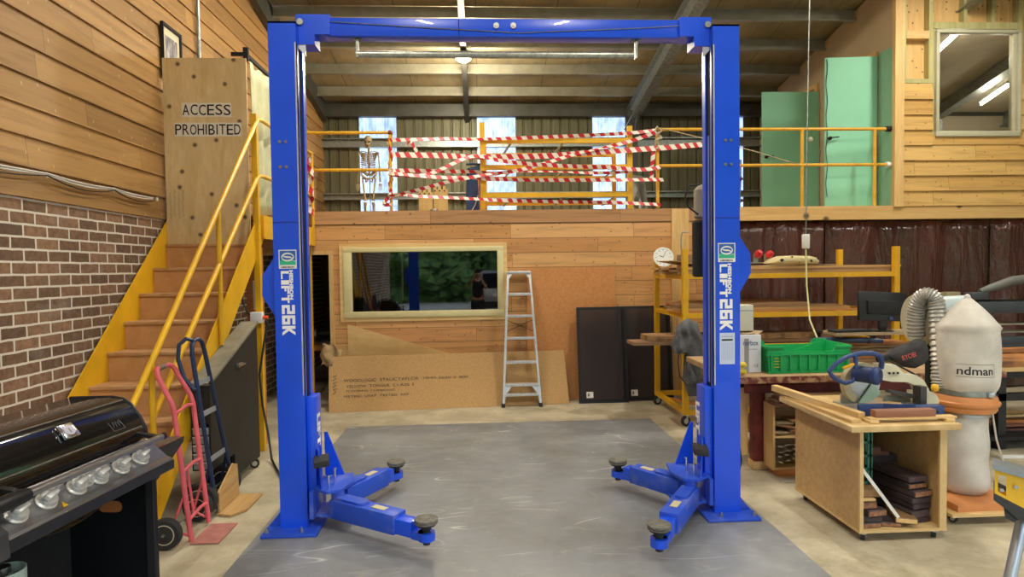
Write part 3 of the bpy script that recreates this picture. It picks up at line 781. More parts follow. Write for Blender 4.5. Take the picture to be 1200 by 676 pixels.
# power unit strapped to the far side of the right post
m = MB().lathe([(.05, 0), (.07, .01), (.07, .42), (.05, .44)], (1.72, 4.68, 1.72), seg=20)
pu = m.build('oil_tank', MAT['blackm'], lift)
MB().lathe([(.05, 0), (.068, .015), (.068, .22), (.05, .24), (.03, .26), (.0, .265)], (1.735, 4.69, 2.17), seg=20).build('pump_motor', mat('beige_motor', 'a39d8a', .5, var=.05), pu)
MB().tube([(1.68, 4.64, 2.2), (1.6, 4.64, 2.26), (1.58, 4.64, 2.34), (1.61, 4.64, 2.42), (1.7, 4.66, 2.43)], .007, 8).build('pump_hose', MAT['cordk'], pu)
# ------------------------------------------------------------------ staircase and landing
YE = MAT['yellow']
st = thing('staircase', 'steep yellow staircase with brown steps and a yellow pipe rail beside the brick wall', 'staircase', (-2.65, 5.2, 0))
def sty(x0, x1, dz):
    f = lambda y: .93*(y-5.05)+1.155+dz
    g = lambda y: f(y)-.36
    m = MB().prism([(x0, 4.02, .003), (x0, 4.02, f(4.02)), (x0, 6.38, f(6.38)), (x0, 6.62, f(6.38)), (x0, 6.62, 2.15), (x0, g(1)*0+6.5, 2.15), (x0, 4.195, .003)], (x1-x0, 0, 0))
    return m
sty(-2.235, -2.223, 0).build('stringer', YE, st, smooth=0)
sty(-3.07, -3.058, .06).build('stringer', YE, st, smooth=0)
TM, RM_ = MAT['mdfbrown'], mat('riser_board', 'c08b55', .65, var=.06, sc=9, c2='ca9762')
for k in range(1, 11):
    y, z = 4.2+.25*(k-1), .2325*k
    MB().box(-3.057, -2.236, y-.02, y+.262, z-.028, z, .006).build('tread', mat('worn_tread', 'b98a5a', .65, var=.1, sc=9, c2='c69d70', stretch=(1, 3, 1)), st)
    if k > 0: MB().box(-3.057, -2.236, y, y+.012, z-.2325, z-.028).build('riser', RM_, st, smooth=0)
MB().box(-3.07, -2.2, 6.45, 8.38, 2.34, 2.385).build('landing_deck', MAT['mdfbrown'], st, smooth=0)
MB().box(-3.07, -3.058, 6.45, 8.38, 2.15, 2.34).box(-2.2, -2.185, 6.4, 8.37, 2.15, 2.385).box(-2.23, -2.185, 6.4, 6.415, 2.15, 2.385).build("landing_frame", YE, st, smooth=0)
MB().box(-2.245, -2.19, 6.27, 6.325, .003, 3.38).build('newel_post', YE, st, smooth=0)
MB().box(-2.27, -2.23, 8.3, 8.34, .003, 2.34).build('landing_post', YE, st, smooth=0)
xr = -2.2
up_ = [(xr, 3.86, .86), (xr, 6.3, 3.3), (xr, 6.36, 3.34), (xr, 6.45, 3.355), (xr, 8.35, 3.37)]
lo_ = [(xr, 4.21, .84), (xr, 6.27, 2.73), (xr, 6.33, 2.77), (xr, 6.45, 2.785), (xr, 8.35, 2.81)]
for p in (up_, lo_): MB().tube(p, .021, 10).build('handrail', YE, st)
for y, z0, z1 in ((4.21, .33, 1.2), (5.34, 1.195, 2.34)): MB().tube([(xr, y, z0), (xr, y, z1)], .02, 10).build('baluster', YE, st)
MB().tube([(xr, 8.33, 2.385), (xr, 8.33, 3.37)], .021, 10).build('baluster', YE, st)

# plywood barrier with its sign
pn = thing('plywood_barrier', 'tall sheet of knotty plywood blocking the stairs, marked ACCESS PROHIBITED', 'barrier', (-2.66, 6.23, 2.0925))
KN = wood('knotty_plywood', 'c6a870', 'e0c694', 2, .6, sc=5, knots=3.1, k_col='4a3018', stretch=.25, vary=.0, patch=('cdb384', 3.5))
MB().box(-3.055, -2.255, 6.22, 6.236, 2.094, 3.905).build('sheet', KN, pn, smooth=0)
yf = 6.2185
def wx(px): return -3.1+(px-183)*.00809+.004
def wz(py): return 3.9-(py-68)*.00829
for s_, xa, xb, ya, yb in (('ACCESS', 211, 267, 134.3, 121.8), ('PROHIBITED', 202, 278, 157.2, 145)):
    n = len(s_); wch = {'I': .45}
    tot = sum(wch.get(c, 1) for c in s_); x = wx(xa-1.3); full = wx(xb+1.3)-x
    for j, c in enumerate(s_):
        w_ = full*wch.get(c, 1)/tot
        dz = .0015*sin(j*2.1)
        MB().box(x+.001, x+w_-.001, yf-.001, yf+.001, wz(ya+2)+dz, wz(yb-2)+dz).build('letter_tile', mat('sticker_white', 'dcd6c6', .5, var=0), pn, smooth=0)
        text(c, (x+w_*(.07 if c != 'I' else .3), yf-.001, wz(ya)+dz), (w_*(.86 if c != 'I' else .4), 0, 0), (0, 0, wz(yb)-wz(ya)), MAT['blackink'], pn, 'letter', .006)
        x += w_
m = MB()
for c in range(5):
    x = wx(188+c*5); zt = wz(222+3*(c % 2)); p = []
    for k in range(26): p.append((x+.010*sin(k*2.3+c)+.004*sin(k*.9), yf, zt-k*.0095-(.02 if k > 14 else 0)))
    m.tube(p, .0011, 4)
m.build('pencil_scribble', MAT['inkbrown'], pn)
# drape hanging beside the barrier
def dr(u, v):
    y = 6.36+u*1.3; return (-2.27+.022*sin(u*34)*(.4+.6*(1-v))+.01*sin(u*11+v*3), y, 2.42+v*1.5-.03*sin(u*9)*(1-v))
solo(MB().grid(dr, 90, 10), 'drape', mat('pale_drape', 'c2c39b', .8, var=.1, sc=6), 'pale greenish drape hanging in folds behind the plywood barrier', 'curtain', solid=.004, smooth=180)
cr = thing('curtain_rail', 'dark rail with a bracket holding the pale drape', 'curtain rail', (-2.27, 7, 3.95))
MB().bar((-2.27, 6.28, 3.955), (-2.27, 8.2, 3.955), .03, .035).build('rail', MAT['blackm'], cr, smooth=0)
MB().box(-2.3, -2.25, 6.27, 6.3, 3.9, 4.03).box(-2.42, -2.3, 6.28, 6.3, 3.95, 3.985).build('bracket', MAT['blackm'], cr, smooth=0)
# picture on the boarded wall
pf = thing('framed_picture', 'black framed photograph with a cream mount on the boarded left wall', 'picture', (-3.06, 6.42, 3.74))
m = MB(); X = -3.072
o_ = [(X, 6.24, 3.74), (X, 6.62, 3.74), (X, 6.62, 4.27), (X, 6.24, 4.27)]; i_ = [(X, 6.25, 3.77), (X, 6.59, 3.77), (X, 6.59, 4.24), (X, 6.25, 4.24)]
m.ring(o_, i_, (.03, 0, 0)); m.build('frame', MAT['blackm'], pf, smooth=0)
MB().box(-3.07, -3.058, 6.25, 6.59, 3.77, 4.24).build('mount', mat('cream_card', 'd9cfae', .7, var=0), pf, smooth=0)
def pic():
    mt, t, b = nt('street_photo'); b.inputs['Roughness'].default_value = .4
    c = ramp(t, noise(t, coords(t, (1, 9, 2.2), False), 3, 3), [(.35, lin('3a3540')), (.5, lin('77707c')), (.65, lin('b9b2ac'))]); link(t, c, b.inputs['Base Color']); return mt
MB().box(-3.058, -3.056, 6.3, 6.54, 3.82, 4.16).build('photograph', pic(), pf, smooth=0)
# conduit and wiring
solo(MB().cyl((-3.05, 7.03, 2.62), (-3.05, 7.03, 5.7), .02, seg=10), 'conduit', MAT['galv'], 'grey conduit pipe running straight up the boarded left wall', 'pipe')
cb_ = thing('cable_bundle', 'sagging bundle of white and black cables clipped along the boarded left wall', 'cables', (-3.05, 3, 2.45))
cl = [-.6, .6, 1.9, 3.2, 4.55, 5.35, 6.05]
for c, (dz, sag, mt_) in enumerate(((.0, .008, 'cord'), (.012, .015, 'cord'), (.006, .03, 'cord'), (-.006, .05, 'cordk'))):
    p = []
    for a, b_ in zip(cl, cl[1:]):
        for k in range(8):
            q = k/8; p.append((-3.052+.006*(c % 2), a+(b_-a)*q, 2.515+dz*.8-sag*4*q*(1-q)))
    MB().tube(p, .006 if c < 3 else .005, 6).build('cable', MAT[mt_], cb_)
for y in cl[1:]: MB().obox((-3.055, y, 2.515), (.012, .016, .035)).build('cable_clip', MAT['white'], cb_, smooth=0)
# timber jamb beside the yellow post, with notice, switch box
jb = thing('timber_jamb', 'orange-brown timber upright behind the yellow stair post with a paper notice on it', 'post', (-2.32, 6.5, 0))
MB().box(-2.4, -2.255, 6.46, 6.55, .003, 2.06).build('upright', MAT['orangew'], jb, smooth=0)
nb = MB().box(-2.33, -2.262, 6.457, 6.4595, 1.42, 1.72).build('paper_notice', mat('paper', 'ddd9cc', .8, var=.02), jb, smooth=0)
m = MB()
for k in range(14): m.box(-2.323, -2.27-.012*(k % 3), 6.4563, 6.457, 1.69-k*.019, 1.694-k*.019)
m.build('print', mat('grey_ink', '77736a', .8, var=0), nb, smooth=0)
sb = thing('switch_box', 'small white switch box fixed to the yellow stair post', 'switch', (-2.215, 6.26, 1.3))
MB().box(-2.275, -2.16, 6.2, 6.266, 1.3, 1.41, .006).build('housing', MAT['white'], sb)
MB().cyl((-2.16, 6.23, 1.355), (-2.11, 6.23, 1.355), .018, seg=10).build('plug', mat('orange_plug', 'd8502c', .4, var=0), sb)
MB().tube([(-2.27, 6.23, 1.38), (-2.31, 6.23, 1.4), (-2.36, 6.25, 1.52), (-2.38, 6.28, 1.7), (-2.37, 6.4, 1.85)], .007, 6).build('lead', MAT['cordk'], sb)
solo(MB().tube([(-2.1, 6.2, 1.34), (-2.13, 6.15, 1.1), (-2.17, 6.12, .8), (-2.14, 6.1, .5), (-2.06, 6.0, .25), (-2.0, 5.9, .03), (-1.9, 5.7, .016), (-1.75, 5.4, .016)], .011, 8), 'supply_cable', MAT['cordk'], 'black cable hanging from the switch box plug down to the floor', 'cable')

# ------------------------------------------------------------------ black cupboard on castors beside the stairs
cu = thing('cupboard', 'black cupboard with a sloping dusty top on castors beside the yellow staircase', 'cupboard', (-2.14, 5.3, 0))
x0, x1 = -2.215, -2.07
DK = mat('black_board', '232320', .6, var=.15, sc=4)
m = MB(); T = .016
ztop = lambda y: .95+(y-4.78)*.37
m.prism([(x1-T, 4.78, .29), (x1-T, 5.22, .29), (x1-T, 5.22, .09), (x1-T, 5.8, .09), (x1-T, 5.8, ztop(5.8)), (x1-T, 4.78, ztop(4.78))], (T, 0, 0))
m.prism([(x0, 4.78, .29), (x0, 5.22, .29), (x0, 5.22, .09), (x0, 5.8, .09), (x0, 5.8, ztop(5.8)), (x0, 4.78, ztop(4.78))], (T, 0, 0))
m.box(x0+T, x1-T, 5.79, 5.8, .09, ztop(5.8)); m.box(x0+T, x1-T, 5.22, 5.79, .09, .106); m.box(x0+T, x1-T, 4.78, 5.22, .29, .306); m.box(x0+T, x1-T, 5.21, 5.225, .106, .64); m.box(x0+T, x1-T, 4.79, 5.2, .65, .666)
m.box(x0+T, x1-T, 4.78, 4.79, .65, ztop(4.78))
m.build('body', DK, cu, smooth=0)
MB().prism([(x0-.0, 4.77, ztop(4.77)), (x0, 5.81, ztop(5.81)), (x0, 5.81, ztop(5.81)+.02), (x0, 4.77, ztop(4.77)+.02)], (x1-x0+.01, 0, 0)).build('top', mat('dusty_top', '7d7866', .85, var=.15, sc=8), cu, smooth=0)
MB().box(x1, x1+.012, 5.3, 5.42, 1.0, 1.03).cyl((x1+.01, 5.3, 1.015), (x1+.03, 5.3, 1.015), .015, seg=10).box(x1+.012, x1+.03, 5.3, 5.44, 1.01, 1.02).build('latch', MAT['steel'], cu, smooth=0)
def castor(mb_parent, x, y, r=.045, top=.1, ang=20, name='castor'):
    d = V((cos(radians(ang)), sin(radians(ang)), 0)); q = V((-d.y, d.x, 0)); c = V((x, y, r+.002))
    m = MB().cyl(c-q*.013, c+q*.013, r, seg=18)
    o = m.build(name, MAT['rubber'], mb_parent)
    m = MB().cyl(c-q*.0145, c+q*.0145, r*.55, seg=14)
    m.bar(c-q*.018, c-q*.018+V((0, 0, top-r))-d*.02, .025, .003, up=q); m.bar(c+q*.018, c+q*.018+V((0, 0, top-r))-d*.02, .025, .003, up=q)
    m.cyl((x-d.x*.02, y-d.y*.02, top-.012), (x-d.x*.02, y-d.y*.02, top), .026, seg=12)
    m.build('fork', MAT['steel'], o)
    return o
for y in (5.3, 5.74):
    castor(cu, -2.1, y, .042, .09)
for k in range(5):
    t_ = thing('storage_tray', ('bottom', 'second from bottom', 'middle', 'second from top', 'top')[k]+' one of five grey trays stacked low in the black cupboard', 'tray', (-2.142, 4.93, .3065+k*.066), 0, 'grey trays in the black cupboard')
    z = .3065+k*.066; m = MB()
    m.box(-2.197, -2.088, 4.76, 5.1, z, z+.006).box(-2.197, -2.19, 4.76, 5.1, z, z+.05).box(-2.095, -2.088, 4.76, 5.1, z, z+.05).box(-2.19, -2.095, 4.76, 4.766, z, z+.05).box(-2.19, -2.095, 5.094, 5.1, z, z+.05)
    m.build('tray_body', mat('grey_tray', '9ea3a8', .45, var=.05), t_, smooth=0)
    MB().box(-2.198, -2.087, 4.752, 4.76, z+.044, z+.056, .002).build('tray_lip', mat('pale_tray_lip', 'c9ccd0', .4, var=0), t_, smooth=0)

# ------------------------------------------------------------------ hand trucks
def wheel(par, c, r, w, rim, name='wheel'):
    o = MB().lathe([(r*.5, -w/2), (r*.9, -w/2), (r*.98, -w*.35), (r, 0), (r*.98, w*.35), (r*.9, w/2), (r*.5, w/2)], c, (0, 1, 0), 28).build(name, MAT['rubber'], par)
    MB().lathe([(0, -w*.42), (r*.2, -w*.5), (r*.22, -w*.44), (r*.5, -w*.3), (r*.58, -w*.52), (r*.64, -w*.5), (r*.64, w*.5), (r*.5, w*.3), (0, w*.42)], c, (0, 1, 0), 24).build('rim', rim, o)
    return o
RIM = mat('cream_rim', 'c9c3b0', .45, .2, var=.1)
rt = thing('hand_truck', 'red tubular hand truck with a flat red toe plate in front of the staircase', 'hand truck', (-1.95, 4.3, 0))
RD = MAT['red']; p0, p1 = V((-1.945, 4.15, .02)), V((-1.965, 4.46, .02))
def rpost(b, s): return [b, b+V((-.045, 0, .45)), b+V((-.085, 0, .86)), b+V((-.1, .003*s, .92)), b+V((-.19, .015*s, 1.1)), b+V((-.205, .03*s, 1.135))]
a, c = rpost(p0, 1), rpost(p1, -1)
MB().tube(a+[a[-1]+V((-.012, .03, .012)), c[-1]+V((-.012, -.03, .012))]+c[::-1], .0165, 10).build('frame', RD, rt)
MB().tube([a[-1]+V((-.012, .05, .012)), c[-1]+V((-.012, -.05, .012))], .017, 10).build('grip', mat('grey_tape', '706c62', .8, var=.2, sc=30), rt)
for k, h in ((0, .14), (1, .46), (2, .85)):
    q0, q1 = p0+V((-.1*h, 0, h)), p1+V((-.1*h, 0, h))
    MB().tube([q0, (q0+q1)/2+V((.02, 0, .03)), q1], .0115, 8).build('crossbar', RD, rt)
MB().tube([p0.lerp(p1, .3)+V((-.015, 0, .15)), p0.lerp(p1, .3)+V((-.055, 0, .48))], .009, 8).build('centre_strut', RD, rt)
MB().box(-1.945, -1.76, 4.13, 4.45, .004, .012).build('toe_plate', mat('dull_red_plate', 'b0756c', .6, var=.15, sc=14), rt, smooth=0)
for q in (p0, p1):
    MB().tube([q+V((-.03, 0, .33)), V((-2.07, q.y, .108))], .009, 8).build('brace', RD, rt)
    MB().tube([q+V((0, 0, .03)), V((-2.07, q.y, .1))], .009, 8).build('brace', RD, rt)
MB().cyl((-2.07, 4.03, .108), (-2.07, 4.56, .108), .009, seg=8).build('axle', MAT['galv'], rt)
wheel(rt, (-2.07, 4.07, .107), .105, .05, RIM); wheel(rt, (-2.07, 4.53, .107), .105, .05, RIM)
bt = thing('hand_truck', 'navy blue hand truck with looped handle and wooden toe board, behind the red one', 'hand truck', (-2.0, 4.75, 0))
NB = MAT['navy']; b0, b1 = V((-1.985, 4.64, .05)), V((-1.985, 4.98, .05))
t0, t1 = V((-2.055, 4.48, 1.22)), V((-2.055, 4.68, 1.22))
MB().tube([b0, t0, t0+V((-.008, .02, .07)), t0+V((-.01, .06, .1)), t1+V((-.01, -.06, .1)), t1+V((-.008, -.02, .07)), t1, b1], .016, 10).build('frame', NB, bt)
MB().tube([t0+V((.01, 0, -.25)), t0+V((-.05, -.02, -.16)), t0+V((-.08, -.04, -.02)), t0+V((-.07, -.04, .08)), t0+V((-.03, -.02, .12)), t0+V((-.01, .05, .1))], .014, 10).build('rear_handle', NB, bt)
for f in (.32, .62, .82):
    MB().bar(b0.lerp(t0, f), b1.lerp(t1, f), .006, .04).build('crossbar', MAT['grey'], bt, smooth=0)
for q in (b0, b1):
    MB().tube([q.lerp(t0 if q is b0 else t1, .3), V((-2.085, q.y, .14))], .011, 8).build('brace', NB, bt)
MB().cyl((-2.085, 4.575, .132), (-2.085, 5.06, .132), .01, seg=8).build('axle', MAT['galv'], bt)
wheel(bt, (-2.085, 4.6, .132), .13, .06, RIM); wheel(bt, (-2.085, 5.03, .132), .13, .06, RIM)
PW = wood('old_board', 'a8834f', 'c6a36c', 1, .7)
MB().prism([(-1.955, 4.63, .025), (-1.955, 5.0, .025), (-1.965, 5.0, .27), (-1.965, 4.92, .30), (-1.96, 4.63, .17)], (-.014, 0, 0)).build('back_board', PW, bt, smooth=0)
MB().prism([(-1.97, 4.61, .004), (-1.86, 4.58, .004), (-1.78, 4.68, .004), (-1.78, 5.02, .004), (-1.97, 5.02, .004)], (0, 0, .016)).build('toe_board', PW, bt, smooth=0)

# ------------------------------------------------------------------ barbecue (local frame: x forward, y along)
bq = thing('barbecue', 'black hooded gas barbecue with seven chrome knobs and a long steel handle, bottom left', 'barbecue', (.123*2.6-.992*2.35, .992*2.6+.123*2.35, 0), atan2(-.123, .992))
def L(m, name, mt, par=None, **k): return m.build(name, mt, par or bq, world=False, **k)
y0, y1 = -.5, .48
ENAM = mat('black_enamel', '101013', .12, var=.25, sc=3, coat=.6)
prof = [(-.27, .93), (-.27, 1.11), (-.235, 1.15), (.0, 1.155), (.06, 1.145), (.1, 1.12), (.155, 1.045), (.18, .985), (.185, .945)]
lid = L(MB().prism([(x, y0, z) for x, z in prof], (0, y1-y0, 0)), 'hood', ENAM, smooth=50)
# pressed lines on the hood and end rims
for (xa, za) in ((.07, 1.143), (.172, 1.005)):
    L(MB().bar((xa, y0+.02, za), (xa, y1-.02, za), .005, .005), 'hood_line', mat('worn_line', '8c8478', .4, .5, var=.2, sc=30), lid, smooth=0)
for yy in (y0, y1):
    L(MB().tube([(x, yy, z) for x, z in prof], .007, 6), 'hood_rim', MAT['black'], lid)
# thermometer badge
c = V((.127, .02, 1.088)); n = V((.75, 0, .66)).normalized(); w_ = n.cross(V((0, 1, 0)))
R3 = M((V((0, 1, 0)), -w_, n)).transposed()
th = L(MB().obox(c+n*.008, (.085, .075, .016), R3, .004), 'thermometer', MAT['chrome'], lid)
L(MB().lathe([(.026, .0), (.026, .003), (.0, .003)], c+n*.0162, n, 24), 'dial', mat('dial_face', 'b8b4c0', .3, var=.1), th)
L(MB().bar(c+n*.0195-w_*.015, c+n*.0195+w_*.01, .003, .001, up=n), 'needle', MAT['blackink'], th, smooth=0)
# outlined maker square pressed on the hood
c2 = V((.147, .3, 1.056))
def hp(u, v): return c2+V((0, u, 0))-w_*v*1.0+n*.001
m = MB(); S = .038
m.tube([hp(-S, -S), hp(S, -S), hp(S, S), hp(-S, S)], .0012, 4, closed=True)
for k in range(3): m.tube([hp(-S*.6+k*S*.5, S*.5), hp(-S*.3+k*S*.5, -S*.4), hp(k*S*.5, S*.3)], .001, 4)
L(m, 'hood_mark', mat('faint_grey', '6d7076', .5, var=0), lid)
# handle
hx, hz = .295, .955
h = L(MB().cyl((hx, y0+.1, hz), (hx, y1-.045, hz), .0165, seg=16), 'handle', MAT['steel'], lid)
L(MB().lathe([(.0, 0), (.02, .004), (.03, .03), (.031, .1), (.026, .17), (.018, .175)], (hx, y0-.05, hz), (0, 1, 0), 16), 'handle_end', MAT['black'], h)
L(MB().lathe([(.018, 0), (.019, .02), (0, .022)], (hx, y1-.045, hz), (0, 1, 0), 14), 'handle_cap', MAT['black'], h)
for yy in (y0+.12, y1-.06): L(MB().bar((.18, yy, .975), (hx, yy, hz), .03, .016), 'handle_arm', MAT['black'], h, smooth=0)
# body box under the hood, control panel
L(MB().box(-.26, .16, y0+.01, y1-.01, .78, .935), 'firebox', MAT['black'], smooth=0)
PNL = mat('brushed_panel', '8b8a8b', .3, .9, var=.25, sc=5, stretch=(1, .4, 1))
pn_ = L(MB().prism([(.16, y0-.0, .93), (.185, y0, .935), (.295, y0, .84), (.315, y0, .835), (.325, y0, .825), (.325, y0, .775), (.16, y0, .775)], (0, y1-y0, 0)), 'control_panel', PNL, smooth=20)
L(MB().box(.3265, .33, y0, y1, .778, .822), 'panel_lip', mat('dark_lip', '3b3c40', .3, .6, var=.1), pn_, smooth=0)
pn_n = V((.095, 0, .11)).normalized(); pn_d = V((.11, 0, -.095)).normalized()
for k in range(9):
    yy = y0+.06+k*.105; c = V((.185, yy, .935))+pn_d*.03+pn_n*.0005
    L(MB().bar(c-V((0, .02, 0)), c+V((0, .02, 0)), .006, .001, up=pn_n), 'vent_slot', MAT['blackm'], pn_, smooth=0)
for s_ in (2.177, 2.318, 2.477, 2.539, 2.609, 2.75, 2.89):
    small = s_ == 2.539
    yy = s_-2.6+.03; c = V((.185, yy, .935))+pn_d*(.093 if not small else .08)
    r = .037 if not small else .032
    kb = L(MB().lathe([(r*1.1, 0), (r*1.15, .006), (r*.92, .01), (r*.88, .02), (r*.95, .024), (r*.9, .03), (.0, .032)], c, pn_n, 20), 'knob', mat('knob_chrome', 'd2d2ce', .28, .55, var=0), pn_)
    L(MB().obox(c+pn_n*.042, (r*.75, r*1.8, .024), M((pn_d, V((0, 1, 0)), pn_n)).transposed()@rz(15), .006), 'knob_grip', mat('satin_knob', 'dcdcd8', .35, .3, var=0), kb)
    L(MB().obox(c-pn_d*.045+pn_n*.0008, (.03, .05, .001), M((pn_d, V((0, 1, 0)), pn_n)).transposed()), 'knob_plate', MAT['blackm'], kb, smooth=0)
c = V((.3, -.2, .8385)); L(MB().prism([c+V((0, -.014, 0)), c+V((0, .014, 0)), c+V((-.022, 0, .017))], pn_n*.001), 'hazard_sticker', MAT['yellow'], pn_, smooth=0)
# near end cap of the panel and near shelf
L(MB().prism([(.15, y0-.004, .95), (.2, y0-.004, .95), (.33, y0-.004, .86), (.335, y0-.004, .765), (.15, y0-.004, .765)], (0, -.05, 0)), 'end_cap', mat('end_cap', '5b5c5e', .35, .7, var=.1), pn_, smooth=0)
L(MB().box(-.26, .2, y0-.42, y0-.056, .85, .88, .004), 'side_shelf', MAT['black'])
# far folding shelf with its bracket
sh = L(MB().box(-.25, .2, y1+.012, y1+.28, .85, .868, .004), 'side_shelf', mat('shelf_sheet', '5c5348', .35, .4, var=.2, sc=9))
L(MB().prism([(.2, y1+.012, .868), (.2, y1+.28, .868), (.2, y1+.27, .84), (.2, y1+.03, .7), (.2, y1+.012, .7)], (.012, 0, 0)), 'shelf_apron', ENAM, sh, smooth=0)
# cart
L(MB().box(-.25, .24, y1-.035, y1-.015, .03, .775), 'side_panel', MAT['black'], smooth=0)
sp_ = L(MB().box(-.25, .24, y0+.015, y0+.035, .03, .775), 'side_panel', MAT['black'], smooth=0)
L(MB().box(.2, .24, y1-.05, y1-.034, .03, .775), 'door_post', MAT['blackm'], smooth=0)
L(MB().box(-.25, -.235, y0+.035, y1-.035, .03, .775), 'back_panel', MAT['blackm'], smooth=0)
L(MB().box(-.25, .24, y0+.035, y1-.035, .06, .08), 'cart_floor', MAT['blackm'], smooth=0)
m = MB()
for yy in (y0+.08, y1-.08): pass
for xx in (-.2, .19):
    for yy in (y0+.06, y1-.06):
        L(MB().cyl((xx, yy-.012, .031), (xx, yy+.012, .031), .03, seg=14), 'castor', MAT['rubber'])
pts = [(-.02+.055*cos(radians(a)) * 1.0 + (.0), y1-.0365, .56+.028*sin(radians(a))) for a in range(0, 360, 20)]
pts = []
for a in range(-90, 91, 18): pts.append((.03+.03*cos(radians(a)), y1-.0365, .58+.03*sin(radians(a))))
for a in range(90, 271, 18): pts.append((-.04+.03*cos(radians(a)), y1-.0365, .58+.03*sin(radians(a))))
L(MB().prism(pts, (0, .001, 0)), 'hand_hole', mat('hole_copper', 'b8743f', .6, var=.08), smooth=0)
# greasy rounded drip tray under the panel
def tr_(u, v): 
    y = y0+.1+u*.72; return (.2-.28*v, y, .775-.085*sin(u*pi)*(1-.3*v))
L(MB().grid(tr_, 20, 6), 'drip_tray', mat('greasy_tray', '7d6233', .45, .3, var=.4, sc=25, c2='2c2418'), smooth=180, solid=.003)
gb = thing('gas_bottle', 'pale green gas bottle inside the barbecue cart', 'gas bottle', bq.matrix_basis@V((.1, -.3, .08)))
g0 = bq.matrix_basis@V((.1, -.3, .0805))
MB().lathe([(.08, 0), (.1, .01), (.11, .04), (.11, .33), (.1, .39), (.06, .44), (.03, .46), (0, .462)], g0, seg=24).build('cylinder', mat('pale_green_paint', 'b9cfc0', .4, var=.04), gb)
MB().cyl(g0+V((0, 0, .455)), g0+V((0, 0, .52)), .018, seg=10).cyl(g0+V((0, 0, .52)), g0+V((0, 0, .545)), .03, seg=12).build('valve', MAT['steel'], gb)
m = MB().lathe([(.075, .42), (.08, .42), (.08, .53), (.075, .53), (.075, .42)], g0, seg=20)
m.build('collar', mat('pale_green_paint', 'b9cfc0', .4), gb)
# ------------------------------------------------------------------ guard rails on the mezzanine
YR = 8.45
def pipe(m, a, b, r=.021): m.tube([a, b], r, 10)
gl = thing('guard_rail', 'yellow pipe guard rail on the mezzanine edge in front of the skeleton', 'railing', (-1.75, YR, 2.61))
for z in (3.67, 3.17): MB().tube([(-2.34, YR, z), (-1.15, YR, z)], .021, 10).build('rail', MAT['yellowd'], gl)
for x in (-2.33, -1.18): MB().tube([(x, YR+.001, 2.611), (x, YR+.001, 3.67)], .021, 10).build('upright', MAT['yellowd'], gl)
MB().sphere((-1.18, YR, 3.67), .034, u=10, v=6).build('clamp', mat('rusty_clamp', '6b3328', .6, var=.2), gl)
gr = thing('guard_rail', 'long yellow pipe guard rail on the mezzanine edge in front of the two green doors', 'railing', (4.1, YR, 2.62))
for z in (3.705, 3.205): MB().tube([(2.47, YR, z), (5.77, YR, z)], .022, 10).build('rail', MAT['yellowd'], gr)
for x in (2.49, 3.43, 4.55, 5.6): MB().tube([(x, YR+.001, 2.621), (x, YR+.001, 3.72)], .023, 10).build('upright', MAT['yellowd'], gr)
for z in (3.705, 3.205): MB().cyl((5.765, YR, z), (5.828, YR, z), .04, seg=12).build('end_flange', MAT['blackm'] if z > 3.5 else MAT['white'], gr)
MB().sphere((4.66, YR-.02, 3.56), .035, (1, .8, 1), 8, 6).build('rag_knot', mat('rag', 'b9b49a', .9, var=.2, sc=30), gr)
# double pallet gate
pg = thing('pallet_gate', 'yellow double steel loading gate in the middle of the mezzanine edge, wrapped with barrier tape', 'gate', (1.1, 8.7, 2.61))
def sq(m, x0, x1, y0, y1, z0, z1): m.box(x0, x1, y0, y1, z0, z1)
for x in (.065, 2.11): MB().box(x-.033, x+.033, 8.46, 8.52, 2.611, 3.81 if x < 1 else 3.76).build('upright', YE, pg, smooth=0)
for z in (3.56, 3.2, 2.82): MB().box(.098, 2.077, 8.465, 8.515, z-.032, z+.032).build('rail', YE, pg, smooth=0)
for x in (.1, 2.0): MB().box(x-.028, x+.028, 8.98, 9.03, 2.605, 3.68).build('rear_upright', MAT['yellowd'], pg, smooth=0)
for z in (3.46, 3.12, 2.76): MB().box(.128, 1.972, 8.985, 9.025, z-.03, z+.03).build('rear_rail', MAT['yellowd'], pg, smooth=0)
for x in (.45, 1.18, 1.9):
    for z in (3.53, 3.17, 2.79): MB().bar((x, 8.515, z), (x-.08, 8.985, z-.07), .03, .008).build('link_arm', MAT['galv'], pg, smooth=0)

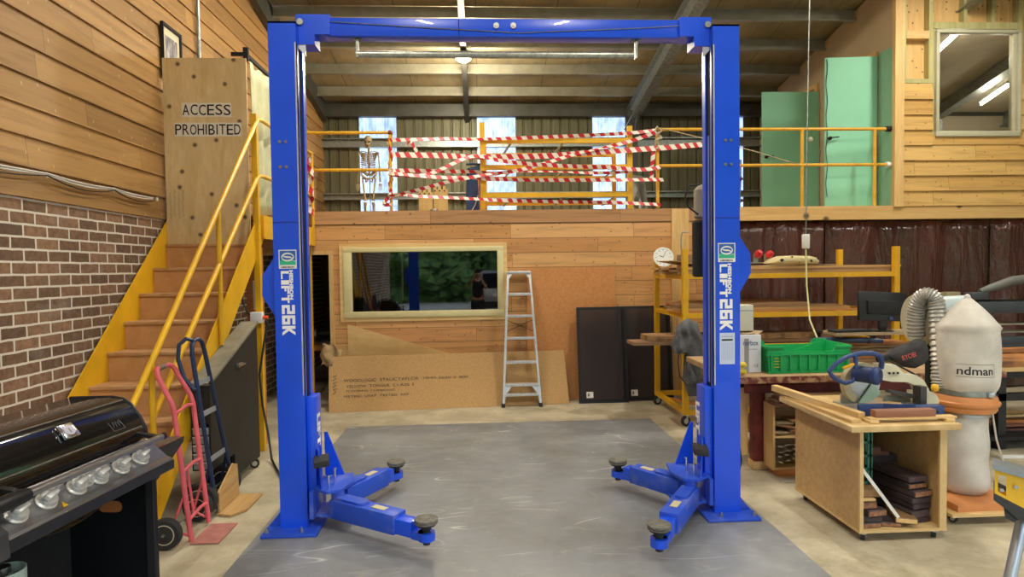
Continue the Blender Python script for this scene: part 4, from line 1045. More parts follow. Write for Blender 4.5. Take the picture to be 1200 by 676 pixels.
# ------------------------------------------------------------------ barrier tape
def tapemat():
    mt, t, b = nt('barrier_tape'); b.inputs['Roughness'].default_value = .4
    uv = N(t, 'ShaderNodeUVMap'); uv.uv_map = 'uv'; sp = N(t, 'ShaderNodeSeparateXYZ'); link(t, uv.outputs[0], sp.inputs[0])
    f = mathn(t, 'FRACT', mathn(t, 'DIVIDE', mathn(t, 'ADD', sp.outputs[0], mathn(t, 'MULTIPLY', sp.outputs[1], .55)), .135))
    link(t, mixc(t, mathn(t, 'LESS_THAN', f, .5), lin('e9e2d2'), lin('c8202c')), b.inputs['Base Color'])
    return mt
TAPE = tapemat()
def tp(x, y, Y=8.43): return V((-1.18+(x-457)*.011725, Y, 3.67-(y-155)*.01172))
def tape(pts, label, w=.07, tw=.25, wig=2.0, name='barrier_tape', n=70):
    pts = [V(p) for p in pts]
    if name == 'barrier_tape' and len(pts) > 4:
        for k_, i_ in ((0, 0), (-1, len(pts))):
            q = pts[k_]
            for xx, yy in ((-1.18, 8.43), (2.49, 8.43), (.065, 8.458), (2.11, 8.458)):
                if abs(q.x-xx) < .2: pts.insert(i_ if i_ == 0 else len(pts), V((xx, yy, q.z))); break
    ls = [0]; w *= .87
    for a, b in zip(pts, pts[1:]): ls.append(ls[-1]+(b-a).length)
    T = ls[-1]; ph = R.uniform(0, 6)
    def at(s):
        for i in range(len(pts)-1):
            if s <= ls[i+1]+1e-9:
                q = (s-ls[i])/max(1e-9, ls[i+1]-ls[i])
                p0, p1, p2, p3 = pts[max(i-1, 0)], pts[i], pts[i+1], pts[min(i+2, len(pts)-1)]
                q2, q3 = q*q, q*q*q
                return .5*((2*p1)+(p2-p0)*q+(2*p0-5*p1+4*p2-p3)*q2+(3*p1-p0-3*p2+p3)*q3)
        return pts[-1]
    m = MB(); rows = []
    for i in range(n+1):
        s = T*i/n; p = at(s); d = (at(min(T, s+.02))-at(max(0, s-.02))).normalized()
        u = (V((0, 0, 1))-d*d.z); u = u.normalized() if u.length > .2 else V((1, 0, 0))
        nn = d.cross(u); a = tw*sin(s*wig+ph)+.3*tw*sin(s*wig*3.1+ph)
        h = (u*cos(a)+nn*sin(a))*w/2
        rows.append((m.bm.verts.new(p-h), m.bm.verts.new(p+h), s))
    for a, b in zip(rows, rows[1:]):
        f = m.bm.faces.new((a[0], b[0], b[1], a[1]))
        for lp, q in zip(f.loops, ((a[2], 0), (b[2], 0), (b[2], w), (a[2], w))): lp[m.uv].uv = q
    return solo(m, name, TAPE, label, 'barrier tape', fix=False, smooth=180, group='red and white barrier tapes')
def P_(*l, Y=8.43): return [tp(x, y, Y) for x, y in l]
tape(P_((457, 164), (520, 162.5), (565, 163), (660, 160), (735, 156.5), (769, 153)), 'topmost red and white tape strip along the yellow gate', .055, .5)
b_ = P_((459, 181), (510, 182), (560, 184), (640, 183), (690, 179.5), (770, 174.5), Y=8.41)
tape(b_+P_((820, 170.5), (850, 168), Y=8.42), 'widest red and white tape strip, running right behind the blue lift post', .085, .15, n=110)
tape(P_((459, 199), (550, 201), (577, 203), (603, 200), (635, 192), (671, 181.5), (700, 175), (735, 167), (768, 156), Y=8.40), 'red and white tape strip slanting upward to the rope knot on the right', .06, .7)
tape(P_((459, 204.5), (500, 204), (550, 184), (585, 189), (621, 193), (674, 196), (710, 197), (750, 200), (772, 197), Y=8.38), 'red and white tape strip sagging across the middle of the gate', .062, .4)
tape(P_((560, 207), (577, 204.5), (603, 201), (640, 201), (700, 203), (736, 202), Y=8.42), 'short red and white tape strip just under the gate middle rail', .05, .9)
tape(P_((460, 203), (510, 207.5), (550, 208.5), (575, 210), (621, 211.5), (710, 212), (771, 212), Y=8.36), 'red and white tape strip running level below the gate middle rail', .06, .5)
tape(P_((455, 229), (470, 226.5), (489, 222), (505, 218), (524, 213), (551, 208), (577, 203.5), Y=8.34), 'red and white tape strip slanting up from the foot of the rail post', .055, .8)
tape(P_((469, 227), (489, 229), (524, 231), (560, 233), (594, 235), (657, 237), (710, 238), (769, 241), Y=8.37), 'lowest red and white tape strip along the mezzanine edge', .055, .6)
tape(P_((764, 179), (763, 190), (761.5, 200), (762, 211), Y=8.405), 'short upright red and white tape hanging by the rail post on the right', .075, .3, n=16)
tape(P_((477, 169), (481, 164), (484, 171), (489, 179), (494, 185), Y=8.42), 'loose red and white tape end dangling from the top strip', .05, .6, 6, n=24)
tape([(-1.18+.03*cos(k*1.1), YR+.03*sin(k*1.1), 3.66-k*.05) for k in range(17)]+[(-1.2, 8.38, 2.8), (-1.27, 8.36, 2.7)], 'red and white tape wound around the rail post near the skeleton', .06, .2, n=90)
tape([(-2.2+.045*cos(k*1.3), 8.22+.045*sin(k*1.3), 3.35-k*.055) for k in range(16)], 'red and white tape wound in a column at the stair landing rail', .085, .3, n=90)
rk = solo(MB().tube([(2.46, 8.42, 3.62), (2.53, 8.4, 3.68), (2.47, 8.38, 3.72), (2.44, 8.43, 3.66), (2.52, 8.46, 3.62), (2.53, 8.4, 3.58), (2.46, 8.39, 3.55), (2.48, 8.44, 3.48), (2.47, 8.41, 3.42)], .022, 7), 'rope_knot', mat('pale_rope', 'b5a98a', .9, var=.2, sc=40), 'bundle of pale rope knotted around the top of the rail post beside the blue lift', 'rope')
solo(MB().tube([(2.53, 8.42, 3.72), (2.95, 8.1, 3.52), (3.6, 7.9, 3.3), (4.5, 8.42, 3.2)], .007, 6), 'rope', mat('pale_rope', 'b5a98a', .9), 'thin pale rope slung from the knot to the long guard rail', 'rope')

# ------------------------------------------------------------------ skeleton
sk = thing('skeleton_model', 'life-size model of a human skeleton standing behind the mezzanine rail', 'skeleton', (-1.97, 11.3, 2.6))
BO = mat('old_bone', '8a7b5c', .6, var=.2, sc=9, c2='a89878')
sx, sy, sz = -1.97, 11.3, 2.605
def S(x, y, z): return V((sx+x, sy+y, sz+z))
m = MB().sphere(S(0, .01, 1.56), .085, (.86, 1.05, 1.0), 16, 12).sphere(S(0, -.045, 1.49), .05, (1.0, .8, 1.1), 12, 8)
m.tube([S(-.045, -.0, 1.46), S(-.04, -.06, 1.425), S(0, -.085, 1.415), S(.04, -.06, 1.425), S(.045, 0, 1.46)], .013, 8)
skl = m.build('skull', BO, sk)
for s in (-1, 1): MB().sphere(S(s*.032, -.085, 1.515), .018, (1, .5, .9), 10, 6).build('eye_socket', MAT['blackm'], skl)
m = MB()
for k in range(26):
    z = .93+k*.02; y = .03+.02*sin(k*.28); m.cyl(S(0, y, z), S(0, y, z+.014), .02, seg=8)
m.build('spine', BO, sk)
m = MB()
for k in range(10):
    z = 1.33-k*.033; w_ = .085+.05*sin((k+1.5)/10*pi*.75); dd = .07+.03*sin((k+1)/10*pi)
    for s in (-1, 1):
        p = []
        for q in range(10):
            a = q/9*pi*(.95 if k < 7 else .72)
            p.append(S(s*w_*sin(a), .03-dd*(1-cos(a))*.75, z-.045*(1-cos(a))/2+.01))
        m.tube(p, .0065, 6)
m.build('ribcage', BO, sk)
MB().prism([S(-.018, -.075, 1.3), S(.018, -.075, 1.3), S(.012, -.09, 1.12), S(-.012, -.09, 1.12)], (0, -.008, 0)).build('breastbone', BO, sk)
for s in (-1, 1):
    MB().tube([S(s*.015, -.07, 1.33), S(s*.09, -.04, 1.355), S(s*.165, .0, 1.35)], .008, 7).build('collarbone', BO, sk)
    MB().prism([S(s*.06, .05, 1.34), S(s*.16, .02, 1.35), S(s*.15, .03, 1.29), S(s*.09, .06, 1.17)], (0, .007, 0)).build('shoulder_blade', BO, sk)
    e = S(s*.19, .02, 1.04); wv = S(s*.2, -.0, .8)
    MB().tube([S(s*.172, .01, 1.345), S(s*.175, .01, 1.31), S(s*.183, .015, 1.18), S(s*.189, .02, 1.06), e], [.024, .016, .011, .013, .02], 8).build('upper_arm_bone', BO, sk)
    MB().tube([e, wv+V((.012, 0, 0))], [.012, .009], 7).tube([e+V((0, .012, .01)), wv-V((.012, 0, 0))], [.013, .008], 7).build('forearm_bones', BO, sk)
    m = MB()
    for f in range(5):
        o_ = wv+V(((f-2)*.011, 0, -.02)); m.tube([o_, o_+V(((f-2)*.005, -.006, -.07)), o_+V(((f-2)*.006, -.015, -.14+.012*abs(f-2)))], [.007, .005, .004], 6)
    m.build('hand_bones', BO, sk)
    # pelvis wing, leg
    MB().tube([S(s*.02, .05, .93), S(s*.09, .045, 1.0), S(s*.135, .0, .99), S(s*.125, -.03, .93), S(s*.075, -.01, .88), S(s*.045, -.04, .86), S(s*.01, -.055, .87)], [.022, .03, .02, .02, .026, .016, .014], 8).tube([S(s*.07, .0, .87), S(s*.055, .01, .81), S(s*.02, -.03, .83), S(s*.01, -.055, .87)], .013, 7).build('hip_bone', BO, sk)
    k_ = S(s*.07, -.01, .47); a_ = S(s*.07, .02, .08)
    MB().tube([S(s*.08, 0, .885), S(s*.115, 0, .87), S(s*.11, 0, .82), S(s*.09, -.01, .65), S(s*.073, -.01, .52), k_], [.024, .02, .018, .014, .02, .034], 9).build('thigh_bone', BO, sk)
    MB().tube([k_-V((0, 0, .03)), k_-V((0, 0, .1)), a_], [.034, .018, .015], 9).tube([k_+V((s*.025, .01, -.06)), a_+V((s*.02, .01, 0))], .007, 6).build('shin_bones', BO, sk)
    MB().tube([a_+V((0, .04, -.05)), a_+V((0, 0, -.03)), a_+V((0, -.08, -.055)), a_+V((0, -.15, -.068))], [.02, .025, .018, .011], 8).build('foot_bones', BO, sk)
MB().cyl(S(0, .09, .001), S(0, .09, 1.4), .008, seg=8).cyl(S(0, .09, .0), S(0, .09, .02), .2, seg=20).build('stand', MAT['galv'], sk)

# ------------------------------------------------------------------ other things kept upstairs
bb = thing('padded_bag', 'tall dark blue padded bag standing upright behind the barrier tape', 'bag', (-.07, 9.2, 2.6))
m = MB()
def bag(u, v):
    a = u*2*pi; w_ = .115*(1-.12*v**3); x = w_*abs(cos(a))**.5*(1 if cos(a) > 0 else -1); y = .06*abs(sin(a))**.6*(1 if sin(a) > 0 else -1)
    return (-.07+x+.015*v, 9.2+y, 2.602+v*.76-(.04*(1-(x/.115)) if v > .98 else 0))
m.grid(bag, 28, 12, True)
bd = m.build('shell', mat('blue_nylon', '26406e', .7, var=.15, sc=7), bb, smooth=60)
MB().prism([(-.17, 9.14, 3.36), (.05, 9.14, 3.36), (.05, 9.26, 3.36), (-.17, 9.26, 3.36)], (0, 0, .012)).build('top_flap', mat('blue_nylon', '26406e'), bb, smooth=0)
MB().tube([(.0, 9.13, 2.9), (-.05, 9.12, 2.75), (-.13, 9.12, 2.62)], .006, 6).build('strap', MAT['cord'], bb)
MB().tube([(-.13, 9.13, 3.3), (-.16, 9.1, 3.25), (-.14, 9.13, 3.2)], .009, 6).build('carry_loop', MAT['blackm'], bb)
for k, (x0, x1, zt) in enumerate(((-.86, -.66, 2.98), (-.645, -.44, 3.02))):
    t_ = thing('notched_board', ('left', 'right')[k]+' one of two pale notched boards standing upright on the mezzanine', 'board', ((x0+x1)/2, 9.0, 2.6), 0, 'notched boards on the mezzanine')
    n = 3; st_ = (x1-x0)/n; pts = [(x0, 8.99, 2.602)]
    for j in range(n):
        xa = x0+j*st_; pts += [(xa, 8.99, zt), (xa+st_*.55, 8.99, zt), (xa+st_*.6, 8.99, zt-.05), (xa+st_*.95, 8.99, zt-.05)]
    pts += [(x1, 8.99, zt), (x1, 8.99, 2.602)]
    MB().prism(pts, (0, .02, 0)).build('board_panel', wood('pale_ply', 'c9ae6c', 'd9c386', 2, .6), t_, smooth=0)
    for j in range(n): MB().cyl(((x0+(j+.28)*st_), 8.99, zt-.07), ((x0+(j+.28)*st_), 8.985, zt-.07), .012, seg=10).build('bolt_hole', MAT['blackm'], t_)
solo(MB().lathe([(.0, .07), (.05, .06), (.08, .02), (.085, 0), (0, 0)], (-.62, 8.75, 2.602), seg=16), 'floodlight', MAT['galv'], 'small domed metal fitting lying in front of the notched boards', 'fitting')
solo(MB().bar((.03, 8.75, 2.602), (.0, 8.8, 3.2), .05, .02, up=(1, 0, 0)), 'timber_offcut', MAT['orangew'], 'brown timber batten standing against the yellow gate left post', 'timber', smooth=0)
solo(MB().prism([(2.22, 8.95, 2.602), (2.5, 8.95, 2.602), (2.5, 9.15, 3.16), (2.28, 9.15, 3.2)], (0, .006, 0)), 'metal_sheet', mat('dull_sheet', '6f6f66', .35, .6, var=.2, sc=5), 'dull grey metal sheet leaning behind the gate right post', 'sheet', smooth=0)
tr = thing('trestle', 'brown timber trestle frame leaning on the mezzanine behind the blue lift post', 'trestle', (3.8, 10, 2.6))
MB().bar((3.4, 10.2, 2.64), (4.45, 10.2, 3.28), .05, .05).build('beam', MAT['darky'], tr, smooth=0)
MB().bar((3.5, 10.25, 2.62), (4.5, 10.3, 2.92), .05, .05).build('beam', MAT['darky'], tr, smooth=0)
MB().bar((4.1, 10.24, 2.602), (4.25, 10.24, 3.18), .03, .03).build('leg', MAT['galv'], tr, smooth=0)
MB().bar((4.42, 10.26, 2.602), (4.45, 10.26, 3.6), .03, .03).build('leg', MAT['galv'], tr, smooth=0)

# ------------------------------------------------------------------ sheets leaning on the boarded wall
cs = thing('chipboard_sheet', 'long low sheet of printed flooring chipboard leaning on the wall under the window', 'board', (-.39, 8.1, 0))
b0, b1, t0, t1 = V((-1.945, 7.90, .002)), V((1.17, 8.17, .002)), V((-1.99, 8.30, .685)), V((1.13, 8.335, .70))
t1.y = t0.y+(b1.y-b0.y)*(t1.x-t0.x)/(b1.x-b0.x)*.0+.05
b1.y = b0.y+.19; t0.y = 8.14; t1 = t0+(b1-b0)+V((.01, .0, .0)); t1.y = t0.y+(b1.y-b0.y)*1.0
b0.y -= .0
nn = (b1-b0).cross(t0-b0).normalized()
if nn.y < 0: nn = -nn
CH = mat('chipboard', 'b8905a', .75, var=.06, sc=60, c2='c7a06a', lo=.3, hi=.7)
MB().prism([b0, b1, t1, t0], nn*.019).build('sheet', CH, cs, smooth=0)
ux, uy = (b1-b0), (t0-b0)
def onb(u, v): return b0+ux*u+uy*v-nn*.002
for s_, u0, v0, uw, vh in (('WOODLOGIC STRUCTAFLOR', .06, .53, .31, .055), ('YELLOW TONGUE  CLASS 1', .07, .43, .30, .045), ('19MM  3600 X 800', .39, .535, .2, .045), ('FLOORING CHIPBOARD', .07, .35, .2, .035), ('METRIC UNIT  TESTED  WFP', .06, .255, .29, .04)):
    for wd_ in s_.split():
        f_ = len(wd_)/len(s_)*(.25 if wd_ == '1' else 1)
        text(wd_, onb(u0, v0), ux*uw*f_, uy*vh, MAT['inkbrown'], cs, 'lettering'); u0 += uw*(f_+1/len(s_))
m = MB()
for k in range(3): m.tube([onb(.015, .32+k*.12), onb(.03, .36+k*.12), onb(.017, .4+k*.12), onb(.033, .42+k*.12)], .004, 4)
m.build('pencil_mark', MAT['inkbrown'], cs)
solo(MB().prism([(-1.79, 8.385, .002), (-1.79, 8.385, 1.085), (-.5, 8.385, .685), (.05, 8.385, .515), (.05, 8.385, .002)], (0, .012, 0)), 'plywood_offcut', wood('ply_offcut', 'c39a5c', 'd9b77c', 0, .6, sc=6, stretch=.3), 'tapered plywood offcut standing behind the printed chipboard sheet', 'board', smooth=0)
solo(MB().prism([(.63, 8.345, .002), (1.875, 8.345, .002), (1.86, 8.383, 1.815), (.645, 8.383, 1.82)], (0, .01, 0)), 'hardboard_sheet', mat('orange_hardboard', 'c58449', .55, var=.05, sc=30, c2='cd9055'), 'tall orange-brown hardboard sheet leaning behind the aluminium ladder', 'board', smooth=0)
def paper(u, v):
    return (-2.1+u*.26+.02*sin(v*9), 8.12+.09*v+.03*sin(u*9+v*4), .58+v*.27-.05*(u-.3)**2*4+.02*sin(u*14))
solo(MB().grid(paper, 14, 10), 'paper_bag', mat('crumpled_brown', 'a58a62', .85, var=.2, sc=12, bump=.3), 'crumpled torn brown paper caught on the left end of the chipboard sheet', 'paper', solid=.003, smooth=40)
# window screens
MESH = bpy.data.materials.new('dark_flyscreen'); MESH.use_nodes = True; t = MESH.node_tree; t.nodes.clear()
o_ = N(t, 'ShaderNodeOutputMaterial'); tr_n = N(t, 'ShaderNodeBsdfTransparent'); df = N(t, 'ShaderNodeBsdfPrincipled'); df.inputs['Base Color'].default_value = (*lin('30282a'), 1); df.inputs['Roughness'].default_value = .6
mx_ = N(t, 'ShaderNodeMixShader'); mx_.inputs[0].default_value = .72; link(t, tr_n.outputs[0], mx_.inputs[1]); link(t, df.outputs[0], mx_.inputs[2]); link(t, mx_.outputs[0], o_.inputs[0])
for k, (xa, xb, yb, lab) in enumerate(((1.30, 1.97, 8.06, 'black framed insect screen leaning on the orange hardboard sheet'), (1.85, 2.6, 8.13, 'black framed insect screen standing behind the yellow rack posts'))):
    sc_ = thing('insect_screen', lab, 'screen', ((xa+xb)/2, yb+.1, 0))
    yt = yb+.17; H = 1.27
    P0 = lambda x, z: (x, yb+(yt-yb)*z/H, .002+z)
    fr = .034 if k == 0 else .03
    MB().ring([P0(xa, 0), P0(xb, 0), P0(xb, H), P0(xa, H)], [P0(xa+fr, fr*1.3), P0(xb-fr*2, fr*1.3), P0(xb-fr*2, H-fr), P0(xa+fr, H-fr)], (0, .02, -.0)).build('frame', mat('charcoal_frame', '24262b', .45, .3, var=.1), sc_, smooth=0)
    MB().prism([P0(xa+fr, fr), P0(xb-fr, fr), P0(xb-fr, H-fr), P0(xa+fr, H-fr)], (0, .004, 0)).build('mesh', MESH, sc_, smooth=0)
    q = xa+.1 if k == 0 else xa+.17
    st_ = MB().prism([P0(q, .07), P0(q+.09, .07), P0(q+.09, .15), P0(q, .15)], (0, -.001, 0)).build('sticker', MAT['white'], sc_, smooth=0)
    MB().prism([V(P0(q+.015, .09))+V((0, -.002, 0)), V(P0(q+.04, .09))+V((0, -.002, 0)), V(P0(q+.04, .13))+V((0, -.002, 0)), V(P0(q+.015, .13))+V((0, -.002, 0))], (0, -.0005, 0)).build('sticker_print', mat('grey_ink', '77736a', .8), st_, smooth=0)
# ladder
ld = thing('step_ladder', 'folded silver aluminium step ladder leaning on the boarded wall beside the window', 'ladder', (.53, 8.1, 0))
AL = MAT['alu']
def LP(x, z, dy=0): return V((x, 7.955+(8.27-7.955)*z/1.77+dy, .003+z))
def edge(s, z, sp=1): return .53+s*(.245-(.245-.145)*z/1.77)*sp
for s in (-1, 1):
    MB().bar(LP(edge(s, 0), .0), LP(edge(s, 1.77), 1.76), .028, .055, up=(0, 1, 0)).build('stile', AL, ld, smooth=0)
    MB().bar(LP(edge(s, .04), .04, .065), LP(edge(s, 1.66), 1.66, .065), .022, .035, up=(0, 1, 0)).build('rear_leg', AL, ld, smooth=0)
    MB().obox(LP(edge(s, .0), .025, .01), (.045, .09, .05), None, .006).build('foot', MAT['rubber'], ld)
    MB().prism([LP(edge(s, .1)-s*.012, .06, -.03), LP(edge(s, .3)-s*.012, .29, -.03), LP(edge(s, .3)-s*.1, .27, -.03), LP(edge(s, .2)-s*.03, .17, -.03)], (0, .006, 0)).build('corner_brace', AL, ld, smooth=0)
for k, z in enumerate((.16, .285, .575, .885, 1.175, 1.465)):
    x0, x1 = edge(-1, z)+.012, edge(1, z)-.012
    MB().box(x0, x1, LP(0, z).y-.045, LP(0, z).y+.05, z-.016, z+.016, .003).build('step', mat('worn_alu_step', 'cfd3d6', .45, .5, var=.2, sc=30, stretch=(1, 1, 4)), ld)
MB().box(edge(-1, 1.77)-.01, edge(1, 1.77)+.01, LP(0, 1.77).y-.05, LP(0, 1.77).y+.09, 1.735, 1.775, .008).build('top_cap', AL, ld)
for s in (-1, 1): MB().prism([LP(edge(s, 1.7)-s*.01, 1.74, -.02), LP(edge(s, 1.7)-s*.07, 1.74, -.02), LP(edge(s, 1.6)-s*.01, 1.66, -.02)], (0, .005, 0)).build('cap_brace', AL, ld, smooth=0)
MB().tube([LP(edge(-1, 1.1), 1.12, .04), LP(edge(1, .95), .96, .04)], .004, 5).build('spreader_wire', MAT['blackm'], ld)
MB().tube([LP(edge(1, 1.1), 1.12, .045), LP(edge(-1, .95), .96, .045)], .004, 5).build('spreader_wire', MAT['blackm'], ld)

# ------------------------------------------------------------------ inside the room behind the wall
tb = thing('table', 'orange-brown timber table with turned legs inside the dark doorway', 'table', (-2.45, 9.5, 0))
MB().box(-3.0, -1.9, 9.1, 9.8, .74, .775, .008).build('tabletop', mat('dark_top', '4c3a2c', .5, var=.15, sc=7), tb)
MB().box(-2.94, -1.96, 9.14, 9.76, .64, .74).build('apron', MAT['orangew'], tb, smooth=0)
for x in (-2.88, -2.02):
    for y in (9.2, 9.7):
        MB().lathe([(.025, .002), (.03, .03), (.024, .1), (.032, .25), (.045, .4), (.03, .46), (.045, .48), (.03, .5), (.045, .53), (.045, .64)], (x, y, 0), seg=16).build('leg', MAT['orangew'], tb)
cm = thing('grinder', 'small dark bench machine standing on the table inside the doorway', 'machine', (-2.3, 9.3, .776))
MB().box(-2.4, -2.2, 9.22, 9.4, .776, .8).cyl((-2.42, 9.3, .88), (-2.18, 9.3, .88), .06, seg=16).build('body', MAT['black'], cm)
MB().cyl((-2.47, 9.3, .88), (-2.43, 9.3, .88), .085, seg=18).build('guard', MAT['steel'], cm)
MB().cyl((-2.17, 9.3, .88), (-2.13, 9.3, .88), .085, seg=18).build('guard', MAT['steel'], cm)
for k, (xa, xb, y, h, lab) in enumerate(((-2.25, -2.15, 11.2, 2.1, 'pale timber strip leaning far inside the dark doorway'), (-1.75, -1.5, 9.6, 2.0, 'pale strip leaning inside the room, leftmost behind the window glass'), (-1.35, -1.3, 10.2, 2.2, 'thin strip leaning inside the room, in the left half of the window'))):
    solo(MB().bar((xa, y, .002), (xb, y+.4, h), .06, .03, up=(1, 0, 0)), 'timber_strip', MAT['greyw'], lab, 'timber', smooth=0)
# ------------------------------------------------------------------ outside, seen mirrored in the window
def hedge(u, v):
    x = -26+u*52; z = -.05+v*7.5
    return (x, -17+1.6*sin(x*.7+z)*cos(z*.9)+.6*sin(x*2.3+1.7*z)-2.2*v, z+.5*sin(x*1.3)*v)
hm = MB().grid(hedge, 160, 40)
for v in hm.bm.verts: v.co += V((R.uniform(-.25, .25), R.uniform(-.3, .3), R.uniform(-.15, .15)))
hd = hm.build('hedge', mat('foliage', '2c4a22', .9, var=.4, sc=2.5, c2='5f7d3a', bump=.6, bs=8), None, smooth=0)
tag(hd, 'tall bank of dense green bushes across the yard outside', 'bushes', kind='stuff')
car = thing('car', 'silver station wagon parked outside, mirrored in the window of the boarded wall', 'car', (.75, -8.2, -.03))
CB = mat('silver_car', 'b7bcc2', .3, .6, var=0, coat=.5); CG = mat('car_glass', '1b2024', .08, var=0)
cx, cy = .75, -8.2
def CP(x, y, z): return (cx+x, cy+y, z)
prof = [(-2.2, .35), (-2.25, .75), (-2.1, .95), (-1.0, 1.08), (-.35, 1.62), (.2, 1.76), (1.9, 1.74), (2.2, 1.1), (2.28, .8), (2.25, .35)]
MB().prism([CP(-.9, y, z) for y, z in prof], (1.8, 0, 0)).build('body', CB, car, smooth=20)
MB().prism([CP(-.7, 2.245, 1.12), CP(.7, 2.245, 1.12), CP(.62, 2.0, 1.66), CP(-.62, 2.0, 1.66)], (0, .02, 0)).build('rear_window', CG, car, smooth=0)
for s in (-1, 1):
    MB().prism([CP(s*.902, -.8, 1.1), CP(s*.902, -.3, 1.56), CP(s*.902, 1.8, 1.66), CP(s*.902, 2.0, 1.12)], (s*.01, 0, 0)).build('side_window', CG, car, smooth=0)
    MB().box(cx+s*.72-.12, cx+s*.72+.12, cy+2.24, cy+2.3, .75, 1.02, .01).build('tail_light', mat('tail_red', '9c2020', .2, var=0), car)
    for y in (-1.4, 1.4):
        w_ = MB().cyl(CP(s*.72, y, .32), CP(s*.92, y, .32), .34, seg=24).build('wheel', MAT['rubber'], car)
        MB().cyl(CP(s*.925, y, .32), CP(s*.93, y, .32), .2, seg=18).build('rim', MAT['alu'], w_)
MB().box(cx-.88, cx+.88, cy+2.2, cy+2.36, .38, .62, .03).build('bumper', MAT['black'], car)
MB().box(cx-.26, cx+.26, cy+2.29, cy+2.305, .8, .92).build('number_plate', MAT['white'], car, smooth=0)
# ------------------------------------------------------------------ brown plastic curtains
def plastic():
    mt, t, b = nt('brown_plastic'); b.inputs['Roughness'].default_value = .2; b.inputs['Specular IOR Level'].default_value = .9; b.inputs['Coat Weight'].default_value = .5
    v = coords(t, (1, 1, .35))
    c = ramp(t, noise(t, v, 1.6, 4), [(.35, lin('45221f')), (.6, lin('552b27')), (.78, lin('62382f'))]); link(t, c, b.inputs['Base Color'])
    v2 = coords(t, (1, 1, .22))
    h = mathn(t, 'ADD', noise(t, v2, 4, 3, .5, 1.6), mathn(t, 'MULTIPLY', noise(t, v, 14, 3, .5, 2), .16))
    bumpn(t, b, h, .8, .08); return mt
PLA = plastic()
for k, (xa, xb, lab) in enumerate(((3.635, 4.87, 'brown plastic sheet hanging behind the rack, left of the pendant socket'), (4.91, 7.3, 'widest brown plastic sheet hanging under the timber beam behind the monitor'), (7.335, 9.4, 'brown plastic sheet hanging at the far right edge'))):
    def cur(u, v, xa=xa, xb=xb, k=k):
        x = xa+(xb-xa)*u; a = .022+.03*v
        y = 8.47-.03*(k == 2)+a*sin(u*17+k)*(.4+.6*sin(u*5+1)**2)+.008*sin(u*43+v*5)
        # gathered towards the fixing points at the top
        x += .03*sin(u*31)*v
        return (x, y, 2.427-.012*abs(sin(u*14))*(1-v)-v*2.4)
    solo(MB().grid(cur, 150, 16), 'plastic_sheet', PLA, lab, 'plastic sheet', solid=.002, smooth=180)

# ------------------------------------------------------------------ yellow rack on castors
rk_ = thing('storage_rack', 'yellow steel timber rack on castors behind the right lift post', 'rack', (3.5, 7.3, 0))
XA, XB, YA, YB = 2.27, 4.72, 6.75, 7.85
for x in (XA, XB):
    for y in (YA, YB): MB().box(x, x+.06, y, y+.06, .13, 2.0).build('post', YE, rk_, smooth=0)
    for z in (.13, .86, 1.22, 1.66): MB().box(x+.005, x+.055, YA+.06, YB, z, z+.05).build('end_rail', YE, rk_, smooth=0)
for y in (YA, YB):
    for z in (.13, .86, 1.22, 1.66): MB().box(XA+.06, XB, y+.005, y+.055, z, z+.055).build('long_rail', YE, rk_, smooth=0)
for x in (XA+.03, XB+.03):
    for y in (YA+.03, YB+.03): castor(rk_, x, y, .058, .13, 200, 'castor')
MB().bar((XA+.04, 7.6, .15), (XA+.5, 6.95, .15), .05, .03).build('diagonal_brace', MAT['orangew'], rk_, smooth=0)
def lumber(x0, x1, y0, y1, z0, z1, mt, lab, grp, rot=0, name='timber_board', live=False, cat='timber'):
    m = MB(); L_ = x1-x0
    def q(u, v):  # closed section along the length, slightly waney
        a = [(-.5, -.5), (.5, -.5), (.5, .5), (-.5, .5)][int(v*4+.01) % 4]
        w_ = (y1-y0)*(1+(.08*sin(u*17+y0*9) if live else 0))
        return (x0+L_*u, (y0+y1)/2+a[0]*w_, (z0+z1)/2+a[1]*(z1-z0)+.002*sin(u*7+y0*5))
    n = 14 if live else 4
    rings = [[m.bm.verts.new(V(q(i/n, j/4))) for j in range(4)] for i in range(n+1)]
    for a, b in zip(rings, rings[1:]):
        for j in range(4): m.bm.faces.new((a[j], a[(j+1) % 4], b[(j+1) % 4], b[j]))
    m.bm.faces.new(rings[0][::-1]); m.bm.faces.new(rings[-1])
    if rot:
        c = V(((x0+x1)/2, (y0+y1)/2, 0)); rm = M.Rotation(radians(rot), 3, 'Z')
        for v in m.bm.verts: v.co = c+rm@(v.co-c)
    return solo(m, name, mt, lab, cat, grp, smooth=30)
GW, OWD, DKW = MAT['greyw'], MAT['orangew'], MAT['dark']
WP = [wood('board_a', '9d7f52', 'b9986a', 0, .7), wood('board_b', '7f5f42', '9c7a58', 0, .7), wood('board_c', 'b08a58', 'cfa873', 0, .65), wood('board_d', '8a6b4a', 'a98660', 0, .7)]
for lay, z in enumerate((1.716, 1.742, 1.768)):
    y = 6.825
    for k in range(5):
        w_ = R.uniform(.16, .24)
        if y+w_ > 7.845: break
        lumber(2.2+R.uniform(-.06, .1), 4.7+R.uniform(-.1, .16), y, y+w_, z, z+.024, WP[(lay+k) % 4], ('weathered board in the lowest layer on the rack top shelf', 'weathered board in the middle layer on the rack top shelf', 'weathered board in the top layer on the rack top shelf')[lay], 'boards on the top shelf of the yellow rack'); y += w_+.012
def sheetw(u, v):
    return (2.2+u*1.9, 6.84+v*.7, 1.8+.1*max(0, .22-u)**1.2*4.5+.004*sin(u*9))
solo(MB().grid(sheetw, 30, 4), 'veneer_sheet', wood('pale_veneer', 'cdb27a', 'dcc592', 0, .6), 'thin pale veneer sheet with a raised left end on the rack top shelf', 'veneer', solid=.004, smooth=60)
